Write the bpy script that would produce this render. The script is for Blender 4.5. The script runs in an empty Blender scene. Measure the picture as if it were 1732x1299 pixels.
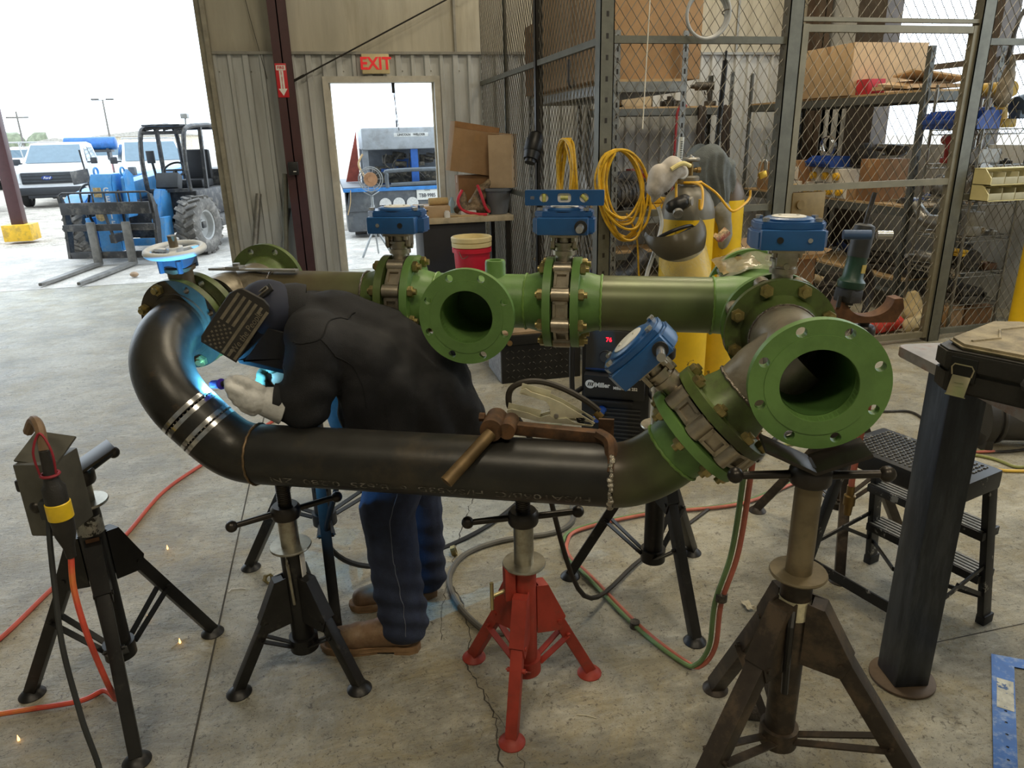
import bpy, bmesh, math, random
import numpy as np
from mathutils import Vector, Matrix, noise as mnoise
random.seed(7)
PI = math.pi
SC = bpy.context.scene
COL = SC.collection

# ---------------------------------------------------------------- camera
# world frame: X along the back wall, Y out through the wall, Z up; wall plane at y = 0
def rotz(a): return Matrix.Rotation(a, 4, 'Z')
CAM_P, CAM_ROLL, CAM_F, YB = 0.3333, -0.0246, 1213.5, 0.235
_c = Vector((0, math.cos(CAM_P), -math.sin(CAM_P))); _u = Vector((0, math.sin(CAM_P), math.cos(CAM_P))); _r = Vector((1, 0, 0))
_r2 = math.cos(CAM_ROLL)*_r + math.sin(CAM_ROLL)*_u
_u2 = -math.sin(CAM_ROLL)*_r + math.cos(CAM_ROLL)*_u
cam_data = bpy.data.cameras.new('camera')
cam = bpy.data.objects.new('camera', cam_data); COL.objects.link(cam)
_m = Matrix(((_r2.x, _u2.x, -_c.x, 0), (_r2.y, _u2.y, -_c.y, 0), (_r2.z, _u2.z, -_c.z, 0), (0, 0, 0, 1)))
cam.matrix_world = Matrix.Translation((0.2284, -8.2806, 1.6)) @ rotz(-YB) @ _m
cam_data.sensor_fit = 'HORIZONTAL'; cam_data.sensor_width = 36.0
cam_data.lens = CAM_F/1732*36.0
cam_data.clip_start = 0.05; cam_data.clip_end = 400
SC.camera = cam

# ---------------------------------------------------------------- world, lights, exposure
SC.view_settings.view_transform = 'Standard'
SC.view_settings.look = 'None'
SC.view_settings.exposure = 0.22
SC.view_settings.gamma = 1.0
SC.view_settings.use_curve_mapping = False
W = bpy.data.worlds.new('overcast_sky'); SC.world = W; W.use_nodes = True
nt = W.node_tree; nt.nodes.clear()
wo = nt.nodes.new('ShaderNodeOutputWorld'); bg = nt.nodes.new('ShaderNodeBackground')
tc = nt.nodes.new('ShaderNodeTexCoord'); nz = nt.nodes.new('ShaderNodeTexNoise'); rp = nt.nodes.new('ShaderNodeValToRGB')
nz.inputs['Scale'].default_value = 2.2; nz.inputs['Detail'].default_value = 5
rp.color_ramp.elements[0].position = .35; rp.color_ramp.elements[0].color = (.72, .86, 1.0, 1)
rp.color_ramp.elements[1].position = .62; rp.color_ramp.elements[1].color = (.84, .93, 1, 1)
nt.links.new(tc.outputs['Generated'], nz.inputs['Vector']); nt.links.new(nz.outputs['Fac'], rp.inputs['Fac'])
nt.links.new(rp.outputs['Color'], bg.inputs['Color']); bg.inputs['Strength'].default_value = 2.9
nt.links.new(bg.outputs[0], wo.inputs[0])

def area_lamp(name, loc, size, power, color, rot=(0, 0, 0)):
    d = bpy.data.lights.new(name, 'AREA'); d.shape = 'RECTANGLE'; d.size, d.size_y = size; d.energy = power; d.color = color
    o = bpy.data.objects.new(name, d); o.location = loc; o.rotation_euler = rot; COL.objects.link(o); return o
# high-bay fixtures under the roof (above the frame)
for i, (x, y) in enumerate([(3.9, -1.9), (1.6, -5.4), (4.6, -5.2), (2.2, -10.0), (-1.0, -9.5)]):
    area_lamp('high_bay_lamp', (x, y, 5.6), (1.2, .6), LAMP_W[i] if 'LAMP_W' in globals() else 74, (1.0, .87, .65))

# ---------------------------------------------------------------- materials
def lin(c):
    return tuple(((v/255)/12.92 if v/255 <= .04045 else ((v/255+.055)/1.055)**2.4) for v in c[:3]) + (1,)
MATS = {}
def mat(name, rgb, rough=.5, metal=0., var=.18, scale=6., bump=0., bscale=60., dirt=None, damt=.4, dscale=4., dlo=.5, dhi=.62, alpha=1., emis=None, estr=0., trans=0., coat=0., stretch=None):
    if name in MATS: return MATS[name]
    m = bpy.data.materials.new(name); m.use_nodes = True; n = m.node_tree; L = n.links
    b = n.nodes['Principled BSDF']
    b.inputs['Roughness'].default_value = rough; b.inputs['Metallic'].default_value = metal
    b.inputs['Alpha'].default_value = alpha
    if coat: b.inputs['Coat Weight'].default_value = coat; b.inputs['Coat Roughness'].default_value = .1
    if trans: b.inputs['Transmission Weight'].default_value = trans
    if emis: b.inputs['Emission Color'].default_value = lin(emis); b.inputs['Emission Strength'].default_value = estr
    t = n.nodes.new('ShaderNodeTexCoord'); src = t.outputs['Object']
    if stretch:
        mp = n.nodes.new('ShaderNodeMapping'); mp.inputs['Scale'].default_value = stretch; L.new(src, mp.inputs['Vector']); src = mp.outputs['Vector']
    c = lin(rgb)
    if var > 0 or dirt:
        z = n.nodes.new('ShaderNodeTexNoise'); z.inputs['Scale'].default_value = scale; z.inputs['Detail'].default_value = 6; z.inputs['Roughness'].default_value = .65
        L.new(src, z.inputs['Vector'])
        r = n.nodes.new('ShaderNodeValToRGB'); e = r.color_ramp.elements
        e[0].position = .38; e[1].position = .62
        e[0].color = tuple(v*(1-var) for v in c[:3]) + (1,); e[1].color = tuple(min(1, v*(1+var)) for v in c[:3]) + (1,)
        L.new(z.outputs['Fac'], r.inputs['Fac']); out = r.outputs['Color']
        if dirt:
            z2 = n.nodes.new('ShaderNodeTexNoise'); z2.inputs['Scale'].default_value = dscale; z2.inputs['Detail'].default_value = 8; z2.inputs['Roughness'].default_value = .7
            L.new(src, z2.inputs['Vector'])
            r2 = n.nodes.new('ShaderNodeValToRGB'); r2.color_ramp.elements[0].position = dlo; r2.color_ramp.elements[1].position = dhi
            r2.color_ramp.elements[1].color = (damt, damt, damt, 1)
            L.new(z2.outputs['Fac'], r2.inputs['Fac'])
            mx = n.nodes.new('ShaderNodeMix'); mx.data_type = 'RGBA'
            L.new(r2.outputs['Color'], mx.inputs[0]); L.new(out, mx.inputs[6]); mx.inputs[7].default_value = lin(dirt); out = mx.outputs[2]
        L.new(out, b.inputs['Base Color'])
    else:
        b.inputs['Base Color'].default_value = c
    if bump:
        z3 = n.nodes.new('ShaderNodeTexNoise'); z3.inputs['Scale'].default_value = bscale; z3.inputs['Detail'].default_value = 4
        L.new(src, z3.inputs['Vector'])
        bp = n.nodes.new('ShaderNodeBump'); bp.inputs['Strength'].default_value = bump; bp.inputs['Distance'].default_value = .01
        L.new(z3.outputs['Fac'], bp.inputs['Height']); L.new(bp.outputs['Normal'], b.inputs['Normal'])
    MATS[name] = m; return m

# ---------------------------------------------------------------- mesh helpers
def V(*a): return Vector(a[0]) if len(a) == 1 else Vector(a)
def frame(axis, up=None):
    z = V(axis).normalized()
    u = V(up) if up is not None else (V(0, 0, 1) if abs(z.z) < .95 else V(1, 0, 0))
    x = u.cross(z)
    if x.length < 1e-6: x = V(1, 0, 0)
    x.normalize(); y = z.cross(x)
    return Matrix(((x.x, y.x, z.x, 0), (x.y, y.y, z.y, 0), (x.z, y.z, z.z, 0), (0, 0, 0, 1)))
def T(*a): return Matrix.Translation(V(*a))
def euler(x=0, y=0, z=0): return Matrix.Rotation(z, 4, 'Z') @ Matrix.Rotation(y, 4, 'Y') @ Matrix.Rotation(x, 4, 'X')
class MB:
    def __init__(s, M=None): s.bm = bmesh.new(); s.M = M or Matrix(); s.mi = 0
    def _v(s, co, M=None): return s.bm.verts.new(s.M @ ((M @ V(co)) if M else V(co)))
    def _f(s, vs):
        try: f = s.bm.faces.new(vs)
        except ValueError: return None
        f.material_index = s.mi; f.smooth = True; return f
    def box(s, c, d, M=None, bev=0., seg=2):
        hx, hy, hz = d[0]/2, d[1]/2, d[2]/2
        MM = T(c) @ M if M else T(c)
        vs = [s._v((x*hx, y*hy, z*hz), MM) for x in (-1, 1) for y in (-1, 1) for z in (-1, 1)]
        fs = [s._f([vs[i] for i in q]) for q in ((0, 1, 3, 2), (4, 6, 7, 5), (0, 4, 5, 1), (2, 3, 7, 6), (0, 2, 6, 4), (1, 5, 7, 3))]
        if bev:
            es = list({e for f in fs for e in f.edges})
            r = bmesh.ops.bevel(s.bm, geom=es, offset=bev, segments=seg, affect='EDGES', profile=.6)
            for f in r['faces']: f.material_index = s.mi; f.smooth = True
        return s
    def bx(s, x0, x1, y0, y1, z0, z1, bev=0.): return s.box(((x0+x1)/2, (y0+y1)/2, (z0+z1)/2), (abs(x1-x0), abs(y1-y0), abs(z1-z0)), bev=bev)
    def cyl(s, p0, p1, r0, r1=None, n=16, caps=True):
        p0, p1 = V(p0), V(p1); r1 = r0 if r1 is None else r1
        F = frame(p1-p0); rings = []
        for p, r in ((p0, r0), (p1, r1)):
            rings.append([s._v(p + F.to_3x3() @ V(r*math.cos(2*PI*i/n), r*math.sin(2*PI*i/n), 0)) for i in range(n)])
        for i in range(n): s._f([rings[0][i], rings[0][(i+1) % n], rings[1][(i+1) % n], rings[1][i]])
        if caps: s._f(rings[0][::-1]); s._f(rings[1])
        return s
    def bar(s, p0, p1, w, h, up=None, bev=0.):
        p0, p1 = V(p0), V(p1); F = frame(p1-p0, up)
        return s.box((p0+p1)/2, (w, h, (p1-p0).length), M=F, bev=bev)
    def tube(s, pts, r, n=8, closed=False, caps=True):
        pts = [V(p) for p in pts]; N = len(pts)
        rs = r if isinstance(r, (list, tuple)) else [r]*N
        tg = []
        for i in range(N):
            a = pts[i-1] if (i > 0 or closed) else pts[i]; b = pts[(i+1) % N] if (i < N-1 or closed) else pts[i]
            t = (b-a); tg.append(t.normalized() if t.length > 1e-9 else V(0, 0, 1))
        x = frame(tg[0]).to_3x3() @ V(1, 0, 0); rings = []
        for i in range(N):
            x = x - tg[i]*x.dot(tg[i])
            if x.length < 1e-6: x = frame(tg[i]).to_3x3() @ V(1, 0, 0)
            x.normalize(); y = tg[i].cross(x)
            rings.append([s._v(pts[i] + (x*math.cos(2*PI*k/n) + y*math.sin(2*PI*k/n))*rs[i]) for k in range(n)])
        for i in range(N if closed else N-1):
            A, B = rings[i], rings[(i+1) % N]
            off = 0
            if closed and i == N-1:
                off = min(range(n), key=lambda o: (A[0].co-B[o].co).length)
            for k in range(n): s._f([A[k], A[(k+1) % n], B[(k+1+off) % n], B[(k+off) % n]])
        if caps and not closed: s._f(rings[0][::-1]); s._f(rings[-1])
        return s
    def lathe(s, prof, n=32, M=None, close=False):
        rings = []
        for r, z in prof:
            if r < 1e-6: rings.append([s._v((0, 0, z), M)])
            else: rings.append([s._v((r*math.cos(2*PI*k/n), r*math.sin(2*PI*k/n), z), M) for k in range(n)])
        idx = list(range(len(rings)-1)) + ([-1] if close else [])
        for i in idx:
            A, B = rings[i], rings[i+1] if i >= 0 else rings[0]
            if i < 0: A = rings[-1]
            for k in range(n):
                a, b, c, d = A[k % len(A)], A[(k+1) % len(A)], B[(k+1) % len(B)], B[k % len(B)]
                vs = []
                for v in (a, b, c, d):
                    if v not in vs: vs.append(v)
                if len(vs) > 2: s._f(vs)
        return s
    def sphere(s, c, r, n=16, M=None):
        r = (r, r, r) if not isinstance(r, (tuple, list)) else r
        m = n//2
        MM = T(c) @ (M or Matrix()) @ Matrix.Diagonal((r[0], r[1], r[2], 1))
        return s.lathe([(math.sin(PI*i/m), -math.cos(PI*i/m)) for i in range(m+1)], n, MM)
    def prism(s, poly, z0, z1, M=None, bev=0.):
        a = [s._v((x, y, z0), M) for x, y in poly]; b = [s._v((x, y, z1), M) for x, y in poly]
        n = len(poly); fs = [s._f(a[::-1]), s._f(b)]
        for i in range(n): fs.append(s._f([a[i], a[(i+1) % n], b[(i+1) % n], b[i]]))
        if bev:
            fs = [f for f in fs if f]
            es = list({e for f in fs[:2] for e in f.edges})
            r = bmesh.ops.bevel(s.bm, geom=es, offset=bev, segments=2, affect='EDGES')
            for f in r['faces']: f.material_index = s.mi; f.smooth = True
        return s
    def torus(s, c, R, r, axis=(0, 0, 1), n=32, m=8, a0=0, a1=2*PI):
        F = T(c) @ frame(axis); full = abs(a1-a0-2*PI) < 1e-6; k = n if full else n+1
        pts = [F @ V(R*math.cos(a0+(a1-a0)*i/n), R*math.sin(a0+(a1-a0)*i/n), 0) for i in range(k)]
        return s.tube(pts, r, m, closed=full)
    def hexa(s, c, axis, af, h):
        F = T(c) @ frame(axis); R = af/math.sqrt(3)
        return s.prism([(R*math.cos(PI/3*i), R*math.sin(PI/3*i)) for i in range(6)], 0, h, F, bev=min(.002, h*.12))
    def quad(s, a, b, c, d): s._f([s._v(p) for p in (a, b, c, d)]); return s
    def grid(s, fn, nu, nv, closed_u=False):
        g = [[s._v(fn(i/nu, j/nv)) for j in range(nv+1)] for i in range(nu + (0 if closed_u else 1))]
        for i in range(nu):
            for j in range(nv):
                s._f([g[i][j], g[(i+1) % len(g)][j], g[(i+1) % len(g)][j+1], g[i][j+1]])
        return s
    def plate_holes(s, outer, holes, z0, z1, M=None):
        """flat plate with real holes; outer and holes are 2-D loops"""
        bm2 = bmesh.new(); es = []
        for loop in [outer]+holes:
            vs = [bm2.verts.new((x, y, z0)) for x, y in loop]
            es += [bm2.edges.new((vs[i], vs[(i+1) % len(vs)])) for i in range(len(vs))]
        bmesh.ops.triangle_fill(bm2, use_beauty=True, use_dissolve=False, edges=es)
        top = {}
        for f in list(bm2.faces):
            pass
        bot = {v: s._v((v.co.x, v.co.y, z0), M) for v in bm2.verts}; top = {v: s._v((v.co.x, v.co.y, z1), M) for v in bm2.verts}
        up = 1
        for f in bm2.faces:
            vs = list(f.verts)
            if f.normal.z < 0: vs = vs[::-1]
            s._f([top[v] for v in vs]); s._f([bot[v] for v in vs[::-1]])
        bm2.verts.ensure_lookup_table(); k = 0
        for loop in [outer]+holes:
            vs = bm2.verts[k:k+len(loop)] if False else [bm2.verts[k+i] for i in range(len(loop))]; k += len(loop)
            for i in range(len(vs)):
                a, b = vs[i], vs[(i+1) % len(vs)]; s._f([bot[a], bot[b], top[b], top[a]])
        bm2.free(); return s
    def mesh(s, name, ang=38):
        bmesh.ops.recalc_face_normals(s.bm, faces=s.bm.faces[:])
        me = bpy.data.meshes.new(name); s.bm.to_mesh(me); s.bm.free()
        if ang: me.set_sharp_from_angle(angle=math.radians(ang))
        return me
def circ(r, n, cx=0, cy=0, a0=0): return [(cx+r*math.cos(a0+2*PI*i/n), cy+r*math.sin(a0+2*PI*i/n)) for i in range(n)]
def rrect(w, h, r, n=4, cx=0, cy=0):
    o = []
    for sx, sy, a in ((1, 1, 0), (-1, 1, PI/2), (-1, -1, PI), (1, -1, 1.5*PI)):
        for i in range(n+1):
            t = a+PI/2*i/n; o.append((cx+sx*(w/2-r)+r*math.cos(t), cy+sy*(h/2-r)+r*math.sin(t)))
    return o
def link(name, me, mats, parent=None, M=None):
    o = bpy.data.objects.new(name, me); COL.objects.link(o)
    for m in (mats if isinstance(mats, (list, tuple)) else [mats]): me.materials.append(m)
    if parent: o.parent = parent
    if M is not None: o.matrix_local = M
    return o
def part(name, mb, mats, parent, label=None, M=None, ang=38):
    o = link(name, mb.mesh(name, ang), mats, parent, M)
    if label: o['label'] = label
    return o
def tag(o, label, cat, group=None, kind=None):
    o['label'] = label; o['category'] = cat
    if group: o['group'] = group
    if kind: o['kind'] = kind
    return o
def thing(name, label, cat, loc=(0, 0, 0), rz=0., group=None, M=None):
    o = bpy.data.objects.new(name, None); COL.objects.link(o); o.empty_display_size = .05
    o.matrix_world = M if M is not None else T(loc) @ rotz(rz)
    return tag(o, label, cat, group)
def solo(name, mb, mats, label, cat, group=None, kind=None, loc=None, rz=0., M=None, ang=38):
    o = link(name, mb.mesh(name, ang), mats)
    if M is not None: o.matrix_world = M
    elif loc is not None: o.matrix_world = T(loc) @ rotz(rz)
    return tag(o, label, cat, group, kind)
def struct(name, mb, mats, label=None, ang=38):
    o = link(name, mb.mesh(name, ang), mats); o['kind'] = 'structure'
    o['label'] = label or name.replace('_', ' '); o['category'] = name.split('_')[0]; return o
def copy_tree(o, M=None, label=None, group=None, parent=None):
    c = o.copy(); COL.objects.link(c)
    if parent is not None: c.parent = parent
    if M is not None: c.matrix_world = M
    if label: c['label'] = label
    if group: c['group'] = group
    for ch in list(o.children): copy_tree(ch, parent=c)
    return c
def text_mb(txt, size, thick=.0006, M=None, align='CENTER', shear=0., bold=0., sx=1.):
    cu = bpy.data.curves.new('lettering', 'FONT'); cu.body = txt; cu.size = size; cu.extrude = thick; cu.align_x = align; cu.align_y = 'CENTER'; cu.shear = shear; cu.offset = bold; cu.resolution_u = 3
    ob = bpy.data.objects.new('lettering_curve', cu); COL.objects.link(ob)
    dg = bpy.context.evaluated_depsgraph_get(); me = bpy.data.meshes.new_from_object(ob.evaluated_get(dg))
    b = MB(); b.bm.from_mesh(me); bpy.data.meshes.remove(me); bpy.data.objects.remove(ob); bpy.data.curves.remove(cu)
    if sx != 1: bmesh.ops.transform(b.bm, matrix=Matrix.Diagonal((sx, 1, 1, 1)), verts=b.bm.verts)
    if M is not None: bmesh.ops.transform(b.bm, matrix=M, verts=b.bm.verts)
    return b
def spline(pts, n=8, closed=False):
    pts = [V(p) for p in pts]; N = len(pts); o = []
    R = range(N if closed else N-1)
    for i in R:
        g = (lambda k: pts[k % N]) if closed else (lambda k: pts[max(0, min(N-1, k))])
        p0, p1, p2, p3 = g(i-1), g(i), g(i+1), g(i+2)
        for k in range(n):
            t = k/n; o.append(.5*((2*p1)+(p2-p0)*t+(2*p0-5*p1+4*p2-p3)*t*t+(3*p1-p0-3*p2+p3)*t**3))
    if not closed: o.append(pts[-1])
    return o
def bez(p0, h0, h1, p1, n=16):
    p0, h0, h1, p1 = V(p0), V(h0), V(h1), V(p1)
    return [(1-t)**3*p0+3*(1-t)**2*t*h0+3*(1-t)*t*t*h1+t**3*p1 for t in [i/n for i in range(n+1)]]
def blob(caps, vox=.012, smooth=6, sm_f=.5):
    """one continuous surface grown over tapered capsules: (p0, r0, p1, r1)"""
    b = MB()
    for c in caps:
        p0, r0, p1, r1 = c
        b.cyl(p0, p1, r0, r1, 14); b.sphere(p0, r0, 14); b.sphere(p1, r1, 14)
    me = b.mesh('blob', 0); ob = bpy.data.objects.new('blob', me); COL.objects.link(ob)
    m = ob.modifiers.new('r', 'REMESH'); m.mode = 'VOXEL'; m.voxel_size = vox
    k = ob.modifiers.new('s', 'SMOOTH'); k.iterations = smooth; k.factor = sm_f
    dg = bpy.context.evaluated_depsgraph_get(); out = bpy.data.meshes.new_from_object(ob.evaluated_get(dg))
    bpy.data.objects.remove(ob); bpy.data.meshes.remove(me)
    r = MB(); r.bm.from_mesh(out); bpy.data.meshes.remove(out)
    for f in r.bm.faces: f.smooth = True
    return r
def wrinkle(mb, amp, freq, fn=None):
    mb.bm.normal_update()
    d = []
    for v in mb.bm.verts:
        p = v.co*freq
        n = mnoise.noise(p)+.5*mnoise.noise(p*2.1)
        d.append(v.normal*(n*amp) + (fn(v.co, v.normal) if fn else V(0, 0, 0)))
    for v, k in zip(mb.bm.verts, d): v.co += k
    return mb
# ================================================================ SETTING
def concrete(name, rgb, stain, rough=.42, bump=.35, edge=None):
    m = bpy.data.materials.new(name); m.use_nodes = True; n = m.node_tree; L = n.links; b = n.nodes['Principled BSDF']
    t = n.nodes.new('ShaderNodeTexCoord')
    def noise(scale, det=8, rg=.65, dist=0., vec=None):
        z = n.nodes.new('ShaderNodeTexNoise'); z.inputs['Scale'].default_value = scale; z.inputs['Detail'].default_value = det; z.inputs['Roughness'].default_value = rg; z.inputs['Distortion'].default_value = dist
        L.new(vec or t.outputs['Object'], z.inputs['Vector']); return z.outputs['Fac']
    def ramp(f, p0, p1, c0, c1):
        r = n.nodes.new('ShaderNodeValToRGB'); e = r.color_ramp.elements; e[0].position = p0; e[1].position = p1; e[0].color = c0; e[1].color = c1
        L.new(f, r.inputs['Fac']); return r.outputs['Color']
    def mix(f, a, bb, mode='MIX'):
        x = n.nodes.new('ShaderNodeMix'); x.data_type = 'RGBA'; x.blend_type = mode
        if isinstance(f, float): x.inputs[0].default_value = f
        else: L.new(f, x.inputs[0])
        L.new(a, x.inputs[6])
        if isinstance(bb, tuple): x.inputs[7].default_value = bb
        else: L.new(bb, x.inputs[7])
        return x.outputs[2]
    c = lin(rgb); d = tuple(v*.66 for v in c[:3])+(1,); e = tuple(min(1, v*1.16) for v in c[:3])+(1,)
    def amt(f, p0, p1, k): return ramp(f, p0, p1, (0, 0, 0, 1), (k, k, k, 1))
    col = ramp(noise(1.4, 12, .78), .43, .57, d, e)
    col = mix(amt(noise(3.4, 12, .8, .5), .47, .58, .55), col, lin(stain))
    col = mix(amt(noise(14, 8, .78, .3), .54, .62, .45), col, tuple(v*.55 for v in c[:3])+(1,))
    col = mix(amt(noise(48, 6, .8, 1.0), .575, .615, .75), col, lin((78, 72, 62)))
    col = mix(amt(noise(5.5, 12, .86, 1.6), .59, .62, .70), col, lin((88, 80, 66)))
    col = mix(amt(noise(6.5, 12, .85, .4), .61, .64, .5), col, lin((222, 214, 196)))
    col = mix(amt(noise(130, 3, .7), .60, .66, .8), col, lin((70, 64, 56)))
    L.new(col, b.inputs['Base Color'])
    L.new(ramp(noise(2.3, 8, .7), .3, .7, (rough-.1,)*3+(1,), (rough+.16,)*3+(1,)), b.inputs['Roughness'])
    mp = n.nodes.new('ShaderNodeMapping'); mp.inputs['Scale'].default_value = (1.0, 2.4, 1); mp.inputs['Rotation'].default_value = (0, 0, .35); L.new(t.outputs['Object'], mp.inputs['Vector'])
    h = noise(11, 9, .70, 2.6, mp.outputs['Vector'])
    bp = n.nodes.new('ShaderNodeBump'); bp.inputs['Strength'].default_value = bump; bp.inputs['Distance'].default_value = .018
    L.new(h, bp.inputs['Height']); L.new(bp.outputs['Normal'], b.inputs['Normal'])
    MATS[name] = m; return m
M_floor = concrete('shop_floor_concrete', (178, 174, 158), (164, 150, 112), .33, .75)
M_apron = concrete('apron_concrete', (205, 200, 192), (190, 182, 168), .6, .2)
M_grav = mat('gravel', (186, 178, 166), .95, var=.35, scale=3, dirt=(120, 112, 100), damt=.8, dscale=30, dlo=.45, dhi=.6, bump=.8, bscale=25)
M_line = mat('joint_dark', (70, 66, 58), .9)
M_liner = mat('liner_panel_white', (192, 194, 192), .5, var=.08, scale=2, dirt=(158, 156, 148), damt=.35, dscale=3, stretch=(3, 3, .4))
M_vinyl = mat('vinyl_insulation', (188, 182, 164), .6, var=.10, scale=1.4, dirt=(140, 128, 100), damt=.5, dscale=2, dlo=.48, dhi=.7, stretch=(2.5, 1, .3), bump=.3, bscale=3)
M_trim = mat('galvanized_trim', (150, 148, 140), .45, .5, var=.15)
M_maroon = mat('maroon_paint', (74, 44, 46), .45, var=.15, dirt=(50, 34, 34), dscale=6)
M_dksteel = mat('dark_steel', (52, 49, 46), .5, .4)
M_galv = mat('galvanized', (150, 152, 150), .42, .75, var=.2, scale=20)
M_postgray = mat('gray_painted_post', (104, 104, 94), .5, .3, var=.14, scale=10)
M_wire = mat('fence_wire', (116, 112, 102), .5, .4, var=.1)
M_roof = mat('roof_deck', (170, 168, 158), .7)

struct('floor', MB().quad((-9, -15, 0), (6.2, -15, 0), (6.2, 1.27, 0), (-9, 1.27, 0)), M_floor, 'grey trowelled concrete shop floor')
fj = MB().bx(-.304, -.298, -8, 1.2, .0002, .0008).bx(2.0, 6, -6.722, -6.718, .0002, .0008).bx(-9, 6, 1.262, 1.276, .0002, .0008)
struct('trim_1', fj, M_line, 'sawn joint lines in the concrete floor')
cr = MB(); random.seed(3)
cpts = [(.74, -5.32), (.66, -5.5), (.585, -5.72), (.52, -5.95), (.55, -6.12), (.535, -6.3), (.50, -6.42), (.53, -6.55), (.545, -6.66), (.52, -6.8), (.535, -7.0)]
def crackline(pts, w):
    o = []
    for a, b in zip(pts, pts[1:]):
        for k in range(8):
            t = k/8; o.append((a[0]+(b[0]-a[0])*t+random.uniform(-.007, .007), a[1]+(b[1]-a[1])*t+random.uniform(-.004, .004)))
    for (x0, y0), (x1, y1) in zip(o, o[1:]):
        ww = w*random.uniform(.4, 1.3); cr.quad((x0-ww, y0, .0006), (x0+ww, y0, .0006), (x1+ww, y1, .0006), (x1-ww, y1, .0006))
crackline(cpts, .0023); crackline([(.52, -5.95), (.47, -6.1), (.44, -6.3)], .0013); crackline([(.53, -6.55), (.57, -6.75), (.60, -6.95)], .0009)
struct('trim_2', cr, M_line, 'crooked crack in the concrete floor')
struct('floor_apron', MB().quad((-5.4, 1.27, -.004), (9, 1.27, -.004), (9, 5.6, -.004), (-5.4, 5.6, -.004)), M_apron, 'pale concrete apron outside the shop')
g = MB(); ys = [1.0, 6, 10, 16, 24, 40, 80, 160]; zs = [-.03, -.04, -.08, -.18, -.25, -.3, -.3, -.3]
for i in range(len(ys)-1): g.quad((-120, ys[i], zs[i]), (120, ys[i], zs[i]), (120, ys[i+1], zs[i+1]), (-120, ys[i+1], zs[i+1]))
g.quad((6.4, -40, -.03), (120, -40, -.03), (120, 1.0, -.03), (6.4, 1.0, -.03))
def gz(y): return float(np.interp(y, ys, zs))
o = link('ground', g.mesh('ground'), M_grav); o['kind'] = 'structure'; o['label'] = 'gravel yard outside'; o['category'] = 'ground'

def ribbed(x0, x1, z0, z1, y=0., pitch=.152, depth=.03, axis='x', mb=None):
    b = mb or MB(); prof = []
    k = math.floor(x0/pitch); xs = []
    while k*pitch < x1+pitch:
        c = k*pitch; w = .026 if k % 2 else .016
        for dx, d in ((-w-.012, 0), (-w, depth), (w, depth), (w+.012, 0)): xs.append((c+dx, d))
        k += 1
    xs = [(x, d) for x, d in xs if x0 < x < x1]
    xs = [(x0, 0)]+xs+[(x1, 0)]
    for (a, da), (c, dc) in zip(xs, xs[1:]):
        if axis == 'x': b.quad((a, y-da, z0), (c, y-dc, z0), (c, y-dc, z1), (a, y-da, z1))
        else: b.quad((y-da, -a, z0), (y-dc, -c, z0), (y-dc, -c, z1), (y-da, -a, z1))
    return b
HT = 2.44
b = ribbed(-.80, .27, 0, HT); ribbed(.27, 1.49, 2.22, HT, mb=b); ribbed(1.49, 6.1, 0, HT, mb=b)
b.bx(-.80, .27, .001, .12, 0, HT); b.bx(1.49, 6.1, .001, .12, 0, HT); b.bx(.27, 1.49, .001, .12, 2.22, HT)
struct('wall_back', b, M_liner, 'ribbed pale metal liner wall beside the doors')
b = MB(); N = 60
def vin(u, v):
    x = -.80+6.9*u; return (x, .02+.010*math.sin(x*9)*math.sin(x*3.1+v*2), HT+v*3.8)
b.grid(vin, N, 6); b.bx(-.8, 6.1, .04, .12, HT, 6.2)
struct('wall_back_upper', b, M_vinyl, 'stained insulation facing above the ribbed wall')
b = MB().bx(-.80, 6.1, -.05, .03, HT-.012, HT+.014)
for x in (1.684, 3.6, 5.0): b.bx(x-.012, x+.012, -.004, .03, HT, 6.1)
for k in range(24):
    x = -.72+.304*k
    if x < 6: b.sphere((x, -.006, 2.27), .008, 8)
struct('trim_3', b, M_trim, 'cap rail and screws along the liner wall')
# big roll-up doorway on the left
b = MB().bx(-.86, -.80, -.09, .12, 0, 4.4).bx(-6.6, -6.54, -.09, .12, 0, 4.4).bx(-6.6, -.8, -.09, .12, 4.4, 4.5)
b.bx(-.80, -.76, -.14, -.03, 0, 4.4)
struct('door_2', b, mat('door_jamb', (150, 144, 128), .5, .2, var=.2), 'jambs of the tall roll-up doorway')
struct('wall_back_left', MB().bx(-9, -6.6, 0, .12, 0, 6.2).bx(-6.6, -.8, 0, .12, 4.5, 6.2), M_liner)
# walk-through doorway
b = MB().bx(.27, .33, -.05, .13, 0, 2.22).bx(1.43, 1.49, -.05, .13, 0, 2.22).bx(.33, 1.43, -.05, .13, 2.16, 2.22).bx(.33, .35, .04, .06, 0, 2.16).bx(1.41, 1.43, .04, .06, 0, 2.16)
struct('door_1', b, mat('door_frame_white', (196, 192, 180), .5, var=.12), 'white frame of the open walk-through doorway')
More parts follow.
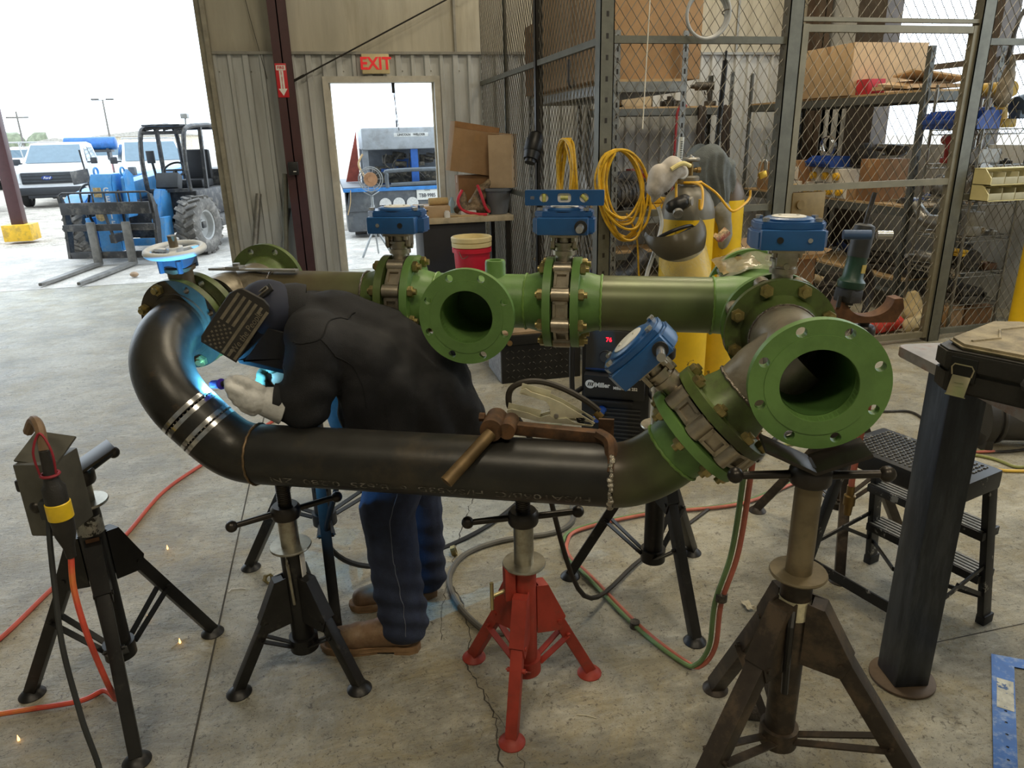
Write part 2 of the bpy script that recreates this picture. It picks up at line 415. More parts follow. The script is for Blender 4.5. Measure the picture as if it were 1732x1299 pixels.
# right wall with big bright opening
b = ribbed(0.0, .76, 0, HT, y=6.1, axis='y'); b.bx(6.1, 6.2, -.76, 0, 0, HT); b.bx(6.1, 6.2, -15, 0, 3.9, 6.2); b.bx(6.1, 6.2, -.76, 0, HT, 3.9); b.bx(6.1, 6.2, -15, -8, 0, 3.9); b.bx(6.1, 6.2, -8, -.76, 0, 1.42)
struct('wall_right', b, M_liner)
b = MB().bx(6.0, 6.2, -1.2, -.76, 0, 3.9).bx(6.02, 6.2, -2.62, -2.4, 0, 3.9).bx(6.06, 6.12, -8, -1.2, 2.11, 2.16)
struct('window_1', b, mat('window_steel', (76, 68, 62), .5, .2), 'steel posts and rail of the bright right-hand opening')
struct('ceiling', MB().bx(-9, 6.2, -15, 1.0, 6.2, 6.3), M_roof)
struct('wall_rear', MB().bx(-9, 6.2, -15.1, -15, 0, 6.2), M_liner)
struct('wall_left', MB().bx(-9.1, -9, -15, .1, 0, 6.2), M_liner)
# building columns
def hcol(name, x0, x1, yf, yb, h, m):
    b = MB().bx(x0, x1, yf, yf+.014, 0, h).bx(x0, x1, yb-.014, yb, 0, h).bx((x0+x1)/2-.006, (x0+x1)/2+.006, yf, yb, 0, h).bx(x0-.04, x1+.04, yf-.03, yb+.005, 0, .02)
    return struct(name, b, m)
hcol('trim_4', -.175, -.005, -.30, -.04, 6.2, M_maroon)['label'] = 'maroon steel column beside the doorway'
hcol('trim_5', 5.86, 6.02, -.28, -.04, 6.2, mat('brown_column', (92, 78, 66), .5))['label'] = 'brown steel column in the far corner'
# bracing rod
solo('brace_rod', MB().cyl((-.02, -.10, 2.17), (3.2, -.10, 3.70), .008, n=8).cyl((-.03, -.10, 2.165), (.10, -.10, 2.228), .013, n=8), M_dksteel, 'thin diagonal steel brace rod above the exit doorway', 'rod')
solo('hanging_wire', MB().tube([(-.42, -.03, 3.2), (-.36, -.03, 2.75), (-.27, -.035, 2.2)], .003, 5), M_dksteel, 'thin wire slanting down wall left of maroon column', 'wire')
# exit sign
ex = thing('exit_sign', 'aged exit sign with red letters above the open doorway', 'sign', (.825, 0, 2.335))
part('housing', MB().box((0, -.055, 0), (.285, .045, .19), bev=.012), mat('aged_plastic', (214, 196, 150), .5, var=.08), ex)
part('lettering', text_mb('EXIT', .165, .002, T(0, -.079, -.002) @ euler(PI/2), bold=.004, sx=.95), mat('exit_red', (222, 48, 52), .4, var=.05, emis=(230, 40, 45), estr=.25), ex, 'red letters reading EXIT')
# fire extinguisher sign
fs = thing('fire_sign', 'red fire extinguisher arrow sign on maroon column', 'sign', (-.115, -.302, 2.165))
part('panel', MB().box((0, -.003, 0), (.105, .004, .31), bev=.001), mat('sign_red', (200, 36, 44), .4, var=.05), fs)
M_sw = mat('sign_white', (235, 232, 226), .5, var=.03)
b = MB().box((0, -.0055, .115), (.088, .001, .045)).prism([(-.02, .09), (.02, .09), (.02, -.075), (.042, -.075), (0, -.14), (-.042, -.075), (-.02, -.075)], -.0, .001, T(0, -.005, 0) @ euler(PI/2))
part('arrow', b, M_sw, fs, 'white arrow')
b = text_mb('FIRE', .036, .0006, T(0, -.0066, .115) @ euler(PI/2), bold=.001)
for i, ch in enumerate('EXTINGUISHER'):
    t = text_mb(ch, .017, .0006, T(0, -.0066, .078-.0135*i) @ euler(PI/2), bold=.0005); me = t.mesh('t', 0); b.bm.from_mesh(me); bpy.data.meshes.remove(me)
part('lettering', b, mat('sign_red_text', (190, 30, 40), .4, var=0), fs)
# small black box on the column
cb = thing('thermostat_box', 'small black box fixed on maroon column below fire sign', 'box', (-.105, -.302, 1.335))
part('case', MB().box((0, -.03, 0), (.10, .055, .13), bev=.012), mat('black_plastic', (24, 24, 25), .45), cb)
part('label_strip', MB().box((.012, -.0588, -.03), (.03, .001, .008)), M_sw, cb)
# ================================================================ PIPE MANIFOLD
GREEN = (100, 136, 72)
M_green = mat('green_primer', GREEN, .42, var=.12, scale=5, dirt=(70, 100, 50), damt=.4, dscale=3, bump=.04, bscale=120)
def green_fade(name, x0, x1, bare):
    """bare steel at x0 blending to green overspray at x1 along local X"""
    m = bpy.data.materials.new(name); m.use_nodes = True; n = m.node_tree; L = n.links; b = n.nodes['Principled BSDF']
    t = n.nodes.new('ShaderNodeTexCoord'); sx = n.nodes.new('ShaderNodeSeparateXYZ'); L.new(t.outputs['Object'], sx.inputs[0])
    z = n.nodes.new('ShaderNodeTexNoise'); z.inputs['Scale'].default_value = 7; z.inputs['Detail'].default_value = 7; L.new(t.outputs['Object'], z.inputs['Vector'])
    mr = n.nodes.new('ShaderNodeMapRange'); mr.inputs['From Min'].default_value = x0; mr.inputs['From Max'].default_value = x1; L.new(sx.outputs[0], mr.inputs['Value'])
    ad = n.nodes.new('ShaderNodeMath'); ad.operation = 'MULTIPLY_ADD'; L.new(z.outputs['Fac'], ad.inputs[0]); ad.inputs[1].default_value = .9; ad.inputs[2].default_value = -.45
    a2 = n.nodes.new('ShaderNodeMath'); a2.operation = 'ADD'; a2.use_clamp = True; L.new(mr.outputs[0], a2.inputs[0]); L.new(ad.outputs[0], a2.inputs[1])
    r = n.nodes.new('ShaderNodeValToRGB'); r.color_ramp.elements[0].position = .3; r.color_ramp.elements[1].position = .7
    r.color_ramp.elements[0].color = tuple(v*.7 for v in lin(bare)[:3])+(1,); r.color_ramp.elements[1].color = tuple(v*1.3 for v in lin(bare)[:3])+(1,); L.new(z.outputs['Fac'], r.inputs['Fac'])
    mx = n.nodes.new('ShaderNodeMix'); mx.data_type = 'RGBA'; L.new(a2.outputs[0], mx.inputs[0]); L.new(r.outputs['Color'], mx.inputs[6]); mx.inputs[7].default_value = lin((92, 112, 64))
    L.new(mx.outputs[2], b.inputs['Base Color']); b.inputs['Roughness'].default_value = .38; b.inputs['Metallic'].default_value = .25
    return m
M_mill = mat('black_mill_steel', (42, 41, 38), .38, .2, var=.30, scale=4, dirt=(84, 72, 54), damt=.5, dscale=5, dlo=.52, dhi=.7, bump=.05, bscale=40)
M_elb = mat('dark_elbow_steel', (47, 45, 40), .36, .25, var=.35, scale=5, dirt=(120, 92, 60), damt=.5, dscale=7, dlo=.56, dhi=.7, bump=.06, bscale=50)
M_graysteel = mat('bare_gray_steel', (142, 134, 118), .36, .55, var=.25, scale=6, dirt=(96, 84, 60), damt=.6, dscale=5)
M_weld = mat('weld_bead', (120, 112, 102), .3, .8, var=.3, scale=60, bump=.5, bscale=200)
M_grnw = mat('green_weld', (112, 146, 72), .42, var=.15, scale=40)
M_sts = mat('stainless_cast', (168, 158, 140), .36, .8, var=.12, scale=30, bump=.06, bscale=300)
M_stsd = mat('stainless_recess', (120, 108, 88), .5, .7)
M_bolt = mat('zinc_yellow_bolt', (160, 146, 98), .35, .8, var=.2, scale=40)
M_bluep = mat('blue_gearbox_paint', (30, 84, 140), .35, var=.12, scale=8, dirt=(20, 60, 105), dscale=6, coat=.2)
M_screw0 = mat('seal_black', (30, 30, 30), .5, var=.1)
M_dial = mat('dial_white', (212, 210, 200), .4, var=.08, scale=40)
M_shaft = mat('bright_shaft', (190, 190, 188), .25, .9, var=.1)
M_gflange = mat('green_dark_flange', (84, 100, 52), .4, .15, var=.2, scale=6, dirt=(60, 54, 42), damt=.7, dscale=5)
M_blkfl = mat('bare_black_flange', (66, 60, 50), .4, .35, var=.3, scale=8)

A0 = Vector((-.0884, 2.2424, 1.1076))
_R = (Matrix.Rotation(-.1691, 4, 'Z') @ Matrix.Rotation(.0093, 4, 'Y') @ Matrix.Rotation(-.0035, 4, 'X'))
TO_B = rotz(-YB) @ T(2.15, -8.0, 0)
A_M = TO_B @ T(A0) @ _R
def Aw(x, y, z): return A_M @ V(x, y, z)
xR, xL, D, Yf, S2 = .8505, -.84, .3399, -.5015, 2**-.5
OR, IR = .08415, .077
man = thing('pipe_manifold', 'large pipe manifold with green flanges, welded bypass loop and blue gear valves', 'pipework', M=A_M)
def P(name, mb, m, label=None, ang=38): return part(name, mb, m, man, label, ang=ang)
def flange(pos, face, m, bare=False, name='flange', neck=.089, roll=PI/8, bolts=False, r_o=.1397, th=.0254, nm=None, spread=None, skip=(), stick=.0):
    F = T(pos) @ frame(face); a = roll
    b = MB(F); holes = [circ(.0112, 14, .1207*math.cos(a+PI/4*i), .1207*math.sin(a+PI/4*i)) for i in range(8)]
    b.plate_holes(circ(r_o, 72), holes+[circ(IR, 48)], -th, -.0016)
    b.lathe([(.108, -.0016), (.1075, 0), (IR+.001, 0), (IR, -.002), (IR, -neck), (OR, -neck), (OR+.001, -neck+.012), (.098, -th-.004), (.1, -th)], 56)
    f = P(name, b, nm or m)
    if bolts:
        gap = bolts
        for i in range(8):
            if i in skip: continue
            q = MB(F); p = V(.1207*math.cos(a+PI/4*i), .1207*math.sin(a+PI/4*i), 0)
            q.cyl(p+V(0, 0, -th-.022-stick), p+V(0, 0, gap+th+.026), .0095, n=10)
            q.hexa(p+V(0, 0, -th), (0, 0, -1), .031, .016); q.hexa(p+V(0, 0, gap+th), (0, 0, 1), .031, .016)
            part('bolt', q, M_bolt, f)
    return f
def weld(pos, axis, m=None, r=OR):
    F = T(pos) @ frame(axis); b = MB(F); n = 72
    b.tube([F.inverted() @ (F @ V((r+.0008+.0005*math.sin(i*2.6))*math.cos(2*PI*i/n), (r+.0008+.0005*math.sin(i*2.6))*math.sin(2*PI*i/n), .0009*math.sin(i*1.7))) for i in range(n)], .0038, 6, closed=True)
    return P('weld_bead', b, m or M_weld)
def hollow(pts, ro=OR, ri=IR, n=56):
    b = MB(); b.tube(pts, ro, n, caps=False); b.tube(pts, ri, n, caps=False)
    return b
def rings(b, pts):
    for p, q in ((pts[0], pts[1]), (pts[-1], pts[-2])):
        F = T(p) @ frame(V(p)-V(q)); b.lathe([(OR, 0), (IR, 0)], 56, F)
    return b
def pipe(p0, p1, m, name='pipe', label=None): 
    b = hollow([p0, p1]); rings(b, [V(p0), V(p1)]); return P(name, b, m, label)
def tee(c, run, br, m, open_end=False):
    c, run, br = V(c), V(run), V(br); b = MB()
    h = .143
    pts_ = [c-run*h+run*(2*h*i/40) for i in range(41)]
    for rr in (OR, IR):
        q = MB(); q.tube(pts_, rr, 72, caps=False)
        kill = []
        for f in q.bm.faces:
            p = f.calc_center_median()-c; t = p.dot(br)
            if t > 0 and (p-br*t).length < IR+.002: kill.append(f)
        bmesh.ops.delete(q.bm, geom=kill, context='FACES')
        t_ = q.mesh('t', 0); b.bm.from_mesh(t_); bpy.data.meshes.remove(t_)
    b.lathe([(IR, .0), (IR, .143)], 48, T(c) @ frame(br))
    # branch with a swept saddle
    L = 10; pts = []
    prof = [(OR-.002, .0), (OR+.005, .072), (OR+.005, .092), (OR+.002, .112), (OR, .143)]
    F = T(c) @ frame(br); b.lathe([(r, z) for r, z in prof], 48, F)
    return P('tee', b, m)
def valve(c, flow, stem, shaft_side=1, gear='box', pin='short', grot=0., px=1):
    """lugged butterfly valve with a gearbox on its stem"""
    X = V(flow).normalized(); Z = V(stem).normalized(); Y = Z.cross(X)
    F = Matrix(((X.x, Y.x, Z.x, c[0]), (X.y, Y.y, Z.y, c[1]), (X.z, Y.z, Z.z, c[2]), (0, 0, 0, 1)))
    FX = euler(0, PI/2, 0)
    b = MB(F); b.lathe([(.104, -.024), (.107, -.020), (.107, .020), (.104, .024), (.078, .028), (.078, -.028)], 48, FX, close=True)
    for i in range(8):
        a = PI/8+PI/4*i; p = V(0, .1207*math.cos(a), .1207*math.sin(a))
        b.cyl(p+V(-.026, 0, 0), p+V(.026, 0, 0), .0215, n=14)
    for i in range(8):
        a = PI/4*i
        if abs(a-PI/2) < .1: continue
        p = V(0, .117*math.cos(a), .117*math.sin(a)); R = Matrix.Rotation(a-PI/2, 4, 'X')
        # recessed window plate between lugs
        for (y0, y1, z0, z1) in ((-.030, .030, -.014, -.004), (-.030, -.019, -.014, .006), (.019, .030, -.014, .006)):
            b.box(p + R @ V(0, (y0+y1)/2, (z0+z1)/2), (.044, y1-y0, z1-z0), M=R)
        for sx in (-1, 1): b.box(p + R @ V(sx*.0185, 0, -.004), (.008, .05, .02), M=R)
    b.lathe([(.0775, -.006), (.05, -.010), (0, -.011)], 32, FX).lathe([(.0775, .006), (.05, .010), (0, .011)], 32, FX).lathe([(.0775, -.006), (.0775, .006)], 32, FX)
    body = part('valve', b, M_sts, man)
    b = MB(F); b.cyl((0, 0, .10), (0, 0, .150), .026, n=24).cyl((0, 0, .148), (0, 0, .162), .034, n=24).cyl((0, 0, .162), (0, 0, .178), .029, n=24).cyl((0, 0, .178), (0, 0, .186), .035, n=24).cyl((0, 0, .186), (0, 0, .205), .022, n=20)
    b.box((0, 0, .208), (.082, .082, .010), bev=.003)
    for sx in (-1, 1):
        b.box((sx*.033, 0, .188), (.012, .05, .036), bev=.002)
        for sy in (-1, 1): b.cyl((sx*.03, sy*.03, .192), (sx*.03, sy*.03, .214), .007, n=8)
    for sx in (-1, 1): b.cyl((sx*.028, .0, .170), (sx*.042, .0, .170), .008, n=10)
    part('valve_stem', b, M_sts, body)
    if gear == 'box':
        F = F @ rotz(grot)
        poly = [(-.066, -.062), (.052, -.062), (.092, -.034), (.094, .020), (.078, .058), (.030, .076), (-.030, .076), (-.078, .058), (-.094, .020), (-.092, -.034)]
        b = MB(F); b.prism(poly, .214, .262, bev=.005)
        pl2 = [(x*.93, y*.95) for x, y in poly]; b.prism(pl2, .262, .282, bev=.004)
        b.box((0, shaft_side*.055, .240), (.150, .05, .050), bev=.005)
        b.lathe([(.060, .282), (.060, .287), (.054, .290), (0, .290)], 32)
        gb_ = part('gearbox', b, M_bluep, body, 'blue gearbox')
        b = MB(F); b.lathe([(.042, .290), (.042, .292), (.038, .2935), (0, .2935)], 32); b.cyl((-.022, 0, .2935), (-.022, 0, .296), .004, n=8).cyl((.022, 0, .2935), (.022, 0, .296), .004, n=8)
        part('dial', b, M_dial, body, 'white indicator dial')
        for x, y in ((-.070, -.036), (.066, -.036), (.062, .044), (-.062, .044)): part('cap_screw', MB(F).hexa((x, y, .282), (0, 0, 1), .017, .009), M_shaft, body)
        b = MB(F)
        if pin == 'short':
            p = V(px*.055, shaft_side*.078, .240); b.cyl(p, p+V(0, shaft_side*.070, 0), .0105, n=14); part('shaft_seal', MB(F).cyl(p, p+V(0, shaft_side*.010, 0), .019, n=18), M_screw0, body, 'black shaft seal')
        elif pin == 'side':
            p = V(.090, 0, .246); b.cyl(p, p+V(.13, 0, 0), .0105, n=14)
        elif pin == 'none':
            pass
        if pin == 'none':
            for q_, x_, r_ in ((0, .03, .008), (1, -.04, .006)): part('port_plug', MB(F).cyl((x_, shaft_side*.079, .241), (x_, shaft_side*.083, .241), r_, n=10), M_shaft if q_ else M_screw0, body)
            b.bm.free()
        else: part('input_shaft', b, M_shaft, body, 'bright shaft')
    return body, F

# ---- header run
pipe((xL+.143, 0, 0), (-.377, 0, 0), green_fade('header_left_fade', -.55, -.05, (92, 84, 62)))
flange((-.288, 0, 0), (1, 0, 0), M_gflange, bolts=.056)
flange((-.232, 0, 0), (-1, 0, 0), M_green)
valve((-.26, 0, 0), (1, 0, 0), (0, 0, 1), shaft_side=-1, pin='none')
tee((0, 0, 0), (1, 0, 0), (0, -1, 0), M_green)
P('threaded_boss', MB().lathe([(.020, .120), (.020, .128), (.030, .128), (.032, .122), (.032, .084), (.040, .070)], 24, T(.045, .0, 0)).cyl((.045, 0, .12), (.045, 0, .122), .02, n=20), M_green)
flange((0, -.232, 0), (0, -1, 0), M_green, roll=PI/8+.0)
weld((-.143, 0, 0), (1, 0, 0), M_grnw); weld((.143, 0, 0), (1, 0, 0), M_grnw); weld((-.377, 0, 0), (1, 0, 0)); weld((.377, 0, 0), (1, 0, 0), M_grnw); weld((xL+.143, 0, 0), (1, 0, 0)); weld((xR-.143, 0, 0), (1, 0, 0), M_grnw)
flange((.232, 0, 0), (1, 0, 0), M_green, bolts=.056)
flange((.288, 0, 0), (-1, 0, 0), M_green)
valve((.26, 0, 0), (1, 0, 0), (0, 0, 1), shaft_side=-1)
pipe((.377, 0, 0), (xR-.143, 0, 0), green_fade('header_right_fade', .30, .85, (92, 92, 66)))
# ---- right end
tee((xR, 0, 0), (0, 1, 0), (-1, 0, 0), M_green)
flange((xR, .232, 0), (0, 1, 0), M_green)
flange((xR, -.232, 0), (0, -1, 0), M_green, bolts=.056, stick=.004)
valve((xR, -.26, 0), (0, -1, 0), (0, 0, 1), shaft_side=1, pin='none', grot=-PI/2)
flange((xR, -.288, 0), (0, 1, 0), M_gflange, neck=.075)
weld((xR, -.363, 0), (0, 1, 0))
tee((xR, Yf, 0), (0, 1, 0), (-S2, 0, -S2), M_graysteel, open_end=True)
weld((xR, Yf-.143, 0), (0, 1, 0), M_grnw)
flange((xR, Yf-.232, 0), (0, -1, 0), M_green, roll=PI/8)
P('bore_lining', MB().tube([(xR, Yf-.2, 0), (xR, Yf+.1, 0)], IR-.001, 48, caps=False), mat('green_bore', (70, 104, 50), .5))
# ---- 45 degree branch on the right
dR = V(-S2, 0, -S2); TR = V(xR, Yf, 0)
weld(TR+dR*.146, dR)
flange(TR+dR*.232, dR, M_gflange, bolts=.056, neck=.086)
flange(TR+dR*.288, -dR, M_green)
valve(TR+dR*.26, dR, V(-S2, 0, S2), shaft_side=1, px=-1)
weld(TR+dR*.378, dR, M_grnw)
e0 = TR+dR*.376; c1 = TR+dR*(D/S2)
xe = c1.x-.072; e1 = V(xe, Yf, -D)
el = bez(e0, e0+(c1-e0)*.62, e1+(c1-e1)*.62, e1, 14)
b = hollow(el); rings(b, el)
P('elbow', b, green_fade('right_elbow_fade', xe+.0, xe+.24, (70, 60, 48)))
# ---- lower straight pipe
xw = xe-.010
lx0 = -.545
pipe((lx0, Yf, -D), (xw, Yf, -D), M_mill, label='long black pipe with stencilled text')
b = MB()
for k in range(44):
    a = 2*PI*k/44; b.sphere((xe-.005+.002*math.sin(k*2.1), Yf+(OR-.001)*math.cos(a), -D+(OR-.001)*math.sin(a)), (.0085+.002*math.sin(k*1.3), .0085, .0085), 8)
P('root_weld', b, mat('tack_bright', (178, 172, 160), .25, .85, var=.35, scale=70, bump=.5, bscale=200), 'bright fresh tack weld ring')
weld((lx0, Yf, -D), (1, 0, 0), mat('rusty_weld', (112, 92, 66), .45, .5, var=.3, scale=50))
# ---- left end
tee((xL, 0, 0), (0, 1, 0), (1, 0, 0), M_graysteel)
flange((xL, .232, 0), (0, 1, 0), M_gflange)
TL = V(xL, 0, 0); bl = V(-.10, -.985, -.12).normalized()
P('neck_pipe', MB().tube([TL+bl*.05, TL+bl*.15], OR, 40), M_graysteel)
flange(TL+bl*.215, bl, M_gflange, bolts=.044, neck=.08, skip=(0, 1, 4, 5))
fl = flange(TL+bl*.259, -bl, M_blkfl, neck=.04)
P('flange_rim', MB(T(TL+bl*.259) @ frame(-bl)).lathe([(.1400, -.024), (.1402, -.002)], 64), M_gflange, 'green painted flange rim')
# gate style valve with handwheel
b = MB(T(TL+bl*.237) @ frame(bl)); b.lathe([(.104, -.018), (.106, -.014), (.106, .014), (.104, .018), (.078, .021), (.078, -.021)], 40, close=True)
vb = part('valve', b, M_sts, man)
up = V(0, -.12, 1); up = (up - bl*up.dot(bl)).normalized()
Fv = T(TL+bl*.237) @ frame(up)
part('valve_stem', MB(Fv).cyl((0, 0, .09), (0, 0, .172), .036, n=20).cyl((0, 0, .160), (0, 0, .170), .046, n=20).cyl((0, 0, .215), (0, 0, .262), .0125, n=14), M_stsd, vb)
b = MB(Fv).box((0, 0, .190), (.075, .085, .034), bev=.005)
for sx in (-1, 1):
    for sy in (-1, 1): b.cyl((sx*.04, sy*.03, .160), (sx*.04, sy*.03, .196), .008, n=8)
part('bonnet', b, mat('blue_grey_cast', (84, 104, 128), .4, .2), vb)
b = MB(Fv).torus((0, 0, .218), .078, .011, n=40, m=10).cyl((0, 0, .208), (0, 0, .228), .024, n=20)
for k in range(3):
    a = 2*PI*k/3+.4; b.bar((0, 0, .217), (.078*math.cos(a), .078*math.sin(a), .217), .018, .008)
part('handwheel', b, mat('chalky_handwheel', (214, 219, 224), .5, .05, var=.10), vb, 'pale grey handwheel')
# long radius elbow at the left, turning towards the viewer and then down to the right
F0 = TL+bl*.286; RL = .229
dl = V(.700, 0, -.714); dl = (dl - bl*dl.dot(bl)).normalized()
E1 = F0+(bl+dl)*RL
el = [F0+bl*RL*math.sin(t)+dl*RL*(1-math.cos(t)) for t in [PI/2*i/22 for i in range(23)]]
b = hollow(el); rings(b, el); P('elbow', b, M_elb, 'dark long radius elbow being welded')
W0, W1 = E1+dl*.004, E1+dl*.062
pipe(W0, W1, M_mill, 'spool_ring', 'short pipe ring between two open welds')
def lumps(c, axis, m, n=40, r=.0032):
    F = T(c) @ frame(axis); b = MB(F)
    for k in range(n):
        a = 2*PI*k/n; b.sphere(((OR-.002)*math.cos(a), (OR-.002)*math.sin(a), 0), r, 6)
    return P('root_weld', b, m)
M_bright = mat('ground_bright_steel', (196, 196, 196), .22, .95, var=.15, scale=30)
for c in (E1-dl*.010, W1+dl*.012, W0+dl*.006, W1-dl*.006):
    P('ground_band', MB().tube([c-dl*.006, c+dl*.006], OR+.0004, 56, caps=False), M_bright, 'ground bright weld edge')
lumps(E1+dl*.002, dl, M_weld); lumps(W1+dl*.002, dl, M_weld)
Q0 = W1+dl*.004; Q1 = V(lx0, Yf, -D)
hl = .40*(Q1-Q0).length
el = bez(Q0, Q0+dl*hl, Q1-V(1, 0, 0)*hl, Q1, 16)
b = hollow(el); rings(b, el); P('elbow', b, M_elb)
# stencilled pipe text, upside down along the front of the lower pipe
b = text_mb('H/SA106B/C  H/SA53B  6  B.625  0.280  ZN', .030, 0, None, sx=1.25)
xs_ = [v.co.x for v in b.bm.verts]; w = max(xs_)-min(xs_); tot = .86
bmesh.ops.subdivide_edges(b.bm, edges=[e for e in b.bm.edges if e.calc_length() > .01], cuts=1)
for v in b.bm.verts:
    x = -.045 - v.co.x*tot/w*1.0; a = math.radians(-118) - (-v.co.y)/OR*-1.0
    a = math.radians(205) + v.co.y/OR*-1.0*-1.0
    r = OR+.0012
    v.co = V(x, Yf+r*math.cos(a), -D+r*math.sin(a))
P('stencil', b, mat('stencil_grey', (128, 124, 116), .6, var=.3, scale=80, dirt=(56, 51, 45), damt=.9, dscale=60, dlo=.45, dhi=.55), 'faded stencil lettering', ang=0)
# ================================================================ PIPE JACK STANDS
M_blk = mat('black_stand_paint', (30, 29, 28), .42, .2, var=.35, scale=9, dirt=(92, 86, 76), damt=.35, dscale=14, dlo=.58, dhi=.68)
M_red = mat('red_stand_paint', (158, 56, 42), .55, .05, var=.18, scale=9, dirt=(110, 70, 56), damt=.5, dscale=12, dlo=.55, dhi=.68)
M_dkbrown = mat('worn_brown_black', (58, 50, 42), .5, .3, var=.3, scale=10, dirt=(110, 92, 70), damt=.4, dscale=10)
M_zinc = mat('zinc_tube', (166, 162, 148), .32, .85, var=.2, scale=10, dirt=(110, 96, 70), damt=.5, dscale=9)
M_rust = mat('rusty_steel', (104, 72, 48), .7, .3, var=.3, scale=20)
M_screw = mat('oily_screw', (54, 50, 46), .35, .6)
def jack_stand(label, c, feet, apex, ztop, coll, paint, ring=None, nut=None, hdl=0., head='v', head_rz=0., tee_handle=False, plate=None, wide=.036, tube_m=None, hn=.03, head_m=None, group=None, vs=1.):
    cx, cy = c
    t = thing('pipe_stand', label, 'pipe stand', (cx, cy, 0))
    L = [V(fx-cx, fy-cy, 0) for fx, fy in feet]
    r_o = .034; ring = ring or apex+.08; nut = nut or ztop-.07
    b = MB().cyl((0, 0, coll-.03), (0, 0, ring), r_o, n=28); b.cyl((0, 0, coll-.035), (0, 0, coll+.012), r_o+.010, n=28)
    part('outer_tube', b, paint, t)
    b = MB().cyl((0, 0, ring-.01), (0, 0, nut), r_o-.006, n=24)
    part('inner_tube', b, tube_m or M_zinc, t, 'zinc inner tube')
    part('stop_ring', MB().lathe([(r_o-.006, ring), (r_o+.026, ring), (r_o+.028, ring+.004), (r_o+.026, ring+.008), (r_o-.006, ring+.008)], 28), tube_m or M_zinc, t)
    for i, f in enumerate(L):
        d = V(f.x, f.y, 0).normalized(); s = V(-d.y, d.x, 0)
        top = d*(r_o+.025)+V(0, 0, apex); ft = f+V(0, 0, .016)
        a = top+(top-ft).normalized()*.0
        part('leg', MB().bar(a, ft, wide, wide, up=s, bev=.003), paint, t)
        part('foot', MB().lathe([(0, .024), (.016, .023), (.030, .012), (.038, .003), (.038, 0), (0, 0)], 24, T(f.x, f.y, 0)), paint, t)
        # gusset holding the leg head
        b = MB()
        F = Matrix(((d.x, 0, s.x, 0), (d.y, 0, s.y, 0), (0, 1, 0, 0), (0, 0, 0, 1)))
        k = (ft-top).normalized()
        p1 = top+k*.095; p2 = top+k*.095-V(0, 0, .034)
        poly = [(r_o-.004, apex+.055), (r_o+.030, apex+.050), (V(p1).dot(d)+.020, p1.z+.012), (V(p1).dot(d)+.004, p1.z-.032), (r_o-.004, apex-.105)]
        for q in (-1, 1): b.prism(poly, q*(wide/2+.002)-.002, q*(wide/2+.002)+.002, F)
        b.prism([(r_o+.004, apex+.052), (r_o+.032, apex+.050), (V(p1).dot(d)+.020, p1.z+.012), (V(p1).dot(d)+.014, p1.z+.010), (r_o+.026, apex+.044), (r_o+.004, apex+.046)], -wide/2-.003, wide/2+.003, F)
        b.cyl(p1-s*(wide/2+.008), p1+s*(wide/2+.008), .007, n=10)
        part('gusset', b, paint, t)
        b = MB(); m = top+(ft-top)*.46
        for q in (-1, 1):
            b.bar(d*(r_o+.006)+V(0, 0, coll-.01)+s*q*.014, m+s*q*(wide/2+.004), .004, .020, up=s)
        b.cyl(m-s*(wide/2+.009), m+s*(wide/2+.009), .007, n=10)
        part('brace', b, paint, t)
    # threaded screw, nut with two ball handles
    b = MB().cyl((0, 0, nut-.01), (0, 0, ztop-.008), .019, n=16)
    k = 0
    while nut+.03+k*.006 < ztop-.012: b.torus((0, 0, nut+.03+k*.006), .019, .0022, n=18, m=5); k += 1
    part('screw', b, M_screw, t)
    b = MB().lathe([(.020, nut-.018), (.040, nut-.018), (.043, nut-.012), (.043, nut+.012), (.036, nut+.022), (.020, nut+.022)], 28, close=True)
    nn = part('nut', b, M_screw, t)
    for q in (0, PI):
        d = V(math.cos(hdl+q), math.sin(hdl+q), 0); e = d*.145+V(0, 0, nut+(.006 if q == 0 else -.006))
        part('handle', MB().cyl(d*.036+V(0, 0, nut), e, .0095, .0085, n=12).sphere(e+d*.008, .0175, 16), M_screw, nn)
    F = T(0, 0, ztop) @ rotz(head_rz)
    if head == 'flat':
        b = MB(F).box((0, 0, -.006), (.11, .07, .012), bev=.003); part('head_plate', b, head_m or M_screw, t)
    elif head == 'v':
        b = MB(F)
        for q in (-1, 1):
            R = Matrix.Rotation(-q*.42, 4, 'Y'); b.box((q*.048*vs, 0, hn*.55), (.11*vs, .085*vs, .008), M=R, bev=.002)
        b.cyl((0, 0, -.03), (0, 0, .0), .026, n=20)
        part('head_plate', b, head_m or M_screw, t)
    elif head == 'saddle':
        b = MB(F); n = 18; o = []
        for i in range(n+1):
            a = PI+PI*i/n; o.append((.085*math.cos(a), .075+.085*math.sin(a)*.75))
        poly = [(-.115, .078)]+o+[(.115, .078), (.125, .04), (.10, -.012), (-.10, -.012), (-.125, .04)]
        b.prism(poly, -.03, .03, euler(PI/2)); part('saddle', b, head_m or M_rust, t, 'rusty curved saddle')
    if tee_handle:
        b = MB().box((-.047, -.012, ring-.045), (.030, .034, .10), bev=.002); part('clamp_lug', b, paint, t)
        b = MB().cyl((-.062, -.012, ring-.07), (-.098, -.020, ring-.075), .006, n=10).cyl((-.100, -.020, ring-.118), (-.100, -.022, ring-.030), .0055, n=10)
        part('tee_screw', b, mat('brass_zinc', (186, 172, 128), .35, .8), t)
    return t
s1 = jack_stand('black pipe stand nearest the camera at far left, no pipe on it', (-.525, -6.25), [(-.441, -6.546), (-.819, -6.184), (-.316, -6.02)], .50, .765, .175, M_blk, ring=.655, nut=.735, hdl=1.2, head_rz=.5, wide=.034)
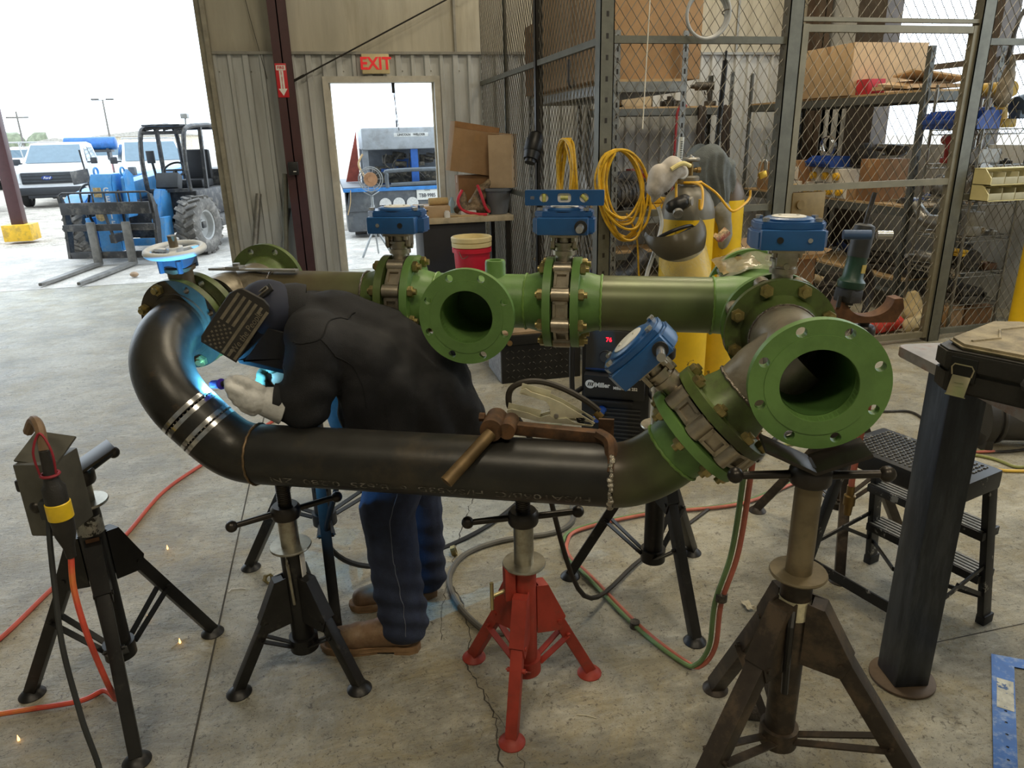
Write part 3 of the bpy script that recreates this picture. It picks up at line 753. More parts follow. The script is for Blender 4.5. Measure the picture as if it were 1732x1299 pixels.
part('maker_plate', MB().box((.012, -.0395, .50), (.034, .003, .125), M=rotz(.28), bev=.001), M_rust, s1, 'rusty riveted plate')
part('worn_label', MB().cyl((0, 0, .565), (0, 0, .62), .0347, n=28, caps=False), mat('worn_label_silver', (160, 158, 150), .45, .5, var=.3, scale=20, dirt=(30, 29, 28), damt=.95, dscale=25, dlo=.52, dhi=.56), s1, 'scuffed silver label')
s2 = jack_stand('black pipe stand under the left end of the lower pipe', (.008, -6.285), [(.165, -6.429), (-.195, -6.348), (.055, -6.077)], .30, .691, .115, M_blk, ring=.445, nut=.565, hdl=.25, head='flat', head_rz=-.4, wide=.032)
part('paper_label', MB().box((.030, -.018, .385), (.003, .026, .085), M=rotz(-.4)), M_sw, s2, 'white sticker')
part('pin', MB().cyl((-.012, -.041, .41), (-.008, -.043, .27), .005, n=8).torus((-.012, -.041, .42), .012, .003, (1, 0, 0), 16, 6), M_zinc, s2, 'bright locking pin')
jack_stand('red pipe stand under the middle of the lower pipe', (.657, -6.583), [(.569, -6.752), (.533, -6.385), (.869, -6.552)], .33, .687, .125, M_red, ring=.455, nut=.605, hdl=-.15, head='flat', head_rz=-.4, tee_handle=True, wide=.034)
jack_stand('tall black pipe stand behind the right elbow near hoses', (1.23, -6.215), [(1.255, -6.506), (.976, -6.04), (1.495, -6.018)], .50, .995, .175, M_blk, ring=.66, nut=.92, hdl=1.12, wide=.034)
s6 = jack_stand('tall worn stand under the big green flange at front right', (1.15, -7.105), [(1.213, -6.718), (.72, -7.29), (1.46, -7.42)], .56, .940, .235, M_dkbrown, ring=.67, nut=.912, hdl=-.35, head='v', head_rz=-.40, wide=.042, tube_m=mat('grimy_tube', (132, 120, 96), .4, .6, var=.3, scale=8, dirt=(90, 78, 56), damt=.6), hn=.03, vs=1.05)
part('rubber_tape', MB().cyl((0, 0, .565), (0, 0, .615), .0352, n=24, caps=False), mat('cream_tape', (200, 192, 160), .7, var=.15, scale=60, dirt=(58, 50, 42), damt=.9, dscale=14, dlo=.55, dhi=.58), s6, 'worn cream tape')
part('release_lever', MB().tube([(-.03, -.036, .60), (-.045, -.055, .58), (-.045, -.058, .46), (-.040, -.055, .40)], .008, 8), M_blk, s6)
jack_stand('dark stand with rusty saddle standing behind the big green flange', (2.11, -6.07), [(1.93, -5.79), (2.40, -6.09), (1.93, -6.34)], .46, .93, .18, M_dkbrown, ring=.62, nut=.88, hdl=.9, head='saddle', head_rz=-.25, wide=.036)
jack_stand('black pipe stand behind welder, under left end of rear pipe', (.09, -5.82), [(-.224, -5.636), (.105, -6.154), (.39, -5.61)], .55, 1.028, .29, M_blk, ring=.70, nut=.95, hdl=.4, wide=.036)
# ================================================================ THE WELDER (PERSON)
M_skin = mat('skin', (150, 104, 80), .5, var=.08)
M_jacket = mat('black_work_jacket', (18, 18, 21), .8, var=.3, scale=12, bump=.25, bscale=400, dirt=(36, 35, 36), damt=.5, dscale=6)
M_jean = mat('dark_denim', (36, 44, 66), .85, var=.22, scale=16, bump=.3, bscale=500, dirt=(62, 72, 94), damt=.5, dscale=5, dlo=.5, dhi=.7)
M_boot = mat('brown_boot_leather', (118, 92, 68), .55, var=.2, scale=14, dirt=(146, 124, 96), damt=.6, dscale=9, bump=.15, bscale=80)
M_sole = mat('tan_sole', (132, 104, 74), .7, var=.2, scale=20)
M_glove = mat('grey_leather_glove', (186, 186, 184), .65, var=.16, scale=16, dirt=(96, 92, 84), damt=.5, dscale=12, dlo=.55, dhi=.68, bump=.2, bscale=90)
M_glove2 = mat('olive_leather_glove', (104, 96, 72), .8, var=.2, scale=16)
M_helm = mat('helmet_black', (40, 37, 33), .55, var=.12, scale=14)
M_helm2 = mat('helmet_grey_brown', (112, 104, 88), .6, var=.2, scale=60)
M_capn = mat('navy_cap', (30, 34, 50), .8, var=.2)
per = thing('person', 'welder in black jacket and jeans bent over pipe, helmet down, gloved hand on torch', 'person', (.31, -6.13, 0))
PB = V(.31, -6.13, 0)
def PT(x, y, z): return V(x, y, z)-PB
def caps(*rows): return [(PT(*a), r0, PT(*b), r1) for a, r0, b, r1 in rows]
hipL, hipR = (.44, -6.215, .85), (.44, -6.025, .85)
knL, knR = (.305, -6.235, .50), (.425, -6.00, .48)
anL, anR = (.315, -6.265, .10), (.425, -6.00, .10)
shL, shR = (.15, -6.29, 1.065), (.15, -5.95, 1.065)
elL, elR = (.105, -6.325, .905), (.13, -5.93, .87)
wrL, wrR = (.020, -6.305, .918), (.05, -6.05, .915)
body = caps((hipL, .085, knL, .055), (knL, .055, anL, .040), (hipR, .085, knR, .055), (knR, .055, anR, .040),
  (anL, .04, (.16, -6.235, .05), .028), (anR, .04, (.23, -6.01, .05), .028),
  ((.44, -6.12, .87), .115, (.32, -6.12, .99), .11), ((.32, -6.12, .99), .11, (.20, -6.12, 1.06), .12), ((.20, -6.12, 1.06), .10, (.10, -6.125, 1.10), .055),
  ((.10, -6.125, 1.10), .052, (.04, -6.135, 1.105), .06), ((.035, -6.135, 1.115), .085, (.000, -6.135, 1.06), .070), ((.0, -6.135, 1.03), .03, (-.01, -6.135, 1.0), .014),
  (shL, .062, elL, .042), (elL, .042, wrL, .028), (shR, .062, elR, .042), (elR, .042, wrR, .028), (wrL, .026, (-.03, -6.305, .945), .030), (wrR, .026, (.01, -6.07, .915), .030))
part('body', blob(body, .012, 4), M_skin, per)
# ---- jacket
jk = caps(((.47, -6.12, .845), .150, (.34, -6.12, .985), .135), ((.34, -6.12, .985), .135, (.205, -6.12, 1.06), .122), ((.205, -6.12, 1.06), .115, (.125, -6.12, 1.09), .085),
  ((.145, -6.26, 1.075), .085, (.145, -5.98, 1.075), .085), ((.30, -6.24, .98), .095, (.18, -6.26, 1.05), .09), ((.30, -6.0, .98), .095, (.18, -5.98, 1.05), .09),
  ((.47, -6.21, .86), .10, (.555, -6.20, .745), .075), ((.47, -6.03, .86), .10, (.565, -6.05, .745), .075), ((.50, -6.12, .84), .12, (.590, -6.12, .745), .070),
  ((.34, -6.2, .93), .11, (.33, -6.22, .76), .085), ((.34, -6.04, .93), .11, (.33, -6.04, .74), .085), ((.33, -6.12, .85), .13, (.36, -6.12, .74), .12), ((.47, -6.2, .80), .09, (.30, -6.24, .75), .09), ((.44, -6.25, .88), .075, (.47, -6.255, .73), .070), ((.36, -6.26, .92), .08, (.36, -6.265, .73), .075), ((.27, -6.25, .95), .09, (.27, -6.25, .75), .075), ((.55, -6.2, .80), .08, (.55, -6.2, .73), .07), ((.22, -6.13, 1.0), .09, (.24, -6.13, .78), .09), 
  (shL, .082, elL, .072), (elL, .070, (.045, -6.312, .915), .050), (shR, .085, elR, .070), (elR, .068, (.065, -6.03, .91), .050),
  ((.125, -6.12, 1.10), .080, (.090, -6.125, 1.115), .072))
def fold(co, n):
    p = co+PB; d = 0
    # drape folds running down the back and gathers at the elbow and cuff
    if p.x > .24 and p.z < 1.1: d += .0045*math.sin(34*(p.x*.9+p.z*.75)+3*math.sin(p.y*14))*min(1, (p.x-.24)*5)
    if p.y < -6.2 and p.x < .2 and p.z < 1.02: d += .0040*math.sin(70*(p.z+.55*p.x)+2.5*math.sin(p.x*30))
    return n*d
jb = wrinkle(blob(jk, .010, 5), .005, 9, fold)
jacket = part('jacket', jb, M_jacket, per)
from mathutils.bvhtree import BVHTree
def seam(me, pts, r, name, m, parent):
    t = BVHTree.FromPolygons([v.co.copy() for v in me.vertices], [list(p.vertices) for p in me.polygons])
    o = []
    for p in spline([PT(*q) for q in pts], 10):
        c, nn, i, dd = t.find_nearest(p); o.append(c+nn*.0008)
    return part(name, MB().tube(o, r, 5), m, parent)
M_seam = mat('seam_dark', (12, 12, 14), .9, var=0)
seam(jacket.data, [(.27, -6.22, 1.14), (.20, -6.3, 1.14), (.165, -6.36, 1.10), (.10, -6.38, 1.10), (.06, -6.36, 1.11)], .0022, 'yoke_seam', M_seam, jacket)
seam(jacket.data, [(.165, -6.36, 1.10), (.22, -6.38, 1.04), (.26, -6.36, .96), (.27, -6.34, .88)], .0018, 'armhole_seam', M_seam, jacket)
part('collar', MB(T(PT(.095, -6.122, 1.118)) @ frame(V(-1, 0, .12), V(0, 0, 1))).lathe([(.088, -.03), (.092, .0), (.088, .03), (.080, .034), (.078, .0), (.08, -.03)], 32, close=True), M_jacket, jacket)
part('cuff', MB(T(PT(.040, -6.311, .917)) @ frame(V(-.85, .05, .12))).lathe([(.048, -.012), (.052, .0), (.050, .018), (.043, .019), (.042, -.010)], 24, close=True), M_jacket, jacket)
# ---- jeans
jn = caps(((.44, -6.12, .80), .12, (.44, -6.12, .74), .12), (hipL, .10, (.37, -6.22, .66), .098), ((.37, -6.22, .66), .098, knL, .090), (knL, .088, (.315, -6.255, .26), .080), ((.315, -6.255, .26), .080, (.325, -6.26, .085), .082),
  (hipR, .112, knR, .085), (knR, .084, (.43, -6.0, .24), .076), ((.43, -6.0, .24), .076, (.43, -6.0, .085), .078))
def jfold(co, n):
    p = co+PB; k = max(0, min(1, (.42-p.z)*4)); return n*(.0042*math.sin(88*(p.z+.35*p.x)+3*math.sin(p.y*22))*k)
b = wrinkle(blob(jn, .010, 4), .004, 11, jfold)
bmesh.ops.bisect_plane(b.bm, geom=b.bm.verts[:]+b.bm.edges[:]+b.bm.faces[:], plane_co=(0, 0, .050), plane_no=(0, 0, -1), clear_outer=True)
jeans = part('jeans', b, M_jean, per)
M_stitch = mat('denim_stitch', (92, 96, 108), .9, var=.2)
seam(jeans.data, [(.335, -6.36, .60), (.30, -6.36, .48), (.305, -6.36, .36), (.32, -6.36, .24), (.325, -6.37, .10)], .0014, 'side_seam', M_stitch, jeans)
# ---- boots
def boot(heel, toe, ank, label):
    h, t = PT(*heel), PT(*toe); d = (t-h); ln = d.length; d.normalize(); s = V(-d.y, d.x, 0); up = V(0, 0, 1)
    q = lambda a, w, z: h+d*(a*ln)+s*w+up*z
    c = [(q(.14, 0, .055), .040, q(.30, 0, .060), .043), (q(.30, 0, .058), .043, q(.62, 0, .052), .044), (q(.62, .004, .050), .044, q(.86, .004, .044), .036), (q(.62, -.014, .046), .036, q(.84, -.010, .042), .031), (q(.18, 0, .07), .046, q(.22, 0, .17), .050), (q(.28, 0, .075), .046, q(.50, 0, .060), .043)]
    b = blob(c, .006, 5)
    bmesh.ops.bisect_plane(b.bm, geom=b.bm.verts[:]+b.bm.edges[:]+b.bm.faces[:], plane_co=(0, 0, .018), plane_no=(0, 0, -1), clear_outer=True)
    o = part('boot', b, M_boot, per)
    F = Matrix(((d.x, s.x, 0, h.x), (d.y, s.y, 0, h.y), (0, 0, 1, 0), (0, 0, 0, 1)))
    def outl(g): return [(ln*x, w*g) for x, w in ((.0, .0), (.02, .026), (.10, .038), (.25, .036), (.42, .034), (.60, .046), (.78, .050), (.92, .038), (.985, .018), (1.0, 0), (.985, -.018), (.92, -.040), (.78, -.052), (.60, -.046), (.42, -.034), (.25, -.036), (.10, -.038), (.02, -.026))]
    sb = MB().prism([(x*1.01, y) for x, y in outl(1.02)], .012, .028, F, bev=.002)
    sb.prism([(x, y) for x, y in outl(.98) if x < ln*.30], 0, .013, F); sb.prism([(x, y) for x, y in outl(.96) if x > ln*.40], .002, .013, F)
    part('sole', sb, M_sole, o, 'tan boot sole')
boot((.372, -6.292, 0), (.052, -6.205, 0), anL, 'l'); boot((.470, -6.0, 0), (.150, -6.018, 0), anR, 'r')
# ---- left glove closed on the torch handle
GH = [PT(-.115, -6.285, .972), PT(-.075, -6.298, .984), PT(-.035, -6.305, .972), PT(.01, -6.306, .945), PT(.05, -6.30, .90)]   # torch handle line
def glove(pal, wr, fl, th, m, nm='glove'):
    c = [(PT(*wr), .036, PT(*pal), .036)]
    b = blob(c+[x for f in fl for x in f]+th, .0045, 3)
    return part(nm, wrinkle(b, .0012, 60), m, per)
pal = (-.032, -6.330, .935); fl = []
for i, (x0, z0, ln_) in enumerate([(-.060, .965, 1.0), (-.054, .945, 1.06), (-.046, .925, 1.0), (-.034, .906, .86)]):
    k0 = PT(x0, -6.338, z0); k1 = k0+V(-.026*ln_, .006, .012); k2 = k1+V(-.004, .028*ln_, .010); k3 = k2+V(.018*ln_, .010, -.002)
    fl.append([(PT(*pal), .021, k0, .0148), (k0, .0148, k1, .0135), (k1, .0135, k2, .0125), (k2, .0125, k3, .0115)])
tb = PT(-.010, -6.325, .958); t1 = PT(-.040, -6.322, .985); t2 = PT(-.068, -6.308, .995)
gl = glove(pal, (.018, -6.312, .918), fl, [(PT(*pal), .024, tb, .020), (tb, .019, t1, .0155), (t1, .0155, t2, .013)], M_glove)
gl['label'] = 'grey leather glove closed on the torch'
part('gauntlet', MB(T(PT(.004, -6.316, .922)) @ frame(V(.85, .05, -.35))).lathe([(.037, -.02), (.043, .0), (.050, .030), (.0535, .044), (.0495, .046), (.046, .03), (.036, -.018)], 28, close=True), M_glove, gl)
# right glove steadying the torch from behind
pal2 = (.030, -6.045, .915); fl2 = []
for i, (x0, z0) in enumerate([(-.003, .935), (-.007, .918), (-.005, .901), (.003, .886)]):
    k0 = PT(x0, -6.055, z0); k1 = k0+V(-.024, -.012, .0); k2 = k1+V(-.006, -.024, -.004); k3 = k2+V(.012, -.014, -.004)
    fl2.append([(PT(*pal2), .020, k0, .014), (k0, .014, k1, .013), (k1, .013, k2, .012), (k2, .012, k3, .011)])
tb = PT(.020, -6.06, .935); t1 = PT(.003, -6.085, .945)
g2 = glove(pal2, (.070, -6.025, .91), fl2, [(PT(*pal2), .022, tb, .018), (tb, .018, t1, .014)], M_glove2)
g2['label'] = 'olive leather glove'
# ---- helmet with flag
BLc, TLc, TRc, BRc, CHc = (-.151, 1.090), (-.038, 1.227), (.038, 1.176), (-.070, 1.022), (.065, .963)
FX = Matrix(((1, 0, 0, 0), (0, 0, 1, 0), (0, 1, 0, 0), (0, 0, 0, 1)))     # (x, z, depth) -> (x, y, z)
off = T(-PB) @ FX
b = MB(off)
pn = [BLc, (-.148, 1.106), (-.058, 1.218), TLc, (-.024, 1.229), (.026, 1.194), TRc, (.036, 1.160), BRc]
qv = V(.113, .137, 0).normalized()
def tap(p, k, s): d_ = (V(p[0], p[1], 0)-V(BLc[0], BLc[1], 0)).dot(qv); return V(p[0]-qv.x*d_*k, p[1]-qv.y*d_*k, 0)
lay = [[b._v((tap(p, k, 0).x, tap(p, k, 0).y, y_)) for p in pn] for k, y_ in ((.02, -6.2495), (0, -6.246), (.10, -6.18), (.26, -6.10), (.44, -6.02))]
for A_, B_ in zip(lay, lay[1:]):
    for i in range(len(pn)): b._f([A_[i], A_[(i+1) % len(pn)], B_[(i+1) % len(pn)], B_[i]])
b._f(lay[0]); b._f(lay[-1][::-1])
helm = part('welding_helmet', b, M_helm, per)
b = MB(off); b.prism([BRc, (-.066, 1.012), CHc, (.078, .972), (.088, 1.02), (.050, 1.085), (.030, 1.14)], -6.236, -6.034, bev=.016)
part('chin_guard', b, mat('helmet_shaded', (11, 10, 10), .85, var=.1), helm)  # near-black colour holds the shade that falls on the chin part
u = V(BRc[0]-BLc[0], BRc[1]-BLc[1], 0); v = V(TLc[0]-BLc[0], TLc[1]-BLc[1], 0)
def uv(a, c): q = V(BLc[0], BLc[1], 0)+u*a+v*c; return (q.x, q.y)
b = MB(off); yy = -6.2512
def stripe(u0, u1, v0, v1): b.prism([uv(u0, v0), uv(u1, v0), uv(u1, v1), uv(u0, v1)], yy, -6.2502)
for k in range(4): stripe(.045+.165*k, .125+.165*k, .47, .96)
stripe(.540, .620, .03, .47); stripe(.70, .775, .03, .16); stripe(.70, .775, .84, .96); stripe(.875, .955, .03, .95)
for i in range(6):
    for j in range(9):
        if (i+j) % 2 == 0:
            cx, cz = uv(.07+.078*i, .045+.046*j); pts = []
            for k in range(10):
                r = .0046 if k % 2 == 0 else .0019; a = .6+2*PI*k/10; pts.append((cx+r*math.cos(a), cz+r*math.sin(a)))
            b.prism(pts, yy, -6.2502)
part('flag_emblem', b, M_helm2, helm, 'grey brown flag stripes and stars')
va = v.normalized(); ang = math.atan2(va.y, va.x)
c0 = uv(.775, .50)
tm = text_mb('We the People', .026, .0004, T(-PB) @ T(c0[0], yy, c0[1]) @ euler(PI/2) @ Matrix.Rotation(ang, 4, 'Z'), shear=.15, sx=.86)
part('lettering', tm, M_helm2, helm)
b = MB(T(PT(.022, -6.135, 1.135))).sphere((0, 0, 0), (.092, .100, .092), 24)
cap = part('welding_cap', b, M_capn, per)
b = MB(T(PT(.020, -6.20, 1.205)) @ euler(.5, -.62, .0))
o = rrect(.040, .017, .006, 4); i_ = rrect(.033, .010, .004, 4)
b.plate_holes(o, [i_], 0, .004)
part('buckle', b, M_sts, cap, 'bright buckle')
part('headband', MB(T(PT(.020, -6.20, 1.2)) @ euler(.5, -.62, 0)).box((.002, .0, 0), (.06, .034, .008), bev=.003), mat('headband_black', (22, 22, 24), .6), cap)
# ---- welding torch, a thing of its own
tor = thing('welding_torch', 'welding torch with purple nozzle held in gloved hand at the open weld', 'torch', PB)
b = MB().cyl(PT(-.139, -6.248, .966), PT(-.112, -6.286, .976), .0115, .0125, 18); b.cyl(PT(-.113, -6.286, .9755), PT(-.108, -6.290, .9785), .0150, n=18)
part('nozzle', b, mat('purple_nozzle', (84, 62, 190), .35, .5, var=.15), tor, 'purple nozzle')
part('neck', MB().tube([PT(-.108, -6.290, .9765), PT(-.09, -6.296, .984), PT(-.072, -6.299, .983)], .0085, 10), mat('black_rubber', (20, 20, 21), .6, var=.1), tor)
part('handle', MB().tube(spline(GH[1:], 6), .0125, 12), MATS['black_rubber'], tor)
part('cable', MB().tube(spline([PT(.05, -6.30, .90), PT(.09, -6.24, .84), PT(.10, -6.17, .74), PT(.16, -6.05, .55), PT(.10, -5.98, .25), PT(.30, -5.80, .02), PT(.75, -5.6, .012), PT(1.2, -5.1, .012), PT(1.55, -4.95, .3)], 8), .010, 8), MATS['black_rubber'], tor)
# the arc itself: the light the torch gives off
ld = bpy.data.lights.new('welding_arc', 'POINT'); ld.energy = 18.0; ld.color = (.10, .50, 1.0); ld.shadow_soft_size = .003
la = bpy.data.objects.new('welding_arc', ld); COL.objects.link(la); la.location = (-.1416, -6.2445, .9650)
# ================================================================ OUTSIDE THE DOORS
M_tire = mat('tire_rubber', (104, 101, 97), .85, var=.2, scale=20, dirt=(168, 162, 154), damt=.6, dscale=8, dlo=.48, dhi=.65)
M_rim = mat('grey_rim', (176, 176, 174), .5, .3, var=.1)
M_tblue = mat('telehandler_blue', (78, 152, 214), .4, var=.12, scale=5, dirt=(150, 170, 186), damt=.35, dscale=6)
M_tblk = mat('machine_black', (62, 62, 64), .5, .2, var=.2, scale=9, dirt=(132, 128, 120), damt=.5, dscale=8)
M_fork = mat('fork_steel', (128, 126, 122), .5, .4, var=.2, scale=8)
M_wht = mat('truck_white', (226, 228, 230), .3, var=.03, coat=.4)
M_glass = mat('truck_glass', (96, 116, 128), .08, .0, var=.05)
M_grille = mat('grille_black', (40, 42, 46), .45, var=.1)
M_chrome = mat('chrome', (200, 202, 204), .15, .95, var=.03)
M_lens = mat('headlight_lens', (214, 218, 220), .1, .1, var=.1)
M_tail = mat('tail_lamp', (190, 40, 40), .3, var=.1)
M_yel = mat('safety_yellow', (226, 180, 44), .5, var=.1, dirt=(120, 100, 60), damt=.5, dscale=7)
random.seed(11)
# ---- telehandler
th = thing('telehandler', 'blue compact telehandler with pallet forks lowered, parked outside doorway', 'forklift', M=T(-2.80, 2.95, 0) @ rotz(-.25))
def tyre(pos, r, w, spin, nm='tire'):
    F = T(pos) @ rotz(spin) @ euler(0, PI/2, 0); b = MB(F)
    b.lathe([(r*.52, -w*.42), (r*.62, -w*.5), (r*.86, -w*.5), (r*.95, -w*.42), (r*.95, w*.42), (r*.86, w*.5), (r*.62, w*.5), (r*.52, w*.42)], 40, close=True)
    for k in range(20):
        for s in (-1, 1):
            a = 2*PI*(k+.5*(s > 0))/20
            R = Matrix.Rotation(a, 4, 'Z'); b.box(R @ V(r*.965, 0, s*w*.24), (r*.09, r*.13, w*.52), M=R @ Matrix.Rotation(s*.5, 4, 'X'), bev=.006)
    o = part(nm, b, M_tire, th)
    b = MB(F)
    for s in (-1, 1): b.lathe([(r*.54, s*w*.40), (r*.46, s*w*.36), (r*.44, s*w*.12), (r*.2, s*w*.10), (r*.18, s*w*.2), (0, s*w*.2)], 28)
    part('rim', b, M_rim, o)
tyre((.86, .92, .43), .43, .33, -.10); tyre((-.80, .92, .43), .43, .33, -.05); tyre((.86, 2.75, .43), .43, .33, 0); tyre((-.80, 2.75, .43), .43, .33, 0)
b = MB().bx(-.42, .42, .55, 3.2, .30, .78, .03).bx(-.95, .95, .86, .98, .38, .48, .02).bx(-.95, .95, 2.69, 2.81, .38, .48, .02)
part('chassis', b, M_tblk, th)
b = MB().bx(-.86, -.30, 1.55, 3.25, .55, 1.18, .06); b.prism([(.35, .80), (1.35, .80), (1.35, .98), (1.05, 1.00), (.55, .92)], -.86, -.50, Matrix(((0, 0, 1, 0), (1, 0, 0, 0), (0, 1, 0, 0), (0, 0, 0, 1))), bev=.02)
part('engine_cover', b, M_tblue, th)
b = MB(); b.prism([(.50, .52), (.60, .48), (1.02, .52), (1.05, .95), (.75, .98)], .34, .46, Matrix(((0, 0, 1, 0), (1, 0, 0, 0), (0, 1, 0, 0), (0, 0, 0, 1))), bev=.02)
b.prism([(.30, .25), (.62, .25), (.62, .60), (.40, .60)], .52, .60, Matrix(((0, 0, 1, 0), (1, 0, 0, 0), (0, 1, 0, 0), (0, 0, 0, 1)))); b.bx(-.52, -.44, .34, .66, .18, .62, .01).bx(-.44, .52, .42, .52, .20, .30, .01)
part('front_frame', b, M_tblue, th)
b = MB().bar((-.13, .45, .92), (-.10, 3.1, 1.15), .26, .26, bev=.02)
boom = part('boom', b, M_tblue, th)
b = MB(); FY = Matrix(((0, 0, 1, 0), (1, 0, 0, 0), (0, 1, 0, 0), (0, 0, 0, 1)))
b.prism([(.20, .16), (.44, .16), (.58, .80), (.60, 1.14), (.52, 1.22), (.30, 1.22), (.24, 1.10)], -.30, .02, FY, bev=.015)
for x in (-.30, .02): b.torus((x+.03 if x < 0 else x+.09, .42, 1.25), .055, .014, (1, 0, 0), 18, 6)
b.prism([(.28, .62), (.60, .62), (.62, 1.20), (.50, 1.28), (.34, 1.16)], .10, .15, FY, bev=.01)
nose = part('boom_nose', b, M_tblue, boom)
bt = MB()
for i, ch in enumerate('GENIE'):
    t = text_mb(ch, .115, .002, T(-.055+.004*i, .222-.0*i, 1.00-.115*i) @ euler(PI/2), bold=.003); me = t.mesh('t', 0); bt.bm.from_mesh(me); bpy.data.meshes.remove(me)
for v in bt.bm.verts: v.co.y -= .028 if v.co.z > .5 else .028
part('lettering', bt, mat('decal_white', (236, 238, 240), .4, var=0), boom, 'white vertical lettering')
part('decal', MB().box((-.19, .214, .98), (.11, .004, .13)).cyl((-.20, .205, .66), (-.20, .200, .66), .075, n=24), mat('decal_tan', (206, 180, 130), .5, var=.3, scale=30), boom)
part('hose', MB().tube(spline([(.06, .3, 1.0), (.10, .25, .8), (.08, .28, .5), (.12, .3, .35)], 6), .018, 8), MATS['black_rubber'], boom); part('hose', MB().tube(spline([(-.36, .3, .95), (-.40, .26, .7), (-.36, .3, .5)], 6), .018, 8), MATS['black_rubber'], boom)
# carriage and forks
b = MB()
for z in (.14, .52): b.bx(-.64, .64, -.03, .04, z-.045, z+.045, .005)
b.bx(-.62, .62, -.03, .03, .70, .86, .006)
for x in (-.63, .63): b.prism([(-.04, .10), (.06, .10), (.16, .55), (.14, .80), (.06, .96), (0, .96), (.04, .70)], x-.02, x+.02, FY)
b.tube([(-.62, .03, .86), (-.62, .03, .97), (-.58, .03, .99), (.58, .03, .99), (.62, .03, .97), (.62, .03, .86)], .014, 8)
for k in range(7): b.cyl((-.5+.167*k, .03, .86), (-.5+.167*k, .03, .99), .010, n=8)
b.bar((-.06, .0, .86), (.05, .0, .30), .03, .03); b.bx(-.03, .03, .0, .30, .3, .42, .01)
car = part('carriage', b, M_tblk, th)
for x, tx_ in ((-.22, -.42), (.27, .10)):
    b = MB().bx(x-.055, x+.055, -.085, -.035, .02, .60, .006); n0 = V(x, -.06, .035)
    b.prism([(-.055, 0), (.055, 0), (.045, -1.25), (.02, -1.55), (-.02, -1.55), (-.045, -1.25)], .012, .050, T(x, -.05, 0) @ rotz((tx_-x)*-.45), bev=.004)
    part('fork', b, M_fork, th)
# cab
b = MB(); r = .035
def tb(*p): b.tube(spline(p, 5), r, 8)
for x in (.16, .80):
    tb((x, .95, .92), (x, .93, 1.35), (x+.0, 1.02, 1.72), (x, 1.18, 1.83), (x, 1.6, 1.86), (x, 2.15, 1.83), (x, 2.25, 1.4), (x, 2.28, .9))
for y, z in ((1.05, 1.76), (2.2, 1.83), (.95, .94)): b.bar((.16, y, z), (.80, y, z), .05, .05)
for k in range(5): b.bar((.20+.14*k, 1.1, 1.80), (.20+.14*k, 1.72, 1.86), .028, .028)
b.bar((.16, 1.55, .92), (.16, 1.55, 1.86), .05, .05).bar((.80, 1.55, .92), (.80, 1.62, 1.86), .05, .05)
b.bx(.20, .77, 1.0, 2.2, 1.85, 1.875, .01)
cab = part('cab_frame', b, M_tblk, th)
b = MB().bx(.12, .86, 1.0, 2.3, .52, .93, .03).bx(.50, .98, 1.28, 2.2, .34, .52, .02); b.bx(.30, .90, 2.3, 3.2, .55, 1.2, .05)
for k in range(6): b.torus((.92, 2.35, .70), .05+.012*k, .008, (1, 0, .2), 18, 6)
part('cab_tub', b, M_tblk, th)
part('seat', MB().bx(.28, .70, 1.65, 2.1, .93, 1.06, .04).box((.49, 2.08, 1.28), (.42, .10, .46), bev=.04), mat('seat_black', (30, 30, 32), .6), cab)
part('steering_wheel', MB(T(.46, 1.28, 1.22) @ euler(.7, 0, 0)).torus((0, 0, 0), .165, .016, n=32).bar((-.16, 0, 0), (.16, 0, 0), .03, .012).bar((0, -.16, 0), (0, 0, 0), .03, .012).cyl((0, 0, 0), (0, 0, -.3), .025), MATS['seat_black'], cab)
part('console', MB().box((.44, 1.08, 1.06), (.34, .16, .24), M=euler(-.4), bev=.03).cyl((.22, 1.2, .95), (.20, 1.15, 1.35), .02).box((.20, 1.13, 1.42), (.12, .03, .18), bev=.01), mat('console_dark', (58, 60, 62), .5), cab)
part('work_light', MB().box((.86, 1.02, 1.98), (.10, .08, .07), bev=.01).cyl((.84, 1.05, 1.86), (.86, 1.03, 1.95), .012), M_rim, cab)
part('headlamp', MB().box((.10, .72, 1.24), (.10, .07, .12), bev=.015), mat('lamp_grey', (120, 124, 126), .4), th)
part('mirror', MB().box((-.62, .62, 1.18), (.34, .03, .19), M=euler(0, -.12, -.35), bev=.01).cyl((-.50, .62, .8), (-.56, .62, 1.55), .012).cyl((-.50, .62, .95), (-.20, .75, 1.0), .012), M_tblk, th)
part('brush_guard', MB().tube(spline([(-.52, .42, .62), (-.55, .4, .95), (-.45, .42, 1.08), (-.25, .44, 1.06)], 6), .016, 8).tube(spline([(-.38, .45, .6), (-.40, .43, .9), (-.3, .45, 1.02)], 6), .014, 8), M_tblk, th)
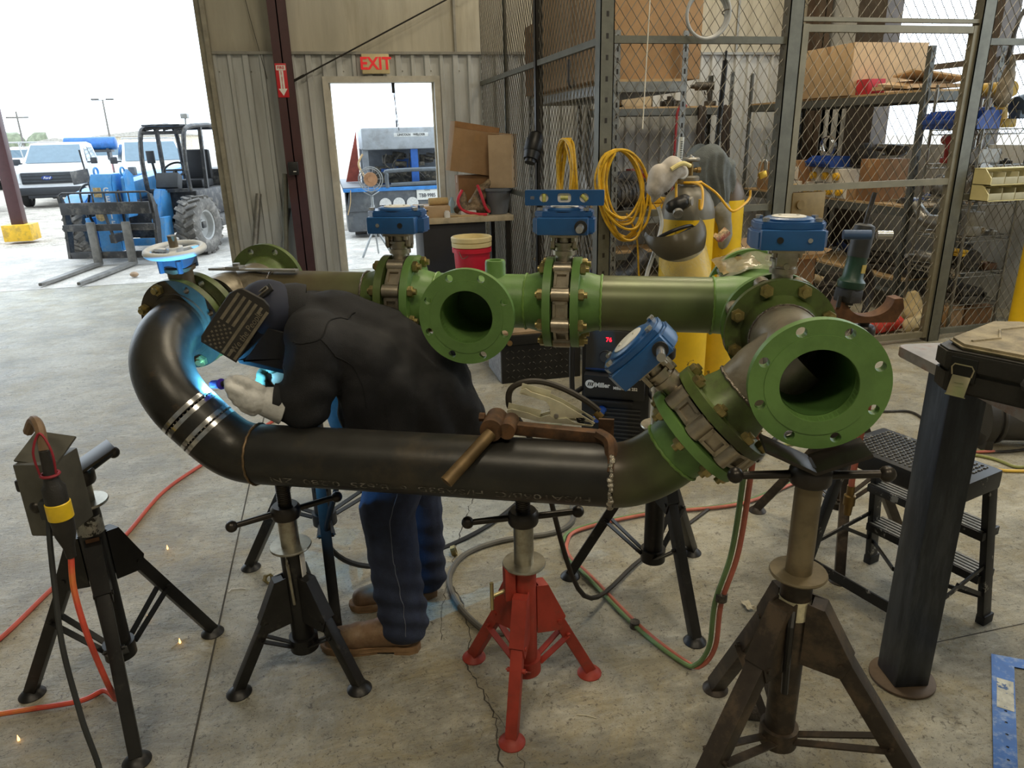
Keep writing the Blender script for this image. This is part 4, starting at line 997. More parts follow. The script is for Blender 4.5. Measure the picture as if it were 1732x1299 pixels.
# ---- pickups
def pickup(label, loc, rz, rack=False, group=None, emblem=None, wht=M_wht):
    """front at local -Y"""
    t = thing('pickup_truck', label, 'pickup truck', loc, rz, group)
    S = Matrix(((0, 0, 1, 0), (1, 0, 0, 0), (0, 1, 0, 0), (0, 0, 0, 1)))
    b = MB(); b.prism([(.05, .48), (.02, .80), (.06, 1.12), (.20, 1.18), (1.35, 1.28), (3.45, 1.28), (5.75, 1.28), (5.85, 1.2), (5.85, .55), (5.0, .45), (.3, .42)], -.98, .98, S, bev=.05)
    part('body', b, wht, t)
    b = MB(); L = [(1.30, .90, 1.26), (2.10, .74, 1.88), (3.05, .74, 1.93), (3.60, .78, 1.86), (3.75, .90, 1.27)]
    for s in (1,):
        vs = [[b._v((w*q, y, z)) for q in (-1, 1)] for y, w, z in L]
        for (a0, a1), (c0, c1) in zip(vs, vs[1:]): b._f([a0, a1, c1, c0])
        b._f([v[0] for v in vs][::-1]); b._f([v[1] for v in vs]); b._f([vs[0][0], vs[0][1], vs[-1][1], vs[-1][0]])
    cab_ = part('cab', b, wht, t)
    b = MB(); b.quad((-.80, 1.335, 1.31), (.80, 1.335, 1.31), (.70, 2.03, 1.85), (-.70, 2.03, 1.85))
    for q in (-1, 1):
        b.quad((q*.905, 1.62, 1.33), (q*.89, 2.55, 1.33), (q*.775, 2.55, 1.80), (q*.765, 2.18, 1.78)); b.quad((q*.90, 2.63, 1.33), (q*.905, 3.55, 1.33), (q*.795, 3.45, 1.78), (q*.775, 2.63, 1.80))
    b.quad((-.72, 3.705, 1.42), (.72, 3.705, 1.42), (.70, 3.62, 1.78), (-.70, 3.62, 1.78))
    for v in b.bm.verts: v.co += V(.006*(1 if v.co.x > 0 else -1), -.010 if v.co.y < 2.1 and abs(v.co.x) < .82 else (.012 if v.co.y > 3.6 else 0), .006)
    part('glass', b, M_glass, cab_, 'tinted windows')
    b = MB().bx(-.70, .70, -.02, .10, .72, 1.06, .03); g_ = part('grille', b, M_grille, t, 'black grille')
    b = MB()
    for z in (.80, .89, .98): b.bx(-.66, .66, -.035, -.015, z-.012, z+.012, .004)
    part('grille_bars', b, mat('grille_bar', (70, 74, 78), .35, .5), g_)
    if emblem:
        part('emblem', MB(T(0, -.04, .90) @ Matrix.Diagonal((.15, 1, .065, 1))).cyl((0, .01, 0), (0, -.012, 0), 1, n=32), mat('emblem_blue', (40, 60, 120), .3), g_, 'blue oval emblem')
        part('emblem_lettering', text_mb(emblem, .10, .002, T(0, -.054, .895) @ euler(PI/2), shear=.35), M_sw, g_)
    part('bumper', MB().bx(-.98, .98, -.10, .20, .40, .62, .04).bx(-.6, .6, -.06, .1, .30, .42, .02), M_grille, t)
    for q in (-1, 1): part('headlight', MB().bx(q*.72, q*.95, .0, .16, .74, 1.06, .03), M_lens, t)
    for q in (-1, 1): part('tail_light', MB().bx(q*.88, q*.985, 5.76, 5.87, .85, 1.2, .02), M_tail, t)
    part('rear_bumper', MB().bx(-.95, .95, 5.84, 5.98, .48, .66, .03), M_chrome, t)
    for q in (-1, 1):
        part('mirror', MB().box((q*1.10, 1.62, 1.34), (.20, .10, .20), bev=.03).bx(q*.90, q*1.05, 1.60, 1.66, 1.28, 1.32), M_grille, t)
        for y in (.95, 4.65):
            F = T(q*.86, y, .39) @ euler(0, PI/2, 0); b = MB(F).lathe([(.23, -.12), (.36, -.12), (.39, -.09), (.39, .09), (.36, .12), (.23, .12)], 28, close=True)
            w_ = part('wheel', b, mat('truck_tire', (40, 40, 41), .8, var=.1), t)
            part('rim', MB(F).lathe([(.24, -.10), (.2, -.07), (0, -.09)], 20).lathe([(.24, .10), (.2, .07), (0, .09)], 20), M_rim, w_)
    if rack:
        b = MB()
        for y in (.9, 3.9, 5.7):
            for q in (-1, 1): b.cyl((q*.9, y if y > 1 else 2.0, 1.25 if y > 1 else 1.85), (q*.8, y if y > 1 else 1.9, 2.12), .025, n=8)
            b.cyl((-.8, y if y > 1 else 1.9, 2.12), (.8, y if y > 1 else 1.9, 2.12), .025, n=8)
        for q in (-1, 1): b.cyl((q*.8, 1.5, 2.12), (q*.8, 5.9, 2.12), .025, n=8).cyl((q*.88, 3.9, 1.3), (q*.8, 5.7, 2.1), .02, n=8)
        part('ladder_rack', b, M_rim, t)
    return t
pickup('white pickup facing the shop, with black grille and blue oval emblem', (-8.15, 17.4, gz(17.4)), .10, emblem='Ford')
pickup('white pickup mostly hidden behind the telehandler cab', (-4.55, 15.6, gz(15.6)), .28)
pickup('white pickup cut off by left edge of photo, behind maroon post', (-9.25, 12.6, gz(12.6)), .35)
pickup('white pickup with ladder rack, tail towards us, far left', (-13.6, 36.5, gz(36)), PI-.1, rack=True)
pickup('white pickup with ladder rack, tail towards us, right of blue tank', (-6.9, 29.6, gz(29)), PI+.06, rack=True)
pickup('silver pickup in the far parking row, between white trucks', (-10.4, 36.5, gz(36)), PI, wht=mat('truck_silver', (190, 192, 194), .35, .3))
tank = thing('blue_tank', 'blue cylindrical tank seen above the white pickup', 'tank', (-9.35, 27.0, gz(27)))
part('shell', MB().cyl((-.95, 0, 1.95), (.95, 0, 1.95), .26, n=28).sphere((-.95, 0, 1.95), (.06, .26, .26)).sphere((.95, 0, 1.95), (.06, .26, .26)), mat('tank_blue', (40, 96, 160), .4), tank)
part('cradle', MB().bx(-.7, -.6, -.2, .2, 0, 1.75).bx(.6, .7, -.2, .2, 0, 1.75).bx(-.8, .8, -.25, .25, 1.60, 1.70), M_grille, tank)
# poles and far buildings
def lamp_pole(label, x, y, h, kind):
    t = thing('light_pole' if kind else 'utility_pole', label, 'pole', (x, y, gz(y)))
    part('pole', MB().cyl((0, 0, 0), (0, 0, h), .10, .06, n=10), mat('pole_grey', (110, 106, 100), .7), t)
    if kind:
        for q in (-1, 1): part('lamp_head', MB().box((q*.55, 0, h+.02), (.55, .3, .14), bev=.03).cyl((0, 0, h-.02), (q*.5, 0, h-.02), .03), mat('lamp_head', (90, 88, 86), .6), t)
    else: part('crossarm', MB().bx(-.8, .8, -.05, .05, h-.5, h-.38), MATS['pole_grey'], t)
lamp_pole('twin-headed light pole standing in the parking lot', -16.8, 60, 5.4, 1)
lamp_pole('bare utility pole far away at the left', -23.2, 60, 4.6, 0)
for nm, lb, x, y, w, h, m in (('warehouse', 'long low beige building on the horizon', -15.5, 66, 8, 2.6, mat('far_beige', (206, 196, 176), .8)), ('shed', 'small pale shed on the horizon behind parked trucks', -24.6, 72, 4, 2.2, mat('far_grey', (190, 190, 186), .8))):
    t = thing(nm, lb, 'building', (x, y, gz(y))); part('walls', MB().bx(-w/2, w/2, 0, 5, 0, h), m, t); part('roof', MB().prism([(-w/2-.2, h), (w/2+.2, h), (w/2+.2, h+.12), (0, h+.5), (-w/2-.2, h+.12)], -.2, 5.2, Matrix(((1, 0, 0, 0), (0, 0, 1, 0), (0, 1, 0, 0), (0, 0, 0, 1)))), mat('far_roof', (170, 166, 158), .8), t)
def shrub(x, y, h, lb):
    b = MB()
    for k in range(7): b.sphere((random.uniform(-.6, .6)*h, random.uniform(-.3, .3), h*random.uniform(.35, .8)), h*random.uniform(.25, .42), 10)
    wrinkle(b, .25*h, 2.5/h)
    solo('tree', b, mat('far_foliage', (128, 134, 112), .95, var=.25, scale=2), lb, 'tree', loc=(x, y, gz(y)))
shrub(-30, 78, 3.0, 'hazy round tree at the far left horizon'); shrub(-20.5, 76, 2.0, 'hazy small tree right of the utility pole')
t = thing('canopy_post', 'maroon canopy post on a yellow concrete base outside', 'post', (-5.30, 6.78, 0))
part('post', MB().bx(-.10, .10, -.10, .10, .29, 5.6, .004), M_maroon, t); part('base', MB().bx(-.23, .23, -.23, .23, 0, .29, .015), M_yel, t, 'yellow concrete base')
solo('parking_stripe', MB().bx(-8.2, -5.6, 6.15, 6.27, -.0385, -.0365), M_sw, 'white painted stripe on the gravel by yellow base', 'stripe')
solo('stone', MB().sphere((0, 0, .035), (.055, .045, .035), 10), mat('stone_tan', (176, 150, 124), .9), 'small tan stone lying beside the right fork', 'stone', loc=(-2.30, 1.75, 0))
# ---- welding truck behind the walk-through door
wt = thing('welding_truck', 'flatbed truck with engine welder, number plate towards the doorway', 'truck', (1.55, 4.4, 0))
M_bed = mat('bed_grey', (88, 92, 98), .5, .2, var=.15, dirt=(130, 130, 128), damt=.4, dscale=5)
b = MB().bx(-1.08, 1.15, 0, .10, .44, .80, .02).bx(-1.10, 1.15, 0, 3.0, .78, .84, .01); b.prism([(-1.08, .44), (-1.08, .78), (-1.0, .80)], 0, .1, Matrix(((1, 0, 0, 0), (0, 0, 1, 0), (0, 1, 0, 0), (0, 0, 0, 1))))
part('tail_panel', b, M_bed, wt)
part('deck_edge', MB().bx(-1.10, 1.15, -.03, .0, .765, .825, .006), mat('edge_blue', (58, 128, 200), .4), wt, 'blue edge strip')
part('mud_box', MB().bx(-1.08, -.30, .02, .6, .10, .46, .05), M_bed, wt)
b = MB()
for x, w in ((-.85, .2), (-.62, .2)): part('rear_tire', MB().cyl((x-.1, .5, .22), (x+.1, .5, .22), .22, n=24), M_tire, wt)
part('rear_tire', MB().cyl((.6, .7, .36), (.9, .7, .36), .36, n=24), M_tire, wt); b.bm.free()
for i, x in enumerate((-.42, -.19, .04)): part('reverse_lamp', MB().cyl((x, 0, .55), (x, -.03, .55), .10, n=28), mat('clear_lens', (206, 206, 204), .25, var=.1, scale=40), wt)
pl = part('number_plate', MB().box((.30, -.012, .69), (.36, .008, .19), bev=.003), mat('plate_white', (222, 222, 218), .4, var=.04), wt, 'white number plate')
part('lettering', text_mb('TBB\u00b79985', .088, .001, T(.30, -.018, .665) @ euler(PI/2), bold=.0015, sx=.82), mat('plate_ink', (40, 44, 60), .5), pl)
part('state_lettering', text_mb('TEXAS', .036, .001, T(.30, -.018, .752) @ euler(PI/2)), MATS['plate_ink'], pl)
for x in (.13, .30, .47): part('marker_lamp', MB().sphere((x, -.01, .815-.03), (.016, .012, .016), 10), M_sw, wt)
b = MB().bx(-.72, 1.1, .25, 1.5, 1.42, 1.78, .05); hood = part('welder_hood', b, mat('hood_grey', (168, 174, 182), .45, .2, var=.1, dirt=(120, 116, 110), damt=.4), wt, 'grey welder hood')
part('lettering', text_mb('LINCOLN \u25a0 WELDER' if False else 'LINCOLN   WELDER', .052, .002, T(.12, .246, 1.655) @ euler(PI/2), bold=.001), M_grille, hood)
part('name_strip', MB().box((.12, .249, 1.655), (.58, .004, .062)), mat('strip_pale', (206, 208, 208), .5), hood)
b = MB().bx(-.72, -.62, .3, .4, .84, 1.45).bx(1.0, 1.1, .3, .4, .84, 1.45).bx(-.72, 1.1, 1.3, 1.4, .84, 1.45); part('welder_frame', b, mat('hood_grey2', (128, 134, 142), .5), wt)
b = MB().bx(.10, .22, .3, .42, .84, 1.45).bx(-.40, -.2, .6, .8, .84, 1.1).bx(-.1, .3, .9, 1.0, 1.1, 1.25); part('blue_frame', b, mat('frame_blue', (44, 96, 176), .4), wt)
b = MB().bx(-.6, 1.0, .55, .85, .86, 1.05, .02); random.seed(5)
for k in range(26):
    x = random.uniform(-.55, 1.0); z = random.uniform(.92, 1.36); y = random.uniform(.5, .9); r_ = random.uniform(.03, .09)
    if k % 3: b.cyl((x-r_, y, z), (x+r_*1.6, y-.05, z+random.uniform(-.05, .05)), r_*.7, n=10)
    else: b.box((x, y, z), (r_*2.4, r_*2, r_*1.6), bev=.008)
for k in range(7): 
    x = random.uniform(-.5, .8); b.tube(spline([(x, .45, 1.35), (x+random.uniform(-.2, .3), .42, 1.15), (x+random.uniform(-.2, .4), .46, .95)], 6), .013, 6)
part('engine', b, mat('engine_dark', (74, 72, 68), .55, .3, var=.4, scale=14, dirt=(150, 140, 120), damt=.6, dscale=12), wt)
b = MB().tube(spline([(-.36, -.02, .82), (-.36, -.02, 1.02), (-.26, -.02, 1.09), (.95, -.02, 1.09), (1.08, -.02, 1.05), (1.1, -.02, .85)], 6), .035, 10).tube(spline([(-.30, .0, .86), (1.0, .0, .88), (1.1, 0, .84)], 6), .035, 10)
part('bumper_bar', b, mat('bar_grey', (98, 104, 110), .45, .4), wt)
part('air_hose', MB().tube(spline([(-.72, .25, 1.36), (-.80, .2, 1.2), (-.72, .15, 1.0), (-.66, .1, .9)], 6), .018, 8).tube(spline([(-.98, -.03, .8), (-1.0, -.05, .6), (-1.06, -.05, .4)], 5), .008, 6), mat('tan_hose', (190, 160, 116), .6), wt)
part('exhaust', MB().tube([(.66, .8, 1.78), (.66, .8, 1.90), (.74, .8, 1.92)], .03, 10), M_grille, wt)
part('antenna', MB().cyl((-.06, .8, 1.78), (-.06, .8, 1.90), .015, n=8).cyl((-.06, .8, 1.9), (-.05, .8, 2.9), .006, n=6), M_grille, wt)
part('side_board', MB().prism([(-1.0, .85), (-.74, .85), (-.74, 1.75)], 1.6, 1.68, Matrix(((1, 0, 0, 0), (0, 0, 1, 0), (0, 1, 0, 0), (0, 0, 0, 1)))), mat('board_rust', (150, 70, 56), .6, var=.2), wt, 'reddish slanted side board')
solo('hanging_cable', MB().cyl((1.0, .06, 2.161), (1.0, .06, 2.06), .018, n=10).cyl((1.0, .06, 2.07), (1.03, .06, 1.68), .004, n=6), M_grille, 'black cable hanging from the doorway top', 'cable')
t = thing('car_mirror_truck', 'dark vehicle with a large mirror, left of welding truck', 'truck', (-1.2, 9.0, gz(9)))
t.name = 'dark_truck'
part('body', MB().bx(-1.0, 1.35, 0, 4, .45, 1.05, .06).bx(-1.0, 1.1, 1.0, 3.0, 1.05, 1.75, .1), mat('dark_truck', (60, 66, 70), .35), t); part('mirror', MB().bx(1.32, 1.55, .1, .2, 1.05, 1.45, .03), M_grille, t); part('wheel', MB().cyl((1.2, .7, .35), (1.4, .7, .35), .37, n=24), M_tire, t)
# roller stand in the doorway
rs = thing('roller_stand', 'grey tripod stand holding a spoked wheel outside the doorway', 'stand', (.80, 2.27, 0))
M_rs = mat('stand_grey', (150, 154, 156), .45, .4)
part('post', MB().cyl((0, 0, .30), (0, 0, .72), .026, n=14).cyl((0, 0, .6), (0, 0, .84), .018, n=12), M_rs, rs)
for a in (-2.6, -.4, 1.4): part('leg', MB().bar((0, 0, .42), (.24*math.cos(a), .24*math.sin(a), .01), .022, .022), M_rs, rs)
part('v_head', MB().box((-.05, 0, .87), (.13, .05, .01), M=euler(0, .5)).box((.05, 0, .87), (.13, .05, .01), M=euler(0, -.5)), M_rs, rs)
wl = thing('spoked_wheel', 'spoked wheel with tan hub resting on grey tripod stand', 'wheel', (.80, 2.26, 1.07))
b = MB().torus((0, 0, 0), .165, .008, (0, 1, 0), 36, 6).torus((0, .05, 0), .14, .007, (0, 1, 0), 36, 6)
for k in range(10): a = PI*2*k/10; b.cyl((.07*math.cos(a), .02, .07*math.sin(a)), (.165*math.cos(a), 0, .165*math.sin(a)), .004, n=6)
b.tube([(-.04, .02, -.155), (0, .02, -.19), (.04, .02, -.155)], .012, 6)
part('wire_frame', b, M_rs, wl); part('hub', MB().cyl((0, .03, 0), (0, -.02, 0), .095, n=28).cyl((0, -.02, 0), (0, -.035, 0), .04, n=16), mat('tan_hub', (176, 132, 98), .7, var=.2), wl, 'tan hub')
# ================================================================ WIRE CAGE AND ITS SHELVES
def chain_link(p0, ux, w, z0, z1, r=.0030, pitch=.075, vp=.100, nrm=V(0, 1, 0), m=None):
    """woven diamond mesh: every wire a zigzag tube"""
    b = MB(); p0 = V(p0); ux = V(ux); nrm = V(nrm)
    n = int(w/(pitch/2)); nz_ = int((z1-z0)/(vp/2))
    for i in range(n+1):
        pts = []
        for k in range(nz_+1):
            off = (k % 2)*.5*pitch*(1 if i % 2 == 0 else 1)
            x = min(w, max(0, (i-.5)*pitch/2*2*.5+((k+i) % 2)*pitch*.5))
            pts.append(p0+ux*x+V(0, 0, z0+k*vp/2)+nrm*(.0022*(1 if (k+i) % 2 else -1)))
        b.tube(pts, r, 4, caps=False)
    return b
M_board = mat('shelf_board', (176, 148, 108), .8, var=.15)
# ---- cage walls
cg = thing('cage_fence', 'grey chain-link storage cage wall with slotted posts', 'fence', (1.95, -3.74, 0))
O = V(1.95, -3.74, 0)
def post(x, y, h, sx=.045, sy=.045, m=M_postgray, slots=True):
    b = MB().bx(x-O.x-sx, x-O.x+sx, y-O.y-sy, y-O.y-sy+.006, 0, h).bx(x-O.x-sx, x-O.x-sx+.006, y-O.y-sy, y-O.y+sy, 0, h).bx(x-O.x+sx-.006, x-O.x+sx, y-O.y-sy, y-O.y+sy, 0, h)
    b.mi = 1
    if slots:
        for k in range(int(h/.12)): b.bx(x-O.x-.008, x-O.x+.008, y-O.y-sy-.0012, y-O.y-sy+.001, .1+.12*k, .13+.12*k)
    part('post', b, [m, M_dksteel], cg)
post(1.95, -3.74, 3.0); post(1.95, -2.26, 3.0, .03, .03, M_dksteel); post(1.95, -1.14, 3.0, .014, .014, slots=False); post(3.235, -3.74, 3.0, .05, .04, slots=False); post(4.70, -3.76, 3.0, .05, .04, slots=False)
def rail(a, b_): part('rail', MB().bar(V(a)-O, V(b_)-O, .038, .042), M_postgray, cg)
for z in (2.14, 1.09, .06): rail((1.95, -3.74, z), (1.95, -.02, z)); rail((1.97, -3.74, z), (3.20, -3.74, z))
for z in (2.14, 1.09, .06): rail((4.74, -3.74, z), (6.05, -3.74, z))
part('mesh', chain_link((0, 0, 0), (0, 1, 0), 3.72, .06, 3.0, nrm=(1, 0, 0)), M_wire, cg, 'woven diamond wire mesh')
part('mesh', chain_link((0, 0, 0), (1, 0, 0), 1.27, .06, 3.0), M_wire, cg, 'woven diamond wire mesh')
part('mesh', chain_link((2.78, 0, 0), (1, 0, 0), 1.32, .06, 3.0), M_wire, cg, 'woven diamond wire mesh')
part('mesh', chain_link((1.32, 0, 0), (1, 0, 0), 1.42, 2.25, 3.0), M_wire, cg, 'woven diamond wire mesh')
gt = thing('cage_gate', 'chain-link gate of the storage cage with lock box', 'gate', (3.29, -3.76, 0))
b = MB()
for x in (.02, 1.345): b.bx(x-.022, x+.022, -.022, .022, .03, 2.235)
for z in (2.21, 1.21, .055): b.bx(.0, 1.36, -.020, .020, z-.022, z+.022)
b.bx(-.01, 1.37, -.02, .02, 2.25, 2.275); part('frame', b, mat('gate_beige', (124, 118, 98), .5, .2, var=.12), gt)
part('mesh', chain_link((.02, 0, 0), (1, 0, 0), 1.325, .05, 2.21), M_wire, gt, 'woven diamond wire mesh')
part('lock_box', MB().bx(.04, .30, -.03, .03, .82, 1.18, .004).cyl((.10, -.03, 1.10), (.10, -.045, 1.10), .03, n=20), mat('lockbox_brass', (128, 108, 70), .45, .4, var=.2), gt, 'brass coloured lock box')
part('sticker', MB().box((.11, -.0325, .96), (.11, .001, .085)), mat('sticker_orange', (232, 176, 90), .5), gt)
pk = thing('padlock', 'brass padlock hanging open on the mesh left of gate', 'padlock', (3.08, -3.79, 1.31))
part('body', MB().box((0, 0, 0), (.055, .022, .045), M=euler(0, -.35), bev=.005), mat('brass', (206, 168, 70), .3, .85, var=.1), pk)
part('shackle', MB().tube(spline([(-.03, 0, .01), (-.015, 0, .075), (.005, 0, .095), (.022, 0, .085), (.028, 0, .03)], 6), .0045, 8), M_zinc, pk)
solo('lock_chain', MB().tube(spline([(0, 0, .0), (.012, .0, -.05), (0, 0, -.10), (.005, 0, -.16)], 5), .006, 6).torus((0, 0, .02), .018, .004, (0, 1, 0), 14, 6), M_postgray, 'short chain hanging above brass padlock on the mesh', 'chain', loc=(3.09, -3.79, 1.50))
# ---- racks
def rack(label, x0, x1, y0, y1, h, decks, m=M_galv, mids=(), beam=.07, board=M_board, nm='storage_rack', under=None, thk=.02):
    t = thing(nm, label, 'shelving', (x0, y0, 0)); W_, L_ = x1-x0, y1-y0
    ps = [(0, 0), (W_, 0), (0, L_), (W_, L_)]+[(0, q) for q in mids]+[(W_, q) for q in mids]
    for x, y in ps:
        sx = 1 if x == 0 else -1
        b = MB().bx(x-.022, x+.022, y-.0025, y+.0025, 0, h).bx(x-.022*sx-.002, x-.022*sx+.002, y, y+.042 if y == 0 else y-.042, 0, h)
        b.mi = 1
        for k in range(int(h/.075)): b.bx(x-.007, x+.007, y-.0036, y+.0036, .05+.075*k, .085+.075*k)
        part('post', b, [m, M_dksteel], t)
    for z in decks:
        b = MB().bx(0, W_, -.012, .0, z-beam, z).bx(0, W_, L_, L_+.012, z-beam, z).bx(-.012, 0, 0, L_, z-beam, z).bx(W_, W_+.012, 0, L_, z-beam, z)
        part('beam', b, m, t)
        if board: part('deck', MB().bx(.0, W_, .0, L_, z-.002, z+thk-.002), board, t)
    return t
M_rackgray = mat('rack_gray', (94, 96, 92), .5, .4, var=.15, scale=14)
rack('galvanized rack carrying the huge cardboard box, just inside the cage', 2.33, 2.86, -3.0, -.62, 2.29, (1.95, 1.00, .30), M_galv)
rack('grey rack along back wall with boards and boxes on its shelf', 3.15, 4.62, -.62, -.12, 2.2, (1.84, .85, .3), M_rackgray)
rack('grey rack behind the gate with a large carton on top', 5.02, 5.70, -3.0, -.36, 2.2, (1.86, .93, .30), M_rackgray)
# chrome wire shelving right of the gate
wr = thing('wire_shelf', 'chrome wire shelving loaded with machine parts, right end of cage', 'shelving', (5.0, -3.62, 0))
for x in (0, .45):
    for y in (0, .50): part('post', MB().cyl((x, y, 0), (x, y, 1.9), .0125, n=10), mat('chrome_wire', (150, 148, 142), .3, .85), wr)
for z in (.22, .48, .76, 1.04, 1.30, 1.56):
    b = MB()
    for y in (0, .50):
        for dz in (0, -.035): b.cyl((0, y, z+dz), (.45, y, z+dz), .0045, n=6)
    for x in (0, .45):
        for dz in (0, -.035): b.cyl((x, 0, z+dz), (x, .50, z+dz), .0045, n=6)
        for k in range(8): b.cyl((x, .5*k/8, z), (x, .5*(k+.5)/8, z-.035), .003, n=5).cyl((x, .5*(k+.5)/8, z-.035), (x, .5*(k+1)/8, z), .003, n=5)
    for k in range(17): b.cyl((.45*k/16, 0, z), (.45*k/16, .50, z), .0022, n=5)
    part('wire_tray', b, MATS['chrome_wire'], wr)
# ---- boxes and loose stock
M_card = mat('cardboard', (170, 136, 98), .8, var=.08, scale=5, dirt=(150, 112, 74), damt=.4, dscale=3)
M_card2 = mat('cardboard_pale', (190, 162, 126), .8, var=.08, scale=5)
M_card3 = mat('cardboard_brown', (140, 102, 66), .8, var=.12, scale=5)
M_tape = mat('packing_tape', (176, 140, 98), .35, var=.06)
def carton(label, x0, x1, y0, y1, z0, z1, m=M_card, rz=0., open_=False, grp=None, cat='box'):
    cx, cy = (x0+x1)/2, (y0+y1)/2; t = thing('cardboard_box', label, cat, (cx, cy, z0), rz, grp); a, b_, h = (x1-x0)/2, (y1-y0)/2, z1-z0
    if open_:
        q = .006; b = MB().bx(-a, a, -b_, -b_+q, 0, h).bx(-a, a, b_-q, b_, 0, h).bx(-a, -a+q, -b_, b_, 0, h).bx(a-q, a, -b_, b_, 0, h).bx(-a, a, -b_, b_, 0, q)
        part('body', b, m, t)
        for (p, d, l, sx_, sy_) in (((0, -b_, h), (0, -.9, .35), b_*.8, a*2, 0), ((0, b_, h), (0, .8, .55), b_*.8, a*2, 0), ((-a, 0, h), (-.8, 0, -.3), a*.7, 0, b_*2), ((a, 0, h), (.85, 0, .4), a*.7, 0, b_*2)):
            e = V(p)+V(d)*l; bb = MB()
            if sx_: bb.quad((-a, p[1], h), (a, p[1], h), (a, e.y, e.z), (-a, e.y, e.z))
            else: bb.quad((p[0], -b_, h), (p[0], b_, h), (e.x, b_, e.z), (e.x, -b_, e.z))
            bmesh.ops.solidify(bb.bm, geom=bb.bm.faces[:], thickness=.004); part('flap', bb, M_card2, t)
    else:
        part('body', MB().bx(-a, a, -b_, b_, 0, h, .004), m, t)
        part('tape', MB().bx(-a-.0008, a+.0008, -.025, .025, h-.07, h+.0008), M_tape, t)
    return t
carton('huge cardboard box filling the top of the galvanized rack', 2.20, 3.02, -2.93, -1.2, 1.97, 3.0)
carton('tall narrow carton behind the huge box on galvanized rack', 2.26, 2.55, -1.12, -.7, 1.97, 2.6, M_card3)
carton('large carton standing on top shelf behind the gate', 5.0, 5.80, -2.07, -1.35, 1.88, 2.33, M_card2)
carton('small orange-brown carton left of the large top-shelf carton', 5.02, 5.3, -1.28, -.9, 1.88, 2.03, mat('carton_orange', (196, 132, 80), .8))
b = MB().bx(0, .55, 0, .45, 0, .03).box((.25, .2, .05), (.62, .3, .02), M=euler(.12, -.1, .2)).box((.3, .1, .09), (.5, .34, .015), M=euler(-.1, .15, -.2))
solo('flattened_carton', b, M_card2, 'crumpled flattened cartons on shelf edge beside slotted post', 'cardboard', loc=(5.08, -2.72, 1.905))
solo('red_box', MB().bx(0, .18, 0, .16, 0, .13, .004), mat('box_red', (178, 40, 52), .6), 'red box on top shelf under crumpled cartons', 'box', loc=(5.06, -2.24, 1.88))
carton('open carton on floor behind gate, flaps up', 3.48, 3.94, -3.3, -2.84, .0, .62, M_card3, open_=True)
carton('brown carton on the middle shelf behind the gate, left end', 5.04, 5.5, -1.05, -.6, .95, 1.25, M_card)
carton('tan carton on middle shelf with white round label', 5.04, 5.4, -1.55, -1.1, .95, 1.28, M_card3)
carton('upright brown carton at near end of middle shelf', 5.04, 5.35, -2.55, -2.3, .95, 1.32, M_card3)
carton('small brown carton in front of yellow fittings', 5.03, 5.13, -2.28, -2.14, .95, 1.08, M_card)
# white boxes with yellow fittings (a row on the middle shelf)
M_wbox = mat('white_box', (214, 210, 200), .6, var=.1); M_yfit = mat('yellow_plastic', (222, 176, 44), .45, var=.08)
random.seed(21)
pts_w = [(-1.22, .95), (-1.38, .95), (-1.60, .95), (-1.78, .95), (-1.95, .95), (-2.10, .95), (-1.30, 1.09), (-1.68, 1.09), (-1.87, 1.09), (-2.03, 1.09)]
for i, (y, z) in enumerate(pts_w):
    t = thing('fitting_box', 'white carton of yellow fittings in the row on middle shelf behind gate', 'box', (4.99, y-.005, z), random.uniform(-.06, .06), 'white cartons with yellow fittings')
    part('carton', MB().bx(.03, .30, -.065, .065, 0, .13, .003), M_wbox, t)
    part('fitting', MB().cyl((.03, .015, .06), (-.005, .015, .06), .036, n=18).cyl((-.005, .015, .06), (-.012, .015, .06), .018, n=12), M_yfit, t)
# blue bins
M_bin = mat('blue_bin', (36, 72, 150), .4, var=.08)
def bin_(label, x, y, z, w, l, h, rz=0., grp=None, m=M_bin):
    t = thing('parts_bin', label, 'bin', (x, y, z), rz, grp); q = .005
    FXp = Matrix(((0, 0, 1, 0), (1, 0, 0, 0), (0, 1, 0, 0), (0, 0, 0, 1)))
    b = MB().bx(-w/2, w/2, -l/2, l/2, 0, q).bx(-w/2, w/2, l/2-q, l/2, 0, h).bx(-w/2, w/2, -l/2, -l/2+q, 0, h*.5)
    for s in (-1, 1): b.prism([(-l/2, 0), (l/2, 0), (l/2, h), (-l/2+l*.3, h), (-l/2, h*.5)], s*w/2-q/2, s*w/2+q/2, FXp)
    part('bin', b, m, t); part('label_lip', MB().bx(-w/2-.004, w/2+.004, -l/2-.012, -l/2, h*.30, h*.55, .003), m, t)
    return t
for i in range(5): bin_('blue parts bin in the row on top wire shelf', 4.99, -3.20-.105*i, 1.566, .098, .20, .13, -PI/2, 'blue bins on the top wire shelf')
for i in range(3): bin_('blue parts bin under the hanging wire loop, middle shelf', 5.06, -1.66-.13*i, 1.235, .12, .22, .10, -PI/2, 'blue bins above the white cartons')
